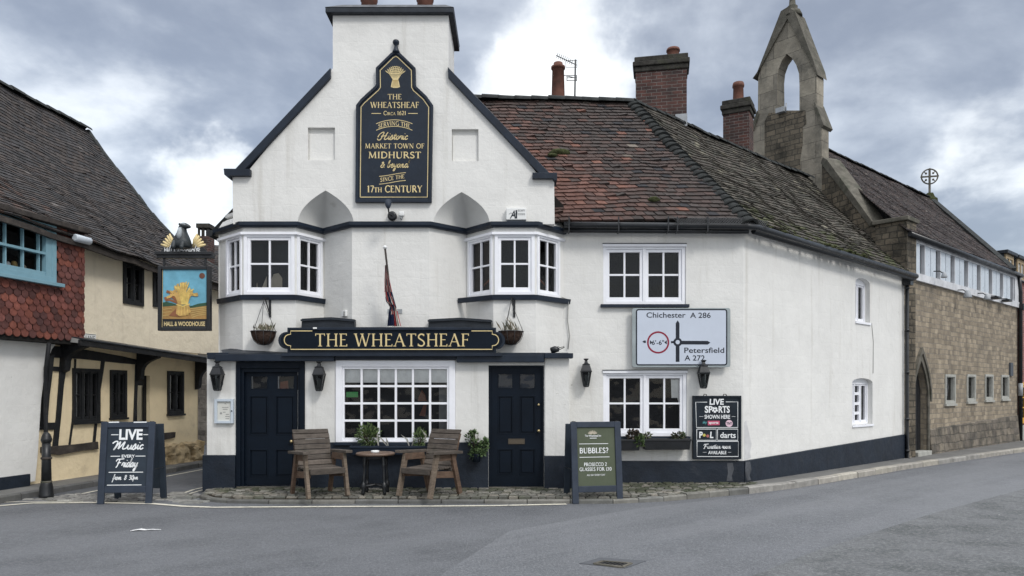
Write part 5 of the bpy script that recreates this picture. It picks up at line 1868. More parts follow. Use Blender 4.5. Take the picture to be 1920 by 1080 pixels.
# bellcote
b = MB()
TH = .42
low = GB.pts([(1411.5, 350), (1412, 243), (1421, 209), (1421.5, 146), (1427, 128), (1477.5, 30), (1528, 126), (1531.5, 142), (1531, 196), (1541, 237), (1541, 360)])
hole = GB.pts([(1458, 207), (1457, 150), (1459, 132), (1465, 115), (1475, 101), (1485, 109), (1493, 122), (1498, 138), (1499, 160), (1499, 207)])
b.poly(GB, low, -TH, .0, holes=[hole])
bc = b.build('bellcote', 'ashlar', chapel, recalc=True)
b = MB()
b.poly(GB, GB.pts([(1440, 340), (1434, 290), (1434, 228), (1442, 212), (1510, 207), (1512, 232), (1505, 238), (1505, 270), (1500, 300), (1503, 345)]), -.1, .012)
b.build('rubble_panel', 'dark_rubble', bc)
b = MB()
sl = GB.pts([(1413, 148), (1420, 140), (1466, 22), (1479, 14), (1492, 22), (1531, 126), (1534, 141), (1527, 128), (1478, 36), (1427, 128)])
b.poly(GB, sl, -TH - .12, .06)
for q in (((1408, 244), (1421, 208), (1424, 214), (1414, 246)), ((1529, 191), (1546, 235), (1541, 240), (1527, 202))):
    b.poly(GB, GB.pts(q), -TH - .1, .05)
b.build('gablet_coping', 'coping_stone', bc)
b = MB()
hz = GB.hit(1479, 22)
p = GB.w(hz[0], -TH / 2, hz[1] - .1)
b.lathe(p, [(.30, 0), (.22, .18), (.12, .22), (.16, .30), (.10, .36), (.08, .6), (.18, .7), (.05, .85)], 8)
b.build('finial', 'coping_stone', bc)
b = MB()
hz = GB.hit(1465, 212)
b.box(GB, hz[0] - .1, hz[0] + .16, hz[1] - .02, hz[1] + .12, .0, .16)
b.tube([GB.w(hz[0] + .18, .08, hz[1] - .05), GB.w(hz[0] + .19, .08, hz[1] + .22)], .018, 6)
b.build('bell_bracket', 'galvanised', bc)
# wheel cross on the far end of the ridge
b = MB()
cp = cpt(12.8, RN, 0)
top = at(1743, 331, cp.y)
c = Vector((top.x, cp.y, top.z))
xl = Pl((c.x, c.y), (c.x + 1, c.y - .25))
R_ = .29
ring = [xl.w(R_ * math.cos(2 * math.pi * k / 24), 0, c.z + R_ * math.sin(2 * math.pi * k / 24)) for k in range(25)]
b.tube(ring, .028, 6)
b.bar(xl.w(0, 0, c.z - .66), xl.w(0, 0, c.z + R_ + .03), .06, .06, (0, 1, 0))
b.bar(xl.w(-R_ - .03, 0, c.z), xl.w(R_ + .03, 0, c.z), .055, .055)
for k in range(4):
    a = math.pi / 4 + k * math.pi / 2
    b.blob(xl.w(R_ * .62 * math.cos(a), 0, c.z + R_ * .62 * math.sin(a)), (.045, .04, .045), 8, 5)
    b.tube([xl.w(R_ * .66 * math.cos(a), 0, c.z + R_ * .66 * math.sin(a)), xl.w(R_ * math.cos(a), 0, c.z + R_ * math.sin(a))], .018, 5)
crs = b.build('roof_cross', 'coping_stone', chapel)
b = MB()
b.lathe((c.x, c.y, c.z - 1.2), [(.34, 0), (.30, .3), (.2, .38), (.13, .55)], 4, False, math.pi / 5)
b.build('cross_base', 'moss', crs)
b = MB()
p = W2.w(L_ + CL - .04, .09, 0)
b.tube([(p.x - .12, p.y - .1, 5.35), (p.x, p.y, 4.9), (p.x, p.y, .1)], .06, 8)
b.box(W2, L_ + CL - .14, L_ + CL + .06, 4.3, 4.5, .08, .2)
dp = b.build('downpipe', 'gutter_black', chapel)
b = MB()
b.lathe((p.x, p.y, 1.55), [(.068, 0), (.068, .4)], 8)
b.build('pipe_sleeve', 'galvanised', dp)
b = MB()
r = W2.rect(1891.5, 680, 1896.5, 705)
b.box(W2, r[0], r[1], r[2], r[3], 0, .05)
b.build('plaque', 'slate', chapel)
for px, py, sc in ((1762, 512, .7), (1806, 547, 1.0), (1843, 553, .8), (1868, 558, .5), (1888, 563, .5)):
    s_, z_ = W2.hit(px, py, .2)
    t = thing('floodlight', {1762: 'grey floodlight on the board nearest the white corner pub', 1806: 'larger twin-headed floodlight hanging under the strip windows', 1843: 'hanging pale floodlight just past the larger twin-headed one',
                             1868: 'flat dark floodlight under the sixth pair of strip windows', 1888: 'flat dark floodlight nearest the tall drainpipe'}[px], 'floodlight', W2.w(s_, .07, z_), 'floodlights under the strip windows')
    m = MB()
    m.tube([W2.w(s_, .06, z_ + .06), W2.w(s_, .2, z_ + .05), W2.w(s_, .26, z_)], .015, 6)
    m.build('bracket', 'iron_black', t)
    m = MB()
    u = W2.w(s_, .3, z_ - .03)
    if sc > .6:
        m.lathe(u + Vector((0, 0, -.14 * sc)), [(.10 * sc, 0), (.11 * sc, .02), (.06 * sc, .16 * sc), (.03, .2 * sc)], 10)
        m.build('lamp_head', 'galvanised', t)
    else:
        m.box(W2, s_ - .16, s_ + .16, z_ - .04, z_ + .02, .1, .3)
        m.build('lamp_head', 'iron_black', t)

# ------------------------------------------------------------------ the brick house past the chapel
house = thing('brick_house', 'red brick house with slate mansard dormers past the end of the stone chapel', 'building', tuple(cpt(CL + .4, 0, 0)))
HP = Pl(tuple(cpt(CL + .12, 0, 0))[:2], tuple(cpt(CL + 9, 0, 0))[:2])
b = MB()
hy = (.16, 1.2, .64, 1.98)
b.wall(HP, 0, 8.5, .05, 5.25, [hy], .2)
b.box(Pl(tuple(cpt(CL + .14, 0, 0))[:2], tuple(cpt(CL + .14, -1, 0))[:2]), .0, 6, .05, 5.25, -.02, 0)
b.build('wall', 'red_brick', house, recalc=False)
b = MB()
b.box(HP, 0, 8.5, .03, .58, -.05, .06)
b.build('plinth', 'stone_frame', house)
sash_window(house, HP, *hy[:2], *hy[2:], 2, 3, 1, fw=.1, sw=.06, bw=.04, face=.05, paint='yellow_paint', room=.4)
b = MB()
b.hexa([HP.w(-.1, .12, 5.25), HP.w(8.5, .12, 5.25), HP.w(8.5, -6, 5.25), HP.w(-.1, -6, 5.25)], [HP.w(.1, -2.0, 6.5), HP.w(8.5, -2.0, 6.5), HP.w(8.5, -4.5, 6.5), HP.w(.1, -4.5, 6.5)])
b.hexa([HP.w(.1, -2.0, 6.5), HP.w(8.5, -2.0, 6.5), HP.w(8.5, -4.5, 6.5), HP.w(.1, -4.5, 6.5)], [HP.w(.6, -2.8, 6.7), HP.w(8.5, -2.8, 6.7), HP.w(8.5, -3.4, 6.7), HP.w(.6, -3.4, 6.7)])
b.build('mansard_roof', 'slate', house)
for t in (.35, 1.7):
    b = MB()
    b.box(HP, t, t + .95, 5.4, 6.28, -2.0, -.5)
    dm = b.build('dormer', 'slate', house)
    b = MB()
    b.box(HP, t - .12, t + 1.07, 6.28, 6.38, -2.1, -.36)
    b.build('dormer_roof', 'lead', dm)
    b = MB()
    b.ring(HP, t + .02, t + .93, 5.5, 6.27, .13, -.52, -.45)
    b.box(HP, t + .42, t + .53, 5.52, 6.2, -.52, -.455)
    b.build('dormer_frame', 'ochre_paint', dm)
    b = MB()
    b.quad(HP.w(t + .05, -.49, 5.5), HP.w(t + .9, -.49, 5.5), HP.w(t + .9, -.49, 6.25), HP.w(t + .05, -.49, 6.25))
    b.build('pane', 'clerestory_panel', dm, recalc=False)

# ------------------------------------------------------------------ the timber-framed cottage on the left
cot = thing('cottage', 'old timber-framed cottage of cream render with red tile-hung jetty and sagging tiled roof', 'building', (-8.0, 13.2, 0))
s1, s2 = WL.hit(20, 800)[0] - 3, WL.hit(371, 800)[0]
sJ = JL.hit(156.5, 550)[0]
ZJ = 2.55
hs_ = {}
hs_['A'] = WL.rect(135, 691, 186, 791)
hs_['B'] = WL.rect(205.5, 694, 236, 783)
hs_['D'] = (*WL.rect(254, 704, 281, 800)[:2], .1, WL.rect(254, 704, 281, 800)[3])
hs_['C'] = WL.rect(313, 696, 343, 776)
b = MB()
b.wall(WL, s1, s2, .05, 2.62, list(hs_.values()), .2)
b.box(Pl((WL.w(s2, 0, 0).x, WL.w(s2, 0, 0).y), (WL.w(s2, -1, 0).x, WL.w(s2, -1, 0).y)), 0, 5, .05, 2.6, -.02, 0)
b.build('lower_wall', 'cream_render', cot, recalc=False)
u1 = WL.rect(229, 494, 267, 572)
u2 = WL.rect(285, 512, 299, 576)
b = MB()
b.wall(WL, WL.hit(150, 550)[0] - .3, 8.0, 2.55, 4.36, [u1, u2], .2, d=.012)
b.build('upper_wall', 'pale_cream_render', cot, recalc=False)
b = MB()
sE = WL.hit(72, 800, .12)[0]
b.poly(WL, [(s1, .05), *WL.pts([(66, 902), (71, 850), (74, 800), (77, 750), (82, 712), (88, 680), (97, 655), (104, 646)], .12), (s1, 2.6)], -.1, .12)
b.build('whitewashed_wall', 'white_render', cot)
b = MB()
b.box(WL, s1, WL.hit(56, 890, .15)[0], .05, .30, 0, .16)
b.build('plinth', 'plinth_paint', cot)
# jetty with scalloped tiles
j0 = JL.hit(0, 500)[0] - 3.2
hj = [JL.hit(-45, 480)[0], JL.hit(102, 480)[0], 3.50, 4.46]
b = MB()
b.wall(JL, j0, sJ, ZJ, 4.5, [tuple(hj)], .3)
b.box(JL, j0, sJ, ZJ - .06, ZJ - .002, -.6, .0)
b.quad(JL.w(sJ, 0, ZJ), JL.w(sJ, -.6, ZJ), JL.w(sJ, -.6, 4.5), JL.w(sJ, 0, 4.5))
jt = b.build('jetty_wall', 'underlay', cot, recalc=False)


def col_hung(u, v, rng):
    c = Vector(rng.choice(((.155, .054, .040), (.18, .062, .044), (.13, .047, .038), (.10, .042, .037), (.085, .038, .034), (.145, .056, .047))))
    q = mnoise.noise(Vector((u * 9, v * 5, 3.0)))
    if q > .28:
        c = c * .62 + Vector((.008, .006, .007))
    elif q < -.3:
        c = c * 1.3
    return tuple(c * rng.uniform(.8, 1.2))


b = MB()
f0, f1 = (hj[0] - .02 - j0) / (sJ - j0), (hj[1] + .02 - j0) / (sJ - j0)
zt = 4.46
tile_field(b, JL.w(j0, .02, ZJ), JL.w(sJ, .02, ZJ), JL.w(sJ, .02, zt), JL.w(j0, .02, zt), .108, .148, col_hung, 31, wav=.008, thick=.014, scallop=True, wall=True,
           skip=lambda u, v: f0 < u < f1 and (3.44 - ZJ) / (zt - ZJ) < v + .02 < (4.6 - ZJ) / (zt - ZJ))
b.build('hung_tiles', 'tile_roof', cot, recalc=False)
tw = sash_window(cot, JL, hj[0], hj[1], hj[2], hj[3], 1, 1, 1, fw=.085, sw=.05, bw=.025, face=.045, paint='teal_paint', name='teal_sash_window', room=.6, wb=.09, sill=(.10, .06, .12), deep=.13)
k = MB()
k.box(JL, hj[0] + .12, hj[1] - .2, 3.945, 3.985, -.07, .03)
k.build('meeting_rail', 'teal_paint', tw)
k = MB()
k.box(JL, JL.hit(83, 480)[0], hj[1] - .08, hj[2] + .05, hj[3] - .08, -.05, .035)
k.build('stile', 'teal_paint', tw)
for px in (73, 43, 10, -22):
    c_ = JL.hit(px, 450, -.02)[0]
    k = MB()
    k.box(JL, c_ - .013, c_ + .013, hj[2] + .1, hj[3] - .13, -.062, -.012)
    k.build('glazing_bar', 'teal_paint', tw)
rr = random.Random(2)
for px, py, c_ in ((13, 498, 'white_plastic'), (26, 497, 'gold_dark'), (44, 504, 'cloth_cream'), (48, 510, 'terracotta')):
    s_, z_ = JL.hit(px, py, -.14)
    k = MB()
    k.blob(JL.w(s_, -.14, z_ + .01), (.055, .05, .06), 8, 6, .2, rr)
    k.build('ornament', c_, tw)
b = MB()
b.box(JL, j0, sJ + .05, 4.47, 4.56, -.1, .13)
b.build('eaves_board', 'old_timber', cot, bevel=.01)

# roof


def col_cot(u, v, rng):
    c = Vector(rng.choice(((.050, .045, .044), (.043, .040, .041), (.056, .049, .046), (.058, .048, .044), (.040, .039, .040))))
    if v < .4 and u < .45 and rng.random() < .3:
        c = Vector((.075, .050, .042))
    if rng.random() < .008:
        c = Vector((.10, .09, .085))
    return tuple(c * rng.uniform(.75, 1.25))


eA, eB = Vector((-8.27, 9.0, 4.50)), Vector((-6.62, 18.7, 4.12))
rA, rB = Vector((-12.76, 9.0, 8.72)), Vector((-10.8, 18.85, 8.32))
b, ub = MB(), MB()
S = tile_field(b, eA, eB, rB, rA, .118, .165, col_cot, 41, sag=.34, wav=.05, thick=.018)
underlay(ub, S, 12, -.03, 12)
cr = b.build('roof', 'tile_roof', cot)
ub.build('roof_underlay', 'underlay', cr, recalc=False)
b = MB()
ridge_tiles(b, [S(q / 10, 1.0) for q in range(11)], .12, .35, rr, .8)
ridge_tiles(b, [S(1.0, 1.0 - q / 10, .0) for q in range(11)], .07, .3, rr, .7)
b.build('ridge_tiles', 'hip_tile', cr)
b = MB()
b.quad(rA, rB, rB + Vector((-3.5, 1, -4)), rA + Vector((-3.5, 0, -4)))
b.face(b.add([S(1, q / 10, -.04) for q in range(11)] + [rB + Vector((-3.5, 1, -4))]))
b.build('rear_roof', 'underlay', cr, recalc=False)
b = MB()
for q in range(12):
    p0_, p1_ = S(.42 + .58 * q / 12, 0, -.05), S(.42 + .58 * (q + 1) / 12, 0, -.05)
    b.bar(p0_ + Vector((-.05, 0, -.04)), p1_ + Vector((-.05, 0, -.04)), .05, .12)
b.build('eaves_beam', 'old_timber', cr)
b = MB()
for q in range(10):
    p0_, p1_ = S(.0 + .43 * q / 10, 0, -.05), S(.43 * (q + 1) / 10, 0, -.05)
    b.bar(p0_ + Vector((.02, 0, -.07)), p1_ + Vector((.02, 0, -.07)), .06, .09)
b.build('eaves_beam', 'old_timber', cr)

# pent roof over the ground floor windows with its brackets
q0, q1 = WL.hit(100, 650)[0], WL.hit(389, 690)[0]
zA, zB = 2.56, 2.36
PT = 0.52
b = MB()
b.hexa([WL.w(q0, -.02, zA + .0), WL.w(q1, -.02, zB + .0), WL.w(q1, PT, zB - .05), WL.w(q0, PT, zA - .05)], [WL.w(q0, -.02, zA + .12), WL.w(q1, -.02, zB + .12), WL.w(q1, PT, zB + .02), WL.w(q0, PT, zA + .02)])
pt = b.build('pent_roof', 'soffit', cot)
b = MB()
b.hexa([WL.w(q0, PT - .02, zA - .09), WL.w(q1, PT - .02, zB - .09), WL.w(q1, PT + .03, zB - .09), WL.w(q0, PT + .03, zA - .09)], [WL.w(q0, PT - .02, zA + .01), WL.w(q1, PT - .02, zB + .01), WL.w(q1, PT + .03, zB + .01), WL.w(q0, PT + .03, zA + .01)])
b.build('fascia', 'black_timber', pt)
b = MB()
b.hexa([WL.w(q0, PT - .05, zA + .028), WL.w(q1, PT - .05, zB + .028), WL.w(q1, PT + .05, zB + .01), WL.w(q0, PT + .05, zA + .01)], [WL.w(q0, -.0, zA + .14), WL.w(q1, -.0, zB + .14), WL.w(q1, PT + .05, zB + .03), WL.w(q0, PT + .05, zA + .03)])
b.build('lead_cover', 'lead', pt)


def bracket(s_, z1, dep, hgt, w=.11):
    m = MB()
    pl = Pl((WL.w(s_, 0, 0).x, WL.w(s_, 0, 0).y), (WL.w(s_, 1, 0).x, WL.w(s_, 1, 0).y))
    cur = [(.02 + .10 + (dep - .12) * (t ** 2.0), z1 - hgt + (hgt - .09) * t ** .62) for t in [i / 8 for i in range(9)]]
    m.poly(pl, [(.015, z1), (.015, z1 - hgt - .12), (.1, z1 - hgt - .08), *cur, (dep, z1)], -w / 2, w / 2)
    m.build('bracket', 'black_timber', cot, bevel=.006)


bracket(WL.hit(117, 690)[0], zA - .02, .50, .42, .13)
bracket(WL.hit(258, 690)[0], 2.44, .50, .44)
bracket(WL.hit(368, 700)[0] - .02, 2.36, .50, .52)


def timber(pxs, d=.03, m='black_timber'):
    t = MB()
    t.poly(WL, WL.pts(pxs), -.02, d)
    t.build('timber', m, cot, bevel=.006)


timber([(112, 668), (126, 668), (118, 720), (113, 775), (106, 842), (97, 840), (104, 785), (109, 720)])
timber([(86, 686), (113, 688), (112, 697), (84, 694)], .026)
timber([(66, 793), (105, 792), (104, 806), (66, 806)], .026)
timber([(75, 838), (105, 836), (140, 833), (180, 828), (181, 842), (150, 845), (108, 853), (75, 849)], .05, 'old_timber')
timber([(94, 648), (160, 656), (228, 668), (262, 676), (262, 684), (225, 681), (150, 673), (92, 670)], .034)
timber([(139, 673), (142, 673), (137, 790), (131, 834), (128, 834), (134, 790)], .02)
timber([(189, 676), (195, 677), (187, 730), (181, 790), (177, 831), (173, 832), (177, 790), (184, 725)], .028)
timber([(253, 676), (263, 678), (257, 720), (253, 797), (249, 797), (252, 720)], .024)
timber([(300, 812), (326, 810), (325, 820), (300, 826)], .05, 'old_timber')
timber([(80, 668), (88, 664), (84, 700), (79, 740), (74, 800), (70, 800), (74, 740), (78, 700)], .16)
for nm in 'ABC':
    hh = hs_[nm]
    w = sash_window(cot, WL, hh[0], hh[1], hh[2], hh[3], 1, 2, {'A': 3, 'B': 2, 'C': 2}[nm], fw=.06, sw=.03, bw=.018, face=.035, paint='black_timber', name='casement_window', room=.4, mull=.05)
    k = MB()
    nl = {'A': 3, 'B': 2, 'C': 2}[nm]
    for i in range(nl):
        wl_ = (hh[1] - hh[0] - .12) / nl
        a = hh[0] + .06 + wl_ * i + wl_ * .40
        k.box(WL, a, a + wl_ * .30, hh[2] + .1, hh[3] - .08, -.062, -.055)
    k.build('curtain', 'net_curtain', w)
    k = MB()
    k.box(WL, hh[0] - .02, hh[1] + .02, hh[2] - .04, hh[2], -.02, .06)
    k.build('sill', 'black_timber', w)
for hh, lights in ((u1, 2), (u2, 1)):
    w = sash_window(cot, WL, hh[0], hh[1], hh[2], hh[3], 1, 2, lights, fw=.07, sw=.035, bw=.02, face=.045, paint='black_timber', name='casement_window', room=.4)
    if lights == 2:
        k = MB()
        for i in range(2):
            wl_ = (hh[1] - hh[0] - .14) / 2
            a = hh[0] + .07 + wl_ * i + wl_ * .35
            k.box(WL, a, a + wl_ * .3, hh[2] + .12, hh[3] - .3, -.062, -.055)
        k.build('curtain', 'net_curtain', w)
hd = hs_['D']
dd_ = panel_door(cot, WL, hd[0], hd[1], .1, hd[3], -.08, [(.15, .85, .08, .42)], 'black_timber', [(.2, .8, .5, .9)])
b = MB()
for hgt_, L_0, amp in ((0, 0, 0),):
    nx, nz = 46, 12
    a0, a1 = WL.hit(296, 850)[0], WL.hit(371, 850)[0] + .02
    idx = []
    for j in range(nz + 1):
        row = []
        for i in range(nx + 1):
            s_ = a0 + (a1 - a0) * i / nx
            z_ = .08 + .46 * j / nz
            q = mnoise.noise(Vector((s_ * 7, z_ * 8, 1.0)))
            v_ = mnoise.cell(Vector((s_ * 6 + q * .5, z_ * 7 + q * .4, 2.0)))
            d_ = .10 + .05 * v_ + .05 * q
            if j == nz:
                d_ = -.01
            row.append(b.add([WL.w(s_, d_, z_ + (.04 * q if j > 8 else 0))])[0])
        idx.append(row)
    for j in range(nz):
        for i in range(nx):
            b.face([idx[j][i], idx[j][i + 1], idx[j + 1][i + 1], idx[j + 1][i]])
b.build('rough_stone_base', 'cream_stone', cot)
b = MB()
pd = WL.w(WL.hit(67, 860)[0], .2, 0)
pu = WL.w(WL.hit(92, 662, .4)[0], .4, 0)
b.tube([(pu.x, pu.y, 2.47), (pd.x, pd.y, 2.05), (pd.x, pd.y, .14), (pd.x + .05, pd.y, .11)], .034, 8)
b.build('drainpipe', 'black_timber', cot)
bl = thing('bulkhead_lamp', 'pale tubular lamp under the eaves of the cottage above red scalloped tiles', 'lamp', JL.w(sJ - .15, .08, 4.33))
m = MB()
m.tube([JL.w(sJ - .34, .12, 4.335), JL.w(sJ - .32, .12, 4.335), JL.w(sJ + .0, .12, 4.335), JL.w(sJ + .02, .12, 4.335)], [.05, .068, .068, .05], 12)
m.build('diffuser', 'clerestory_panel', bl)
m = MB()
m.box(JL, sJ - .2, sJ - .1, 4.36, 4.42, -.0, .13)
m.build('bracket', 'iron_black', bl)

# ------------------------------------------------------------------ the old stone house at the end of the lane
far = thing('stone_house', 'dark rubble stone house with tiled roof glimpsed down the lane behind the pub sign', 'building', (-7, 23.5, 0))
FP = Pl((-12.5, 22.6), (-3.2, 24.4))
b = MB()
b.wall(FP, 0, FP.len, .02, 4.7, [], .3)
b.build('wall', 'far_stone', far, recalc=False)
b, ub = MB(), MB()
S2 = tile_field(b, FP.w(0, .3, 4.55), FP.w(FP.len, .3, 4.35), FP.w(FP.len, -3, 6.7), FP.w(0, -3, 6.9), .13, .18, col_cot, 51, sag=.1, wav=.05)
underlay(ub, S2)
o = b.build('roof', 'tile_roof', far)
ub.build('roof_underlay', 'underlay', o, recalc=False)
b = MB()
b.quad(FP.w(0, -3, 6.9), FP.w(FP.len, -3, 6.7), FP.w(FP.len, -6, 4), FP.w(0, -6, 4))
b.build('rear_roof', 'underlay', o, recalc=False)
p = at(385, 445, 24.8)
b = MB()
b.wbox(p.x - .22, p.x + .22, p.y - .22, p.y + .22, 5.2, p.z)
st = b.build('chimney_stack', 'brickwork', far)
b = MB()
for dx in (-.15, 0, .15):
    for dy in (-.15, .15):
        b.wbox(p.x + dx - .03, p.x + dx + .03, p.y + dy - .03, p.y + dy + .03, p.z, p.z + .28)
b.wbox(p.x - .22, p.x + .22, p.y - .22, p.y + .22, p.z + .28, p.z + .42)
b.build('chimney_cap', 'brick_cap', st)


# ------------------------------------------------------------------ signs on the pub
class Face:
    """Pixel ruler on an upright plane standing d out from it."""
    def __init__(self, pl, d):
        self.pl, self.d = pl, d
        s, z = pl.hit(900, 600, d)
        self.k = (pl.w(s, d, z).y) / FPX

    def p(self, x, y):
        return self.pl.hit(x, y, self.d)

    def pts(self, L):
        return self.pl.pts(L, self.d)

    def m(self, px):
        return px * self.k


# --- tall board on the gable
g = thing('gable_sign', 'tall navy and gold board with a painted wheatsheaf and a ball finial on the gable', 'sign', PU.w(PU.hit(740, 379)[0], 0, PU.hit(740, 379)[1]))
F = Face(PU, .07)
out = [(666, 379), (667.5, 197), (676, 186), (703, 161), (705, 157), (704.5, 127), (733, 99), (742, 95), (750, 99), (779, 127), (779.5, 158), (781, 162), (800, 180), (812, 197), (809, 379)]
inn = [(671, 374), (672.5, 199), (680, 189.5), (707, 164.5), (709.5, 160), (709, 129), (735, 103.5), (742, 100), (748, 103.5), (774.5, 129), (775, 160), (777, 165), (796, 183), (807.5, 199), (804.5, 374)]
b = MB()
b.poly(PU, F.pts(out), .0, .075, holes=[F.pts(inn)])
b.build('frame', 'navy_paint', g, bevel=.004)
b = MB()
b.poly(PU, F.pts(inn), .0, .05)
b.build('board', 'board_navy' if 'board_navy' in MATS else 'navy_paint', g)
b = MB()
x_, z_ = F.p(742, 96)
c = PU.w(x_, .04, z_)
b.lathe(c, [(.07, -.02), (.05, .03), (.028, .08), (.024, .11), (.05, .135), (.056, .165), (.045, .19), (.015, .205)], 12)
b.build('finial', 'navy_paint', g)
ink = Ink(PU, .052)
bl_ = [(675, 369), (676.5, 200), (683, 192), (709, 168.5), (713, 163), (712.5, 131), (737, 107), (742, 104.5), (746, 107), (771, 131), (771.5, 163), (775, 169), (793, 185), (803.5, 200), (801, 369), (675, 369)]
ink.line(F.pts(bl_), F.m(1.5))
for txt, y, hpx, wpx, bold in (('THE', 185.5, 10, 27, 1.1), ('WHEATSHEAF', 201.5, 11, 92, 1.1), ('Circa 1621', 215, 7.5, 43, 1.2), ('MARKET TOWN OF', 277.5, 9, 112, 1.2), ('MIDHURST', 296, 12, 100, 1.45), ('17th CENTURY', 360, 12.5, 104, 1.35)):
    s_, z_ = F.p(740, y)
    ink.roman(txt, s_, z_, F.m(hpx), F.m(wpx), bold, small=.72)
for x0, x1, y in ((696, 714, 212), (765, 783, 212)):
    ink.line(F.pts([(x0, y), (x1, y)]), F.m(1.2))
# the two waved mottoes
s_, z_ = F.p(739, 237)
wv = lambda q: (q[0], q[1] + F.m(4.5) - F.m(5.5) * ((q[0] - s_) / F.m(32)) ** 2 * 1.2)
ink.roman('SERVING THE', s_, z_ - F.m(2), F.m(8), F.m(60), 1.1, warp=wv)
for dy in (-3.6, 8.6):
    ink.line([wv((s_ + F.m(34) * (i / 6 - 1), z_ + F.m(dy))) for i in range(13)], F.m(1.1))
s2_, z2_ = F.p(735.5, 337)
wv2 = lambda q: (q[0], q[1] + F.m(2.0) * math.sin((q[0] - s2_) / F.m(25) * 1.6) + F.m(1.5) * (q[0] - s2_) / F.m(25))
ink.roman('SINCE THE', s2_, z2_, F.m(7.5), F.m(46), 1.1, warp=wv2)
for dy in (-4.2, 10.4):
    ink.line([wv2((s2_ + F.m(25) * (i / 6 - 1), z2_ + F.m(dy))) for i in range(13)], F.m(1.1))
s_, z_ = F.p(738, 261)
ink.script('Historic', s_, z_, F.m(7.2), F.m(52), .22)
s_, z_ = F.p(739, 313.5)
ink.script('& beyond', s_, z_, F.m(7), F.m(52), .22)


def sheaf(ink, s_, z_, h, spread=1.0, ears=11):
    """A bound wheatsheaf drawn in strokes: fanned ears, waist and skirt."""
    for k in range(ears):
        a = (k / (ears - 1) - .5) * 2
        tip = (s_ + a * h * .40 * spread, z_ + h * (.93 - .22 * a * a))
        ink.line([(s_ + a * h * .10, z_ + h * .36), (s_ + a * h * .26 * spread, z_ + h * .62), tip], h * .026)
        for q in range(4):
            f = .58 + q * .13
            mx, mz = s_ + a * h * (.26 * spread + (.14 * spread) * (f - .6) / .4), z_ + h * .62 + (tip[1] - z_ - h * .62) * (f - .6) / .4
            ink.line([(mx - h * .045, mz + h * .05), (mx, mz), (mx + h * .045, mz + h * .05)], h * .022)
    ink.fill([(s_ - h * .13, z_ + h * .36), (s_ + h * .13, z_ + h * .36), (s_ + h * .15, z_ + h * .28), (s_ + h * .20, z_ + h * .04), (s_ + h * .08, z_), (s_ - h * .08, z_), (s_ - h * .20, z_ + h * .04), (s_ - h * .15, z_ + h * .28)])


s_, z_ = F.p(741, 164)
sheaf(ink, s_, z_, F.m(43))
ink.build('lettering', 'gold', g)
ink = Ink(PU, .0555)
for k in range(-3, 4):
    ink.line([(s_ + k * F.m(1.2), z_ + F.m(14)), (s_ + k * F.m(2.0), z_ + F.m(2))], F.m(.5))
ink.line([(s_ - F.m(6), z_ + F.m(13.5)), (s_ + F.m(6), z_ + F.m(13.5))], F.m(1.2))
ink.build('sheaf_shading', 'gold_dark', g)

# --- name board over the door
PB = Pl((0, 11.98), (1, 11.98))
F = Face(PB, .05)
g = thing('name_board', 'long black name board with rounded ends and gilt roman letters over the entrance', 'sign', PB.w(F.p(735, 663)[0], -.1, F.p(735, 663)[1]))


def cap_outline(x0, x1, y0, y1, r, step):
    ym = (y0 + y1) / 2
    L = [(x0, y0), (x1, y0), (x1, ym - r), *[(x1 + r * .95 * math.sin(math.pi * i / 10) + 2, ym - r * math.cos(math.pi * i / 10)) for i in range(11)], (x1, ym + r), (x1, y1), (x0, y1), (x0, ym + r),
         *[(x0 - r * .95 * math.sin(math.pi * i / 10) - 2, ym + r * math.cos(math.pi * i / 10)) for i in range(11)], (x0, ym - r)]
    return L


b = MB()
b.poly(PB, F.pts(cap_outline(538, 930, 614, 662, 16, 4)), -.06, .03)
b.build('board', 'navy_paint', g, bevel=.006)
b = MB()
b.poly(PB, F.pts(cap_outline(541, 927, 617, 658, 13.5, 4)), .03, .05)
b.build('panel', 'door_paint', g, bevel=.004)
b = MB()
r = P0.rect(586, 613, 884, 619, .2)
b.box(PB, F.p(586, 0)[0], F.p(884, 0)[0], F.p(0, 619)[1], F.p(0, 613.5)[1], -.02, .075)
b.box(PB, F.p(528, 0)[0], F.p(941, 0)[0], F.p(0, 668)[1], F.p(0, 662.5)[1], -.1, .06)
b.build('moulding', 'navy_paint', g, bevel=.005)
ink = Ink(PB, .053)
s_, z_ = F.p(736, 649.5)
ink.roman('THE WHEATSHEAF', s_, z_, F.m(24), F.m(291), .95)
oi = cap_outline(545, 923, 620, 655, 10.5, 4)
top_i = oi.index((923, 620))
ink.line(F.pts([(586, 620.5), (545, 620.5), *[p for p in oi[::-1] if p[0] < 546 and 620 < p[1] < 655][::1], (545, 655), (923, 655), *[p for p in oi if p[0] >= 923 and 620 < p[1] < 655][::-1], (923, 620.5), (884, 620.5)]), F.m(1.6))
ink.build('lettering', 'gold', g)
t = thing('white_tag', 'tiny white strip on the top edge of the black name board', 'tag', PB.w(F.p(591, 615)[0], .06, F.p(591, 615)[1]))
b = MB()
b.hexa(*[[PB.w(F.p(x, 0)[0], d, F.p(0, y)[1]) for x, y in ((588, 617), (595, 617), (595, 614), (588, 614))] for d in (.031, .09)])
b.build('strip', 'white_plastic', t, bevel=.002)

# --- direction sign
F = Face(PR, .12)
g = thing('direction_sign', 'large pale road direction sign with a roundabout diagram and a width limit ring', 'road sign', PR.w(F.p(1277, 689)[0], 0, F.p(1277, 689)[1]))


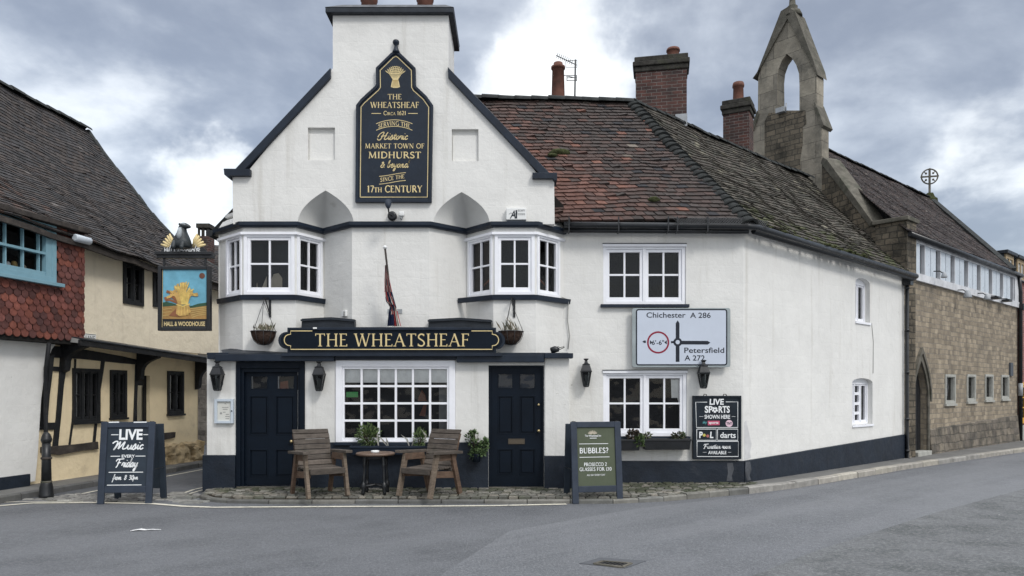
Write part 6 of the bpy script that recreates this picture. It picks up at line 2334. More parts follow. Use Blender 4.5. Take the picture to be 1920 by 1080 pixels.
def rrect(x0, y0, x1, y1, r, n=5):
    o = []
    for cx_, cy_, a in ((x1 - r, y0 + r, -90), (x1 - r, y1 - r, 0), (x0 + r, y1 - r, 90), (x0 + r, y0 + r, 180)):
        o += [(cx_ + r * math.cos(math.radians(a + 90 * i / n)), cy_ + r * math.sin(math.radians(a + 90 * i / n))) for i in range(n + 1)]
    return o


b = MB()
b.poly(PR, F.pts(rrect(1185.5, 577.5, 1369.5, 688.5, 4)), .09, .118)
b.build('plate', 'road_sign_edge', g)
b = MB()
for x in (1215, 1340):
    for y in (600, 665):
        q = F.p(x, y)
        b.box(PR, q[0] - .04, q[0] + .04, q[1] - .03, q[1] + .03, -.01, .09)
b.build('fixing_bracket', 'galvanised', g)
b = MB()
b.poly(PR, F.pts(rrect(1193, 581, 1363, 684, 4)), .118, .1195)
b.build('face', 'road_sign_face', g)
ink = Ink(PR, .1205)
bd = rrect(1193.5, 580.5, 1362.5, 684, 4)
ink.line(F.pts([*bd, bd[0]]), F.m(2.4))
s_, z_ = F.p(1271.5, 595.5)
ink.sans('Chichester', F.p(1212, 0)[0], z_, F.m(10.3), F.m(73.5), .012, align='l')
ink.sans('A 286', F.p(1294, 0)[0], z_ - F.m(.5), F.m(10.3), F.m(38.5), .012, align='l')
ink.sans('Petersfield', F.p(1283, 0)[0], F.p(0, 661.5)[1], F.m(10.3), F.m(75), .012, align='l')
ink.sans('A 272', F.p(1283.5, 0)[0], F.p(0, 676)[1], F.m(10.3), F.m(38), .012, align='l')
ink.fill(F.pts([(1267, 678.5), (1267, 606), (1270.7, 600.5), (1274, 606), (1274, 678.5)]))
ink.fill(F.pts([(1274, 639), (1327, 639.2), (1332, 642.5), (1327, 646), (1274, 645.8)]))
ink.fill(F.pts([(1258, 639.5), (1267, 639.5), (1267, 643.5), (1258, 643.5)]))
ink.fill(F.pts([(1204.5, 640.6), (1207.5, 638.5), (1211, 638.5), (1211, 643), (1207.5, 643)]))
s_, z_ = F.p(1270.6, 641.5)
ink.disc(s_, z_, F.m(8.2), 20)
cx_, cz_ = F.p(1234, 642)
ink.sans("6'-6\"", cx_ - F.m(.3), cz_ - F.m(4.4), F.m(8.6), F.m(23), .012)
ink.fill(F.pts([(1218.6, 637.8), (1223.4, 642), (1218.6, 645.8)]))
ink.fill(F.pts([(1250.2, 637.8), (1245.6, 642), (1250.2, 645.8)]))
ink.build('lettering', 'road_sign_black', g)
ink = Ink(PR, .1235)
ink.disc(s_, z_, F.m(4.0), 18)
ink.build('roundabout_centre', 'road_sign_face', g)
ink = Ink(PR, .1215)
ink.circle(cx_, cz_, F.m(19.3), F.m(3.2), 36)
ink.build('limit_ring', 'road_sign_red', g)

# --- chalk board with sports
F = Face(PR, .09)
g = thing('sports_board', 'black chalk board with white writing about live sports fixed beside the street corner', 'sign', PR.w(F.p(1345, 862)[0], 0, F.p(1345, 862)[1]))
q0_, q1_ = F.p(1299.5, 861), F.p(1390, 742)
b = MB()
b.ring(PR, q0_[0], q1_[0], q0_[1], q1_[1], F.m(3.6), .02, .10)
b.build('frame', 'chalk_black', g, bevel=.003)
b = MB()
b.box(PR, q0_[0] + .02, q1_[0] - .02, q0_[1] + .02, q1_[1] - .02, .03, .085)
b.build('board', 'chalk_black', g)
b = MB()
for x in (1323, 1360):
    q = F.p(x, 742)
    b.tube([PR.w(q[0] - .03, .06, q[1] - .01), PR.w(q[0] - .02, .06, q[1] + .025), PR.w(q[0] + .02, .06, q[1] + .025), PR.w(q[0] + .03, .06, q[1] - .01)], .007, 6)
b.build('hanger', 'iron_black', g)
ink = Ink(PR, .0865)
W_ = F.m(1.2)
ink.line(F.pts([(1326, 754), (1304.5, 754), (1306, 801.5), (1383.5, 801.5), (1383.5, 753.5), (1361, 753.5)]), W_)
for x0, y0, x1, y1 in ((1306.5, 804.5, 1343, 825.5), (1345.5, 804.5, 1383.5, 825.5), (1307, 827.5, 1384.5, 856)):
    ink.line(F.pts([(x0, y0), (x1, y0), (x1, y1), (x0, y1), (x0, y0)]), W_)
ink.sans('LIVE', F.p(1344, 0)[0], F.p(0, 758.5)[1], F.m(11), F.m(27), .03, shear=.05)
ink.sans('SP', F.p(1329, 0)[0], F.p(0, 773.5)[1], F.m(12.5), F.m(15), .03)
ink.sans('RTS', F.p(1358, 0)[0], F.p(0, 773.5)[1], F.m(12.5), F.m(21), .03)
ink.sans('SHOWN HERE', F.p(1345, 0)[0], F.p(0, 785)[1], F.m(7.5), F.m(48), .02)
ink.sans('sports', F.p(1338, 0)[0], F.p(0, 794.5)[1], F.m(4.6), F.m(18), .02)
ink.sans('P', F.p(1314.5, 0)[0], F.p(0, 821)[1], F.m(12), F.m(6.5), .03)
ink.sans('L', F.p(1334.5, 0)[0], F.p(0, 821)[1], F.m(12), F.m(6.5), .03, shear=.1)
ink.sans('darts', F.p(1365, 0)[0], F.p(0, 821)[1], F.m(11), F.m(29), .015)
ink.script('Function room', F.p(1345, 0)[0], F.p(0, 841)[1], F.m(4.6), F.m(50), .28)
ink.sans('AVAILABLE', F.p(1345, 0)[0], F.p(0, 851.5)[1], F.m(6.3), F.m(34), .018)
for x0, x1, y in ((1311, 1319, 781), (1372, 1379, 781), (1318, 1325, 848), (1365, 1371, 848)):
    ink.line(F.pts([(x0, y), (x1, y)]), F.m(.5))
s_, z_ = F.p(1340.5, 768.5)
ink.disc(s_, z_, F.m(5.6), 18)
ink.build('lettering', 'sign_letter_white', g)
ink = Ink(PR, .0895)
ink.disc(s_, z_, F.m(1.7), 5)
for k in range(5):
    a = math.radians(90 + 72 * k)
    ink.disc(s_ + F.m(4.6) * math.cos(a), z_ + F.m(4.6) * math.sin(a), F.m(1.1), 6)
ink.sans('TNT', F.p(1367.3, 0)[0], F.p(0, 796)[1] + .05 * 0, F.m(4.6), F.m(10.5), .02)
ink.build('ball_patches', 'chalk_black', g)
ink = Ink(PR, .0855)
ink.fill(F.pts([(1327, 789), (1349.5, 789), (1349.5, 797), (1327.5, 797.5)]))
ink.build('channel_badge', 'pink_logo', g)
ink = Ink(PR, .0865)
ink.disc(*F.p(1367.3, 794), F.m(6.6), 20)
ink.build('round_badge', 'pale_pink', g)
ink = Ink(PR, .0865)
ink.sans('sky', F.p(1321.5, 0)[0], F.p(0, 794)[1], F.m(5), F.m(7.5), .015)
ink.build('small_lettering', 'teal_letter', g)
for x, y, m_n in ((1320.5, 816, 'ball_yellow'), (1327, 817.5, 'ball_red')):
    ink = Ink(PR, .087)
    ink.disc(*F.p(x, y), F.m(2.8), 14)
    ink.build('painted_ball', m_n, g)

# --- alarm box, menu case, junction box, floodlight and sensor
F = Face(PU, .10)
g = thing('alarm_box', 'white burglar alarm box with black A1 lettering on the gable above a bay', 'alarm', PU.w(F.p(968, 415)[0], 0, F.p(968, 415)[1]))
q0_, q1_ = F.p(949, 412), F.p(987, 389.5)
b = MB()
b.box(PU, q0_[0], q1_[0], q0_[1], q1_[1], 0, .10)
b.build('cover', 'white_plastic', g, bevel=.012)
b = MB()
b.box(PU, q0_[0] + .01, q1_[0] - .01, q0_[1] - .03, q0_[1] - .002, 0, .08)
b.build('back_plate', 'slate', g)
ink = Ink(PU, .102)
ink.sans('A', F.p(961.5, 0)[0], F.p(0, 409.5)[1], F.m(15.5), F.m(11), .01, shear=.25)
ink.roman('1', F.p(968.5, 0)[0], F.p(0, 409.5)[1], F.m(15.5), F.m(5.5), 1.3)
ink.sans('SECURITY', F.p(977.5, 0)[0], F.p(0, 396.5)[1], F.m(3.6), F.m(13.5), .0)
ink.sans('SYSTEMS', F.p(977.5, 0)[0], F.p(0, 403.5)[1], F.m(3.6), F.m(13.5), .0)
ink.line(F.pts([(954, 402), (958, 399), (963, 402.5), (971, 399)]), F.m(.7))
ink.build('lettering', 'chalk_black', g)

F = Face(P0, .06)
g = thing('menu_case', 'pale grey framed menu case on the white pillar beside the wide navy door', 'menu case', P0.w(F.p(419, 795)[0], 0, F.p(419, 795)[1]))
q0_, q1_ = F.p(401.5, 794), F.p(437, 748)
b = MB()
b.ring(P0, q0_[0], q1_[0], q0_[1], q1_[1], F.m(5), .0, .06)
b.build('frame', 'menu_frame', g, bevel=.006)
b = MB()
b.box(P0, q0_[0] + .02, q1_[0] - .02, q0_[1] + .02, q1_[1] - .02, .0, .03)
b.build('sheet', 'paper', g)
ink = Ink(P0, .0315)
for y, w_ in ((757, 3), (764, 12), (767.5, 9), (773, 5), (777, 6), (781, 8), (785, 7)):
    x = 421 + (4 if w_ in (6, 8, 7) else 0) - (2 if w_ == 5 else 0)
    ink.line(F.pts([(x - w_ / 2, y), (x + w_ / 2, y)]), F.m(1.4))
ink.disc(*F.p(413, 775), F.m(2.2), 10)
ink.build('lettering', 'print_grey', g)
b = MB()
q = F.p(434.5, 770.5)
b.blob(P0.w(q[0], .065, q[1]), (.012, .01, .012))
b.build('lock', 'iron_black', g)

pl = SEG[4]
q = PU.hit(648, 588)
g = thing('junction_box', 'small white junction box on the white wall above the name board', 'box', SEG[3].w(*(lambda h_: (h_[0], 0, h_[1]))(SEG[3].hit(648, 594))))
h_ = SEG[3].hit(648, 588)
b = MB()
b.box(SEG[3], h_[0] - .075, h_[0] + .055, h_[1] - .05, h_[1] + .05, 0, .04)
b.build('cover', 'white_plastic', g, bevel=.006)
b = MB()
b.box(SEG[3], h_[0] + .01, h_[0] + .035, h_[1] - .04, h_[1] + .03, .038, .05)
b.build('label_strip', 'cable_grey', g)

q = PU.hit(736, 406)
g = thing('sign_spotlight', 'black spotlight on a thin arm below the tall gable board', 'spotlight', PU.w(q[0], 0, q[1]))
b = MB()
b.tube([PU.w(q[0], 0, q[1]), PU.w(q[0], .06, q[1]), PU.w(q[0], .075, q[1])], [.075, .075, .05], 16)
b.build('base', 'iron_black', g)
a_ = PU.hit(728, 391, .45)
b = MB()
b.tube([PU.w(q[0], .06, q[1]), PU.w((q[0] + a_[0]) / 2 - .01, .30, (q[1] + a_[1]) / 2 - .04), PU.w(a_[0], .45, a_[1])], .012, 6)
b.build('arm', 'iron_black', g)
e_ = PU.hit(727.5, 377, .42)
b = MB()
b.tube([PU.w(a_[0], .45, a_[1]), PU.w((a_[0] + e_[0]) / 2, .44, (a_[1] * .6 + e_[1] * .4)), PU.w(e_[0], .40, e_[1]), PU.w(e_[0], .39, e_[1] + .02)], [.018, .045, .058, .03], 12)
b.build('lamp_head', 'board_blue', g)
q = PU.hit(754, 404)
g = thing('movement_sensor', 'small white sensor beside the black spotlight base', 'sensor', PU.w(q[0], 0, q[1]))
b = MB()
b.box(PU, q[0] - .045, q[0] + .045, q[1] - .03, q[1] + .05, .02, .09)
b.build('cover', 'white_plastic', g, bevel=.02)
b = MB()
b.tube([PU.w(q[0] - .01, 0, q[1] - .06), PU.w(q[0] - .01, .05, q[1] - .05), PU.w(q[0] - .01, .05, q[1] - .02)], .015, 6)
b.build('swivel', 'white_plastic', g)

q = P0.hit(1045, 657, .1)
g = thing('flood_lamp', 'black lamp lying on the ledge end with its cable looped', 'lamp', P0.w(q[0], .06, q[1] - .02))
b = MB()
b.tube([P0.w(q[0] - .10, .06, q[1] + .0), P0.w(q[0] - .03, .08, q[1] + .02), P0.w(q[0] + .03, .09, q[1] + .01)], [.05, .055, .03], 10)
b.build('lamp_head', 'iron_black', g)
b = MB()
b.tube([P0.w(q[0] + .03 + .09 * math.sin(i * .7), .09, q[1] + .01 + .05 * abs(math.sin(i * .55))) for i in range(10)], .006, 5)
b.build('cable_loop', 'iron_black', g)
b = MB()
pth = [(1052, 432), (1049, 470), (1050, 520), (1047, 555), (1066, 562), (1064, 600), (1068, 630), (1065, 655)]
b.tube([PR.w(*(lambda h_: (h_[0], .03, h_[1]))(PR.hit(x, y, .03))) for x, y in pth], .009, 5)
tag(b.build('cable', 'cable_grey', None), 'thin grey cable running down the wall beside a bay window', 'cable')

b = MB()
pth = [(1634, 606), (1637, 640), (1636.5, 700)]
b.tube([W2.w(*(lambda h_: (h_[0], .006, h_[1]))(W2.hit(x, y))) for x, y in pth], .007, 5)
tag(b.build('cable', 'cable_grey', None), 'thin cable on the side wall between its two arched windows', 'cable')

# --- lanterns: built once, copied
def make_lantern():
    r = thing('wall_lantern', '', 'lantern', (0, 0, 0), 'black wall lanterns along the pub front')
    m = MB()
    q = math.pi / 4
    m.lathe((0, -.14, 0), [(0.062, -.24), (0.066, -.225), (0.066, -.215), (0.056, -.21)], 4, False, q)
    for k in range(4):
        a = q + k * math.pi / 2
        m.bar((.063 * math.cos(a), -.14 + .063 * math.sin(a), -.22), (.121 * math.cos(a), -.14 + .121 * math.sin(a), .055), .016, .016, (0, 1, 0))
    m.lathe((0, -.14, 0), [(0.128, .045), (0.141, .055), (0.141, .072), (0.128, .08)], 4, False, q)
    m.build('frame', 'iron_black', r, recalc=True)
    m = MB()
    m.lathe((0, -.14, 0), [(0.134, .078), (0.090, .185), (0.094, .20), (0.044, .225), (0.036, .255), (0.028, .27), (0.060, .30), (0.060, .312), (0.024, .30)], 4, False, q)
    m.build('roof', 'iron_black', r)
    m = MB()
    for k in range(4):
        a, c = q + k * math.pi / 2, q + (k + 1) * math.pi / 2
        m.quad((.058 * math.cos(a), -.14 + .058 * math.sin(a), -.21), (.058 * math.cos(c), -.14 + .058 * math.sin(c), -.21), (.118 * math.cos(c), -.14 + .118 * math.sin(c), .05), (.118 * math.cos(a), -.14 + .118 * math.sin(a), .05))
    m.build('glass', 'lantern_glass', r, recalc=False)
    m = MB()
    m.lathe((0, -.14, -.2), [(.03, 0), (0.026, .1), (0.032, .16), (0.016, .2)], 10)
    m.build('bulb_holder', 'print_grey', r)
    m = MB()
    m.box(Pl((0, 0), (1, 0)), -.05, .05, -.12, .10, .0, .02)
    m.tube([(0, -.01, -.1), (0, -.05, -.16), (0, -.1, -.235)], .014, 6)
    m.tube([(0, -.01, .06), (0, -.06, .1), (0, -.09, .13)], .012, 6)
    m.build('wall_bracket', 'iron_black', r)
    return r


lan = make_lantern()
lan.scale = (.92, .92, .88)
for i, (px, py, pl, lab) in enumerate(((407, 705, P0, 'black lantern on the white pillar above the pale menu case'), (598, 705.5, P0, 'black lantern between the wide navy door and the many-paned window'),
                                       (1099, 699, PR, 'black lantern on plain wall between the narrow navy door and the lower casements'), (1318, 702, PR, 'black lantern overlapping the bottom of the road direction sign'))):
    o = lan if i == 0 else copy_tree(lan)
    d_ = .14
    s_, z_ = pl.hit(px, py + 3.5, d_)
    o.location = pl.w(s_, .0 if i < 3 else .05, z_)
    o['label'] = lab

# --- hanging baskets
PHB = D0 - .12


def make_basket():
    r = thing('hanging_basket', '', 'hanging basket', (0, 0, 0), 'hanging baskets under the bay windows')
    rg = random.Random(12)
    m = MB()
    m.lathe((0, 0, 0), [(.02, -.20), (.09, -.185), (.15, -.13), (.185, -.05), (.195, 0.0), (.205, .01), (.19, .02), (.15, .01)], 18)
    m.build('coir_bowl', 'coir', r)
    m = MB()
    for k in range(10):
        a = 2 * math.pi * k / 10
        m.tube([(.207 * math.cos(a), .207 * math.sin(a), .01), (.192 * math.cos(a), .192 * math.sin(a), -.06), (.157 * math.cos(a), .157 * math.sin(a), -.14), (.09 * math.cos(a), .09 * math.sin(a), -.195), (0, 0, -.21)], .004, 4)
    m.tube([(.207 * math.cos(2 * math.pi * k / 16), .207 * math.sin(2 * math.pi * k / 16), .012) for k in range(17)], .006, 5)
    m.build('wire_frame', 'wire_dark', r)
    m = MB()
    m.lathe((0, 0, 0), [(.0, .02), (.18, .02), (.18, .0), (0, .0)], 14)
    m.build('soil', 'soil', r)
    m = MB()
    for k in range(70):
        a, rr_ = rg.uniform(0, 6.28), rg.uniform(0, .17)
        p = Vector((rr_ * math.cos(a), rr_ * math.sin(a), .02))
        m.leaf(p, (rg.uniform(-.6, .6), rg.uniform(-.6, .6), 1), rg.uniform(.04, .17), rg, rg.choice(((.16, .14, .10), (.10, .10, .06), (.24, .21, .16), (.30, .28, .23))), .16)
    m.build('dead_plants', 'leaf', r, recalc=False)
    m = MB()
    for k in range(3):
        a = math.pi / 2 + .5 + 2 * math.pi * k / 3
        m.tube([(.2 * math.cos(a), .2 * math.sin(a), .012), (0, 0, .50)], .0045, 5)
    m.tube([(0, 0, .49), (.012, 0, .53), (0, 0, .56)], .006, 5)
    m.build('chain', 'wire_dark', r)
    m = MB()
    m.bar((.055, .16, .26), (.055, .16, .60), .035, .015, (0, 1, 0))
    m.bar((.055, .16, .58), (0, -.01, .56), .018, .018)
    m.bar((.055, .15, .30), (.02, .03, .55), .014, .014)
    m.build('bracket', 'iron_black', r)
    return r


hb = make_basket()
for i, (px, py, lab, rz) in enumerate(((494, 623, 'coir basket of dead stems hanging nearest the inn sign', 0.0), (958, 623, 'coir basket with tall dry sprigs hanging above the narrow navy door', .3))):
    o = hb if i == 0 else copy_tree(hb)
    o.location = at(px, py, D0 - .02)
    o.rotation_euler.z = rz * 0
    o['label'] = lab
for c in list(o.children):
    if c.name.startswith('dead_plants'):
        m = MB()
        rg = random.Random(77)
        for k in range(80):
            a, rr_ = rg.uniform(0, 6.28), rg.uniform(0, .17)
            p = Vector((rr_ * math.cos(a), rr_ * math.sin(a), .02))
            m.leaf(p, (rg.uniform(-.5, .5) - (.25 if k % 5 == 0 else 0), rg.uniform(-.5, .5), 1), rg.uniform(.04, .10) if k % 5 else rg.uniform(.15, .27), rg, rg.choice(((.14, .12, .08), (.20, .17, .12), (.10, .10, .06))), .13)
        n_ = m.build('dead_plants', 'leaf', None, recalc=False)
        c.data = n_.data
        bpy.data.objects.remove(n_)

# --- furled flag
PF = D0 - .1
ft, fb = at(722, 466, 11.75), at(738.5, 608, 12.1)
g = thing('furled_flag', 'furled red, white and blue flag on a leaning pole above the name board', 'flag', fb)
b = MB()
b.tube([fb, ft], .017, 8)
b.build('pole', 'old_timber', g)
b = MB()
b.blob(ft + Vector((0, 0, .02)), (.035, .035, .03))
b.build('knob', 'white_plastic', g)
b = MB()
q = at(742, 583, 12.2)
b.box(PU, q.x - .14, q.x + .10, q.z - .035, q.z + .035, -.02, .01)
b.tube([(q.x - .02, 12.24, q.z), (q.x - .02, 12.05, q.z + .0)], .03, 8)
b.build('bracket', 'galvanised', g)
b = MB()
fp = [(722, 498, .02), (724.5, 525, .07), (727, 548, .10), (731, 566, .12), (736, 577, .09), (736, 590, .13), (737.5, 612, .19)]
NFL = 22
rows = []
cp_ = []
for k in range(13):
    t = k / 12 * (len(fp) - 1)
    i = min(int(t), len(fp) - 2)
    f_ = t - i
    x = fp[i][0] * (1 - f_) + fp[i + 1][0] * f_
    y = fp[i][1] * (1 - f_) + fp[i + 1][1] * f_
    w_ = fp[i][2] * (1 - f_) + fp[i + 1][2] * f_
    cp_.append((at(x + 2, y, 11.88 + .1 * k / 12), w_))
for k, (c, w_) in enumerate(cp_):
    rows.append(b.add([c + Vector(((j / (NFL - 1) - .5) * w_ * 1.15, -.035 - .035 * math.sin(j * 1.9 + k * .25) * (.4 + .6 * w_ / .16), .01 * math.sin(j * 2.3 + k))) for j in range(NFL)]))
fc = {'r': (.36, .045, .05), 'w': (.52, .50, .46), 'b': (.022, .03, .075)}
for k in range(12):
    for j in range(NFL - 1):
        s_ = (j * 1.0 - k * 1.05 + 30) % 11
        b.col = fc['b'] if s_ < 3.6 or (k > 9 and j < 11) else fc['w'] if s_ < 5.0 else fc['r'] if s_ < 8.3 else fc['w'] if s_ < 9.2 else fc['b']
        if k > 8 and j >= 12:
            b.col = fc['r'] if j < 16 or j > 19 else fc['w']
        if k < 4:
            b.col = tuple(q * .8 + .02 for q in (fc['w'] if (j + k) % 5 < 2 else fc['r'] if (j + k) % 5 < 4 else fc['b']))
        b.face([rows[k][j], rows[k][j + 1], rows[k + 1][j + 1], rows[k + 1][j]], True)
b.build('cloth', 'cloth_flag', g, recalc=False)

# --- hanging inn sign with its badger
DS = 12.42
PI_ = Pl((0, DS), (1, DS))
F = Face(PI_, .035)
g = thing('inn_sign', 'hanging pictorial inn sign of a wheatsheaf in a field topped by a seated badger', 'sign', PI_.w(F.p(345, 620)[0], 0, F.p(345, 620)[1]))
q0_, q1_ = F.p(296, 620), F.p(394, 499)
b = MB()
b.ring(PI_, q0_[0], q1_[0], q0_[1], q1_[1], F.m(6.5), -.05, .05)
b.build('frame', 'iron_black', g, bevel=.008)
b = MB()
b.box(PI_, q0_[0] + .03, q1_[0] - .03, q0_[1] + .03, q1_[1] - .03, -.03, .02)
b.build('board', 'iron_black', g)
i0, i1 = (304, 597.5), (388, 503.5)
b = MB()
b.poly(PI_, F.pts([(304.5, 598), (388, 598), (388.5, 503.5), (305.5, 503.5)]), .02, .024)
pict = b.build('painted_sky', 'sky_paint', g)
ink = Ink(PI_, .0255)
ink.fill(F.pts([(304.5, 580), (304.8, 567), (312, 565.5), (322, 568), (333, 572), (345, 575), (360, 573), (372, 569), (388, 567), (388, 580)]))
ink.build('painted_hills', 'hill_paint', pict)
ink = Ink(PI_, .0285)
ink.fill(F.pts([(304.5, 598), (304.5, 575), (330, 573), (345, 578), (360, 577), (388, 573), (388, 598)]))
ink.build('painted_field', 'field_paint', pict)
ink = Ink(PI_, .031)
for k in range(5):
    ink.line(F.pts([(352 + k * 2, 579 + k * 4), (370, 577.5 + k * 3.4), (388, 575.5 + k * 3.2)]), F.m(1.6))
for k in range(3):
    ink.line(F.pts([(305, 580 + k * 6), (322, 578 + k * 6)]), F.m(1.2))
s_, z_ = F.p(341, 575)
ink.build('painted_stubble', 'stripe_paint', pict)
ink = Ink(PI_, .0335)
ink.fill(F.pts([(316, 592), (331, 578), (345, 590), (338, 594)]))
for pts_, w_ in (([(333, 566), (324, 550), (312, 546)], 5), ([(334, 566), (322, 556), (308, 560)], 5), ([(333, 568), (318, 562), (310, 563)], 4)):
    ink.line(F.pts(pts_), F.m(w_))
ink.build('painted_shadow', 'wheat_shade', pict)
ink = Ink(PI_, .0365)
ink.fill(F.pts([(332, 570), (330, 588), (336, 593), (348, 592), (358, 585), (354, 570), (343, 573)]))
wr = random.Random(5)
for k in range(22):
    a = (k / 21 - .5) * 2
    tip = (342 + a * 30 + wr.uniform(-2, 2), 531 + 24 * abs(a) ** 1.6 + wr.uniform(-3, 5))
    mid = (342.5 + a * 15, 550 + 4 * abs(a))
    ink.line(catmull(F.pts([(343 + a * 8, 571), mid, tip]), 4), F.m(2.3))
    ink.line(F.pts([((mid[0] + tip[0]) / 2, (mid[1] + tip[1]) / 2), tip]), F.m(4.2))
ink.build('painted_sheaf', 'wheat_paint', pict)
ink = Ink(PI_, .0395)
for k in range(13):
    a = (k / 12 - .38) * 1.5
    tip = (344 + a * 26 + wr.uniform(-2, 2), 529 + 22 * abs(a) ** 1.6 + wr.uniform(-3, 6))
    ink.line(catmull(F.pts([(345 + a * 8, 571), (344 + a * 13, 550), tip]), 4), F.m(1.0))
    ink.line(F.pts([((344 + a * 13) * .4 + tip[0] * .6, 550 * .4 + tip[1] * .6), tip]), F.m(2.2))
for x0, x1 in ((336, 335), (341, 341), (346, 347), (351, 353)):
    ink.line(F.pts([(x0, 574), (x1, 591)]), F.m(1.0))
ink.line(F.pts([(331, 571), (343, 574.5), (356, 570)]), F.m(2.2))
ink.build('painted_ears', 'wheat_light', pict)
ink = Ink(PI_, .0285)
ink.disc(*F.p(378.5, 517), F.m(5.4), 18)
ink.build('painted_sun', 'terracotta', pict)
ink = Ink(PI_, .0255)
ink.sans('HALL & WOODHOUSE', F.p(345.5, 0)[0], F.p(0, 611)[1], F.m(8.4), F.m(77), .025)
ink.line(F.pts([(303.5, 616), (387.5, 616), (389, 503), (304.5, 503), (303.5, 616)]), F.m(.8))
ink.build('lettering', 'gold', g)
b = MB()
z1_ = F.p(345, 497)[1]
zb_ = F.p(345, 478)[1]
b.box(PI_, F.p(291, 0)[0], -5.02, zb_, zb_ + F.m(6), -.07, .07)
b.box(PI_, F.p(294, 0)[0], F.p(400, 0)[0], zb_ - F.m(6), zb_, -.045, .045)
for x in (306, 384):
    s_ = F.p(x, 0)[0]
    b.box(PI_, s_ - .015, s_ + .015, q1_[1] - .01, zb_ - .01, -.02, .02)
b.build('hanging_beam', 'iron_black', g, bevel=.006)
b = MB()
b.poly(PI_, F.pts([(300, 478), (300, 472), (307, 464), (316, 460), (327, 466), (345, 470), (362, 466), (372, 460), (380, 464), (388, 472), (388, 478)]), -.03, .03)
crest = b.build('crest_board', 'iron_black', g)
ink = Ink(PI_, .032)
s0_, z0_ = F.p(341.5, 474)
wv3 = lambda q: (q[0], q[1] + F.m(3.6) * ((q[0] - s0_) / F.m(33)) ** 2 * 1.0)


def bent_sans(ink, txt, s, z, h, width, warp, bold=.02):
    k0 = len(ink.mb.v)
    ink.sans(txt, s, z, h, width, bold)
    for i in range(k0, len(ink.mb.v)):
        v = ink.mb.v[i]
        s2, z2 = warp((v.x, v.z))
        ink.mb.v[i] = Vector((v.x, v.y, z2))


bent_sans(ink, 'HALL & WOODHOUSE', s0_, z0_ - F.m(1.5), F.m(8.2), F.m(67), wv3, .025)
ink.sans('17', F.p(317.5, 0)[0], F.p(0, 465.5)[1], F.m(9), F.m(8), .015)
ink.sans('77', F.p(369.5, 0)[0], F.p(0, 465.5)[1], F.m(9), F.m(9), .015)
ink.build('crest_lettering', 'sign_letter_white', crest)
for sg, xs in ((-1, 320), (1, 366)):
    ink = MB()
    for k in range(5):
        tip = (xs + sg * (3 + k * 4.0) + (0), 436 + k * 5.5 + (2 if k == 0 else 0))
        base = (xs - sg * 6 + sg * k * 1.0, 462 + k * .6)
        a, c = F.p(*base), F.p(*tip)
        ink.tube([PI_.w(a[0], .0, a[1]), PI_.w((a[0] + c[0]) / 2, .02, (a[1] + c[1]) / 2), PI_.w(c[0], .02, c[1])], [.012, .032, .014], 6)
    ink.build('gilt_ears', 'gold', g)
# the badger: one body, sitting, head turned to the pub
b = MB()
body = [(339, 466, 18.0, .17), (338.5, 461, 19.5, .19), (339, 454, 18.5, .18), (339.5, 447, 15.5, .16), (340, 440, 12.0, .13), (340, 434, 9.0, .10), (340, 428, 7.5, .085), (341, 423, 7.5, .08), (343, 419.5, 5.5, .07), (344, 417.3, 2.5, .03)]
rings = []
for x, y, w_, dp_ in body:
    s_, z_ = F.p(x, y)
    rings.append(b.add([PI_.w(s_ + F.m(w_) * math.cos(a), dp_ * math.sin(a) * .8, z_) for a in [2 * math.pi * k / 14 for k in range(14)]]))
for i in range(len(rings) - 1):
    for k in range(14):
        b.face([rings[i][k], rings[i][(k + 1) % 14], rings[i + 1][(k + 1) % 14], rings[i + 1][k]], True)
b.face(rings[0][::-1])
b.face(rings[-1])
P_ = lambda x, y, d_: PI_.w(*(lambda h_: (h_[0], d_, h_[1]))(F.p(x, y)))
b.tube([P_(339, 424, .0), P_(345, 423, .02), P_(351, 424, .03), P_(356, 425.5, .03), P_(357.5, 425.8, .03)], [.065, .062, .045, .024, .012], 10)
b.blob(P_(336, 420, .02), (.02, .02, .022))
b.blob(P_(337, 420, -.04), (.02, .02, .022))
for x in (331, 347):
    b.tube([P_(x, 452, .09), P_(x, 462, .15), P_(x, 467, .17), P_(x + 1, 468, .20)], [.05, .045, .038, .03], 8)
bd_ = b.build('badger', 'badger_dark', g, subsurf=1)
b = MB()
b.tube([P_(339, 428, .05), P_(339, 436, .075), P_(339, 444, .105), P_(339.5, 450, .12)], [.03, .045, .045, .02], 8)
b.tube([P_(340, 420.5, .045), P_(347, 421.5, .055), P_(354, 424.2, .05)], [.02, .018, .01], 6)
b.build('pale_bib', 'badger_pale', bd_)

# street name plate, half hidden by the jetty
q0_ = WL.hit(180, 633, .03)
g = thing('street_plate', 'white street name plate with black letters partly hidden behind the tiled jetty', 'sign', WL.w(q0_[0] - .2, .01, q0_[1] - .1))
L_p = 0.62
z0_, z1_ = WL.hit(166, 640.5, .03)[1], WL.hit(166, 625.5, .03)[1]
b = MB()
b.box(WL, q0_[0] - L_p, q0_[0], z0_, z1_, .012, .03)
b.build('plate', 'white_plastic', g)
ink = Ink(WL, .032)
ink.sans('WOOL LANE', q0_[0] - L_p / 2, z0_ + (z1_ - z0_) * .2, (z1_ - z0_) * .58, L_p * .9, .0)
ink.line([(q0_[0] - L_p + .01, z0_ + .01), (q0_[0] - .01, z0_ + .01), (q0_[0] - .01, z1_ - .01), (q0_[0] - L_p + .01, z1_ - .01), (q0_[0] - L_p + .01, z0_ + .01)], .008)
ink.build('lettering', 'chalk_black', g)

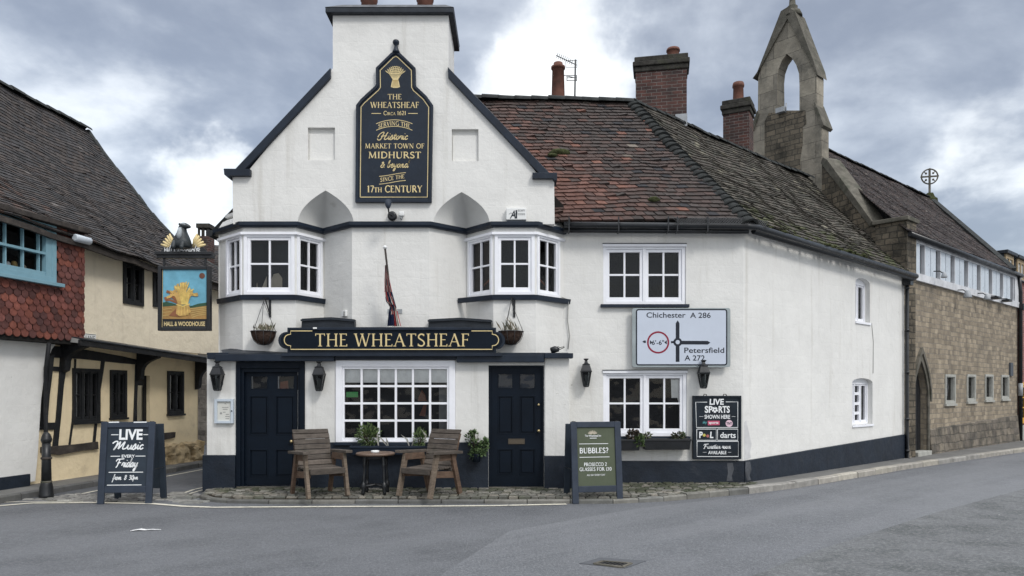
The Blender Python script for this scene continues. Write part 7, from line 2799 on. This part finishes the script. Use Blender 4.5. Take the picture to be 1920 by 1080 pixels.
# TV aerial
p = at(1077, 193, 16.0)
g = thing('tv_aerial', 'spindly television aerial on a mast beside the tall chimney pot', 'aerial', (p.x, p.y, p.z - .3))
top = at(1079, 112, 16.0)
b = MB()
b.tube([(p.x, p.y, p.z - .4), (top.x, p.y, top.z)], .02, 6)
b.build('mast', 'wire_dark', g)
b = MB()
A_, B_ = at(1043, 104, 15.8), at(1081, 122, 16.1)
b.tube([A_, B_], .010, 5)
for k in range(9):
    c = A_.lerp(B_, .05 + k * .09)
    b.tube([c + Vector((-.01, .10, .0)), c + Vector((.01, -.10, .02))], .005, 4)
b.tube([at(1061, 114, 16), at(1082, 113, 16), at(1082, 126, 16), at(1061, 126, 16), at(1061, 114, 16)], .007, 4)
b.build('upper_array', 'wire_dark', g)
b = MB()
for y in (142, 146, 151):
    b.tube([at(1063, y, 16), at(1081, y - .5, 16)], .008, 4)
b.tube([at(1063, 141, 16), at(1063, 152, 16)], .008, 4)
b.tube([at(1057, 141, 16), at(1078, 146, 16)], .008, 4)
b.tube([at(1081, 141, 16), at(1081, 152, 16)], .008, 4)
b.build('lower_array', 'wire_dark', g)


# ------------------------------------------------------------------ things on the ground
def a_board(name, lab, pxl, face_m, face_name):
    """pxl: left/right pixel of the front feet, foot pixel height, top pixel height."""
    fl, fr = ground(pxl[0], pxl[2]), ground(pxl[1], pxl[3])
    W_ = (fr - fl).length
    lean = .13
    Hh = 1.21
    r = thing(name, lab, 'sandwich board', (fl + fr) / 2)
    r.rotation_euler.z = math.atan2(fr.y - fl.y, fr.x - fl.x)
    # local frame: x along the foot, y away from the camera; the front leaf lies in a leaning plane
    ang = math.atan2(lean, Hh)
    ca, sa = math.cos(ang), math.sin(ang)

    class Lean:
        def __init__(self, back):
            self.b = back

        def w(self, s, d, z):
            if not self.b:
                return Vector((s, z * sa - d * ca, z * ca + d * sa))
            return Vector((s, .55 - z * sa + d * ca, z * ca + d * sa))
    ln, bk = Lean(False), Lean(True)
    LH = Hh / ca
    save = r.location.copy()
    r.location = (0, 0, 0)
    m = MB()
    sw_ = .095
    m.box(ln, -W_ / 2, -W_ / 2 + sw_, 0, LH, -.02, .02)
    m.box(ln, W_ / 2 - sw_, W_ / 2, 0, LH, -.02, .02)
    m.box(ln, -W_ / 2 + sw_, W_ / 2 - sw_, LH - .085, LH, -.02, .018)
    m.box(ln, -W_ / 2 + sw_, W_ / 2 - sw_, .165, .26, -.02, .018)
    m.build('frame', 'board_blue', r, bevel=.006)
    m = MB()
    m.box(ln, -W_ / 2 + sw_ - .005, W_ / 2 - sw_ + .005, .255, LH - .08, -.012, -.002)
    pn = m.build(face_name, face_m, r)
    m = MB()
    m.box(bk, -W_ / 2, -W_ / 2 + sw_, 0, LH - .04, -.02, .02)
    m.box(bk, W_ / 2 - sw_, W_ / 2, 0, LH - .04, -.02, .02)
    m.box(bk, -W_ / 2 + sw_, W_ / 2 - sw_, LH - .13, LH - .04, -.02, .018)
    m.box(bk, -W_ / 2 + sw_, W_ / 2 - sw_, .165, LH - .13, -.012, .012)
    m.build('rear_frame', 'board_face', r, bevel=.006)
    m = MB()
    for x in (-W_ / 2 + .05, W_ / 2 - .05):
        m.tube([(x - .03, .27 - .15 + .01, Hh + .0), (x + .03, .27 - .15 + .01, Hh)], .012, 6)
    for x in (-W_ / 2 + .01, W_ / 2 - .01):
        m.tube([(x, .07, .5), (x, .49, .5)], .005, 5)
    m.build('hinge', 'iron_black', r)
    ink = Ink(ln, .0005)
    return r, save, ln, ink, W_, LH, sw_, pn


r, loc, ln, ink, W_, LH, sw_, pn = a_board('music_board', 'dark A-frame sandwich board advertising live music at the mouth of the lane', (182.5, 285, 945.5, 944.5), 'board_face', 'face_panel')
k_ = 1.0 / 131.0            # metres per photo pixel on this board
X = lambda px: (px - 241.0) * k_
Z = lambda py: (943 - py) * k_ * 1.075
ink.sans('LIVE', X(246.5), Z(826.5), .155, .34, .035)
ink.script('Music', X(243), Z(844.5), .066, .42, .28)
ink.sans('EVERY', X(243.5), Z(859.5), .044, .19, .022)
ink.script('Friday', X(241), Z(876.5), .066, .30, .24)
ink.script('from', X(224), Z(899.5), .042, .125, .22)
ink.script('8 30', X(246), Z(899.5), .042, .14, .22)
ink.script('pm', X(259), Z(899), .036, .07, .24)
for x0, x1, y in ((209, 223, 818), (270, 282, 818), (210, 228, 857), (257, 276, 857), (208, 273, 886), (206, 271, 909)):
    ink.line([(X(x0), Z(y)), (X(x1), Z(y))], .011)
ink.build('lettering', 'sign_letter_white', pn)
ink2 = Ink(ln, .019)
for x0, x1 in ((-.28, -.13), (.08, .27)):
    ink2.line([(x0, LH - .006), (x1, LH - .004)], .016)
ink2.build('chipped_paint', 'sign_letter_white', pn)
r.location = loc

r, loc, ln, ink, W_, LH, sw_, pn = a_board('drinks_board', 'grey-blue A-frame sandwich board with an olive green drinks poster on the cobbles', (1073.5, 1168, 945, 942.5), 'green_panel', 'poster')
X = lambda px: (px - 1117.5) * k_
Z = lambda py: (943.5 - py) * k_ * 1.075
ink.roman('BUBBLES?', X(1113), Z(852.5), .078, .45, 1.25)
ink.roman('PROSECCO 2', X(1115), Z(876), .050, .355, 1.2)
ink.roman('GLASSES FOR £10', X(1115), Z(884.7), .050, .50, 1.2)
ink.sans('ALL DAY EVERY DAY', X(1115.5), Z(893.8), .028, .285, 0)
ink.sans('The Wheatsheaf Inn', X(1111.5), Z(822.5), .03, .25, .012)
ink.line([(X(1105), Z(825.2)), (X(1119), Z(825.2))], .008)
for y, x1 in ((835.5, 1142), (859.8, 1144)):
    ink.line([(X(1083), Z(y)), (X(x1), Z(y))], .008)
ink.build('lettering', 'sign_letter_white', pn)
ink = Ink(ln, .0005)
for k in range(7):
    a = math.radians(20 + k * 140 / 6)
    s_, z_ = X(1111), Z(818)
    ink.line([(s_ + .015 * math.cos(a), z_ + .008 * math.sin(a)), (s_ + .075 * math.cos(a), z_ + .055 * math.sin(a))], .016)
ink.build('wheat_emblem', 'cloth_cream', pn)
r.location = loc

# --- slatted wooden armchairs
def make_chair(name='wooden_armchair'):
    cw = random.Random(8)
    r = thing(name, '', 'chair', (0, 0, 0), 'weathered wooden armchairs outside the pub')
    B = lambda p, q, w, h_, n_, mt='old_wood', up=(0, 0, 1): (lambda m: (m.bar(p, q, w, h_, up), m.build(n_, mt, r, bevel=.005))[1])(MB())
    # x across, y: front is -y
    for sx in (-1, 1):
        B((sx * .30, -.36, 0), (sx * .30, -.20, .64), .05, .085, 'leg', 'leg_wood', (0, 1, 0))
        B((sx * .30, .36, 0), (sx * .30, .16, .64), .05, .085, 'leg', 'red_wood', (0, 1, 0))
        B((sx * .325, -.36, .665), (sx * .325, .34, .64), .105, .042, 'armrest')
        B((sx * .285, -.24, .585), (sx * .285, .2, .575), .035, .10, 'arm_rail', 'red_wood')
        B((sx * .265, -.30, .345), (sx * .265, .26, .30), .04, .10, 'side_rail', 'red_wood')
    m = MB()
    for k in range(5):
        y = -.28 + k * .12
        m.col = (cw.uniform(.75, 1.3),) * 3
        m.bar((-.27, y, .405 + .004 * k), (.27, y, .405 + .004 * k), .108, .028)
    m.bar((-.27, -.335, .385), (.27, -.335, .385), .035, .085)
    m.build('seat', 'old_wood', r, bevel=.006)
    m = MB()
    prof = []
    for k in range(9):
        t = k / 8
        y = .17 + .20 * t + .02 * math.sin(t * 3) + (.05 * max(0, t - .8) / .2)
        z = .36 + .63 * t - (.012 if k == 8 else 0)
        prof.append((y, z))
    for k in range(8):
        (y0, z0), (y1, z1) = prof[k], prof[k + 1]
        t = Vector((0, y1 - y0, z1 - z0)).normalized()
        c = Vector((0, (y0 + y1) / 2, (z0 + z1) / 2))
        m.col = (cw.uniform(.6, 1.35),) * 3
        m.bar(c + Vector((-.285, 0, 0)), c + Vector((.285, 0, 0)), .024, (Vector((0, y1 - y0, z1 - z0)).length) * .90, tuple(t))
    m.build('backrest', 'old_wood', r, bevel=.004)
    for sx in (-1, 1):
        m = MB()
        for k in range(7):
            (y0, z0), (y1, z1) = prof[k], prof[k + 1]
            m.bar((sx * .255, y0 + .035, z0), (sx * .255, y1 + .035, z1 + .01), .045, .045, (0, 1, 0))
        m.build('back_post', 'red_wood', r)
    return r


ch = make_chair()
for i, (x, y, rz, lab) in enumerate(((-2.92, 11.23, 35, 'weathered wooden armchair standing in front of the wide navy door'), (-1.25, 11.23, -33, 'weathered wooden armchair between the round table and the narrow navy door'))):
    o = ch if i == 0 else copy_tree(ch)
    o.location = (x, y, .098)
    o.rotation_euler.z = math.radians(rz)
    o['label'] = lab

# --- pub table
tx, ty = at(704, 848, 11.42).x, 11.42
g = thing('round_table', 'small round pub table on turned black legs between two wooden armchairs', 'table', (tx, ty, .095))
zt_ = at(704, 848, 11.42).z
b = MB()
b.lathe((tx, ty, zt_ - .03), [(.285, -.012), (.297, -.005), (.30, .008), (.297, .022), (.285, .028)], 32)
b.build('table_top', 'table_wood', g)
b = MB()
b.lathe((tx, ty, zt_ - .10), [(.19, 0), (.19, .06)], 24)
b.build('apron', 'iron_black', g)
for sx, sy in ((-1, -1), (1, -1), (-1, 1), (1, 1)):
    b = MB()
    hL = zt_ - .05 - .095
    base = Vector((tx + sx * .165, ty + sy * .14, .095))
    pr = [(.022, 0), (.03, .03), (.025, .06), (.04, .10), (.042, .14), (.03, .17), (.018, .19), (.026, .22), (.022, .28), (.017, .36), (.02, .42), (.03, .45), (.02, .48), (.03, .53), (.025, .57), (.025, hL)]
    m_ = []
    for rr_, z_ in pr:
        f_ = z_ / hL
        m_.append((Vector((base.x - sx * .025 * f_, base.y - sy * .02 * f_, base.z + z_)), rr_))
    b.tube([p for p, _ in m_], [q for _, q in m_], 10)
    b.build('leg', 'iron_black', g)
b = MB()
for a_, c_ in (((-1, -1), (1, 1)), ((-1, 1), (1, -1))):
    b.tube([(tx + a_[0] * .165, ty + a_[1] * .14, .215), (tx, ty, .23), (tx + c_[0] * .165, ty + c_[1] * .14, .215)], [.018, .022, .018], 8)
b.build('stretcher', 'iron_black', g)
g = thing('ashtray', 'white ashtray standing on the round pub table', 'ashtray', (tx + .01, ty - .08, zt_))
b = MB()
b.lathe((tx + .01, ty - .08, zt_ - .002), [(.05, 0), (.062, .01), (.064, .035), (.054, .037), (.048, .012)], 20)
b.build('bowl', 'white_plastic', g)

# --- planters
def trough(name, lab, pl, x0, x1, y0, y1, d0_, d1_, m_='navy_paint', group=None, cat='window box'):
    D_ = d1_
    s0_, zt2 = pl.hit(x0, y0, D_)
    s1_, zb2 = pl.hit(x1, y1, D_)
    r = thing(name, lab, cat, pl.w((s0_ + s1_) / 2, d0_, zb2), group)
    m = MB()
    i_ = .03
    m.hexa([pl.w(s0_ + i_, d0_ + .02, zb2), pl.w(s1_ - i_, d0_ + .02, zb2), pl.w(s1_ - i_, d1_ - .03, zb2), pl.w(s0_ + i_, d1_ - .03, zb2)],
           [pl.w(s0_ + .01, d0_, zt2 - .02), pl.w(s1_ - .01, d0_, zt2 - .02), pl.w(s1_ - .01, d1_ - .01, zt2 - .02), pl.w(s0_ + .01, d1_ - .01, zt2 - .02)])
    m.build('trough', m_, r, bevel=.006)
    m = MB()
    m.box(pl, s0_, s1_, zt2 - .035, zt2, d1_ - .02, d1_)
    m.box(pl, s0_, s1_, zt2 - .035, zt2, d0_, d0_ + .02)
    m.box(pl, s0_, s0_ + .02, zt2 - .035, zt2 - .001, d0_ + .02, d1_ - .02)
    m.box(pl, s1_ - .02, s1_, zt2 - .035, zt2 - .001, d0_ + .02, d1_ - .02)
    m.build('rim', m_, r, bevel=.004)
    m = MB()
    m.box(pl, s0_ + .02, s1_ - .02, zt2 - .04, zt2 - .012, d0_ + .02, d1_ - .02)
    m.build('soil', 'soil', r)
    return r, s0_, s1_, zt2


trough('window_box', 'long dark planter under the many-paned window behind the round table', P0, 655, 836, 836, 853, .04, .22)
trough('window_box', 'short black plastic planter half hidden behind the green poster board', PR, 1150, 1202.5, 824, 845, .06, .26, 'iron_black', 'black window boxes under the casements')
trough('window_box', 'longer black plastic planter between the casements and the sports board', PR, 1206, 1297, 823, 843.5, .06, .26, 'iron_black', 'black window boxes under the casements')
rg = random.Random(31)
GR = [(.07, .115, .035), (.05, .085, .028), (.10, .15, .05), (.13, .18, .07), (.04, .065, .024)]


def plant(name, lab, cat, c, rads, n_, size, cols, stems=8, group=None, aspect=.4, base=None):
    c = Vector(c)
    base = Vector(base) if base else c - Vector((0, 0, rads[2] * 1.1))
    r = thing(name, lab, cat, base, group)
    m = MB()
    for k in range(stems):
        t = c + Vector((rg.uniform(-.8, .8) * rads[0], rg.uniform(-.8, .8) * rads[1], rg.uniform(-.1, .8) * rads[2]))
        m.tube([base + Vector((rg.uniform(-.02, .02), rg.uniform(-.02, .02), 0)), base.lerp(t, .5) + Vector((rg.uniform(-.03, .03), 0, .02)), t], [.006, .005, .003], 4)
    m.build('stem', 'coir', r)
    m = MB()
    m.leaves(c, rads, n_, size, rg, cols, aspect=aspect, shell=.15)
    m.build('foliage', 'leaf', r, recalc=False)
    return r


PC = D0 - .13
p = at(690, 816, PC)
plant('rosemary_bush', 'bushy green herb in the planter behind the round table', 'plant', p, (.19, .11, .17), 620, .055, GR, 12, base=at(690, 836, PC), aspect=.3)
p = at(787, 822, PC)
plant('rosemary_bush', 'narrow green herb partly hidden by the armchair nearer the narrow door', 'plant', p, (.10, .09, .15), 300, .055, GR, 7, base=at(787, 838, PC), aspect=.3)
p = at(894, 832, PC)
r = thing('trailing_plant', 'leafy trailing plant spilling against the wall beside the narrow navy door', 'plant', at(893, 850, PC))
m = MB()
for k in range(14):
    t = p + Vector((rg.uniform(-.17, .17), rg.uniform(-.08, .05), rg.uniform(-.2, .25)))
    m.tube([at(893, 848, PC), p.lerp(t, .5), t], [.006, .005, .003], 4)
m.build('stem', 'coir', r)
m = MB()
for cx_, cy_, rx_, rz_ in ((882, 823, .085, .12), (894, 836, .11, .12), (905, 840, .09, .12), (890, 852, .10, .08), (887, 812, .05, .05), (909, 829, .04, .06), (897, 846, .13, .08)):
    m.leaves(at(cx_, cy_, PC), (rx_ * .85, .08, rz_ * .92), 75, .055, rg, [(.09, .14, .055), (.06, .105, .04), (.14, .20, .09), (.05, .085, .035)], aspect=.6, shell=0)
m.build('foliage', 'leaf', r, recalc=False)
b = MB()
q = P0.hit(893, 852, .1)
b.lathe(P0.w(q[0], .12, q[1] - .12), [(.06, 0), (.08, .12), (.085, .13)], 12)
b.build('pot', 'navy_paint', r)
r = thing('sword_leaf_plant', 'pale sword-shaped leaves in the planter between the herb and the second armchair', 'plant', at(740, 838, PC))
m = MB()
m.col = (.46, .45, .41)
for base_, mid, tip in (((727, 838), (718, 826), (709, 816)), ((728, 838), (726, 828), (723, 819)), ((768, 838), (763, 824), (751, 814)), ((795, 838), (798, 816), (789, 803)), ((710, 838), (708, 825), (707, 808)), ((772, 836), (776, 826), (774, 818))):
    a_, c_, e_ = at(*base_, PC), at(*mid, PC - .05), at(*tip, PC - .08)
    w_ = .016
    i = m.add([a_ + Vector((-w_ / 2, 0, 0)), a_ + Vector((w_ / 2, 0, 0)), c_ + Vector((w_, 0, .004)), e_, c_ + Vector((-w_, 0, -.004))])
    m.face(i)
m.col = (1, 1, 1)
m.build('foliage', 'leaf', r, recalc=False)
m = MB()
m.lathe(at(740, 842, PC), [(.05, 0), (.06, .04)], 8)
m.build('root_clump', 'soil', r)
PQ = DR - .16
plant('seedhead_plant', 'dead brown flower clump in the shorter black planter', 'plant', at(1187, 815, PQ), (.10, .07, .07), 170, .05, [(.06, .045, .035), (.09, .07, .055), (.045, .04, .03)], 6, base=at(1187, 824, PQ), aspect=.8)
plant('trailing_ivy', 'green leaves hanging over the end of the shorter black planter', 'plant', at(1199, 826, PQ - .08), (.08, .05, .09), 130, .055, GR[1:], 5, base=at(1197, 822, PQ - .03), aspect=.7)
plant('low_plant', 'low green clump at the far end of the longer black planter', 'plant', at(1272, 818, PQ), (.12, .06, .05), 170, .05, [(.05, .075, .035), (.075, .10, .05), (.06, .06, .04)], 5, base=at(1272, 823, PQ), aspect=.7)
plant('low_plant', 'small pale sprig at the near end of the longer black planter', 'plant', at(1214, 817, PQ), (.05, .05, .05), 60, .05, [(.10, .13, .06), (.14, .15, .09)], 4, base=at(1214, 823, PQ), aspect=.5)

# --- bollard
bp = ground(87, 933)
g = thing('bollard', 'black cast iron bollard with a domed top at the mouth of the lane', 'bollard', bp)
kx = bp.y / FPX
b = MB()
b.lathe(bp, [(0.1062, 0), (0.1062, .04), (0.0972, .06), (0.0945, .16), (0.0810, .22), (0.0738, .25)], 20)
b.build('base', 'iron_black', g)
b = MB()
b.lathe(bp, [(0.0720, .25), (0.0648, .60), (0.0594, .86)], 20)
b.build('shaft', 'iron_black', g)
b = MB()
b.lathe(bp, [(0.0630, .86), (0.0666, .87), (0.0774, .89), (0.0810, .915), (0.0738, .935), (0.0675, .96), (0.0522, 1.0), (0.0270, 1.025), (0.0045, 1.03)], 20)
b.build('cap', 'iron_black', g)
for z_ in (0.2295, .60):
    b = MB()
    b.lathe(bp, [(0.0720, z_), (0.0792, z_ + .008), (0.0792, z_ + .03), (0.0702, z_ + .038)], 20)
    b.build('band', 'old_timber' if z_ > .5 else 'coping_stone', g)

# --- gully grate in the road and a scrap of litter
gp = ground(1142, 1058)
g = thing('drain_grate', 'sunken iron drain grate in a patch of the road', 'drain', (gp.x, gp.y, 0))
qs = [ground(*p) for p in ((1086, 1058), (1126, 1047), (1212, 1053), (1172, 1067))]
b = MB()
b.hexa([(p.x, p.y, .001) for p in qs], [(p.x, p.y, .010) for p in qs])
b.build('patch', 'lane_asphalt', g)
qs = [ground(*p) for p in ((1114, 1060), (1131, 1055), (1184, 1059), (1167, 1066))]
b = MB()
for i in range(4):
    b.bar((qs[i].x, qs[i].y, .014), (qs[(i + 1) % 4].x, qs[(i + 1) % 4].y, .014), .03, .014)
b.build('rim', 'coping_stone', g)
b = MB()
b.hexa([(p.x, p.y, .0101) for p in qs], [(p.x, p.y, .0125) for p in qs])
b.build('hole', 'underlay', g)
b = MB()
for k in range(1, 7):
    a_, c_ = qs[0].lerp(qs[3], k / 7), qs[1].lerp(qs[2], k / 7)
    a2 = qs[0].lerp(qs[1], 0).lerp(qs[3], k / 7)
    p0_, p1_ = qs[0].lerp(qs[1], .5 * 0).lerp(qs[3].lerp(qs[2], 0), k / 7), qs[1].lerp(qs[2], k / 7)
    b.bar((p0_.x, p0_.y, .015), (p1_.x, p1_.y, .015), .014, .006)
b.build('bar', 'iron_black', g)
lp = ground(272, 995)
g = thing('paper_scrap', 'crumpled strip of white litter lying on the road', 'litter', (lp.x, lp.y, 0))
b = MB()
pts_ = [(-.15, -.025), (-.06, .0), (.0, .01), (.08, .015), (.17, .04)]
for i in range(len(pts_) - 1):
    (x0, y0), (x1, y1) = pts_[i], pts_[i + 1]
    w0_, w1_ = (.06, .075, .05, .03, .012)[i], (.06, .075, .05, .03, .012)[i + 1]
    z0_, z1_ = (.004, .016, .006, .012, .004)[i], (.004, .016, .006, .012, .004)[i + 1]
    b.hexa([(lp.x + x0, lp.y + y0 - w0_ / 2, z0_), (lp.x + x1, lp.y + y1 - w1_ / 2, z1_), (lp.x + x1, lp.y + y1 + w1_ / 2, z1_), (lp.x + x0, lp.y + y0 + w0_ / 2, z0_)],
           [(lp.x + x0, lp.y + y0 - w0_ / 2, z0_ + .004), (lp.x + x1, lp.y + y1 - w1_ / 2, z1_ + .004), (lp.x + x1, lp.y + y1 + w1_ / 2, z1_ + .004), (lp.x + x0, lp.y + y0 + w0_ / 2, z0_ + .004)])
b.build('paper', 'litter_white', g)
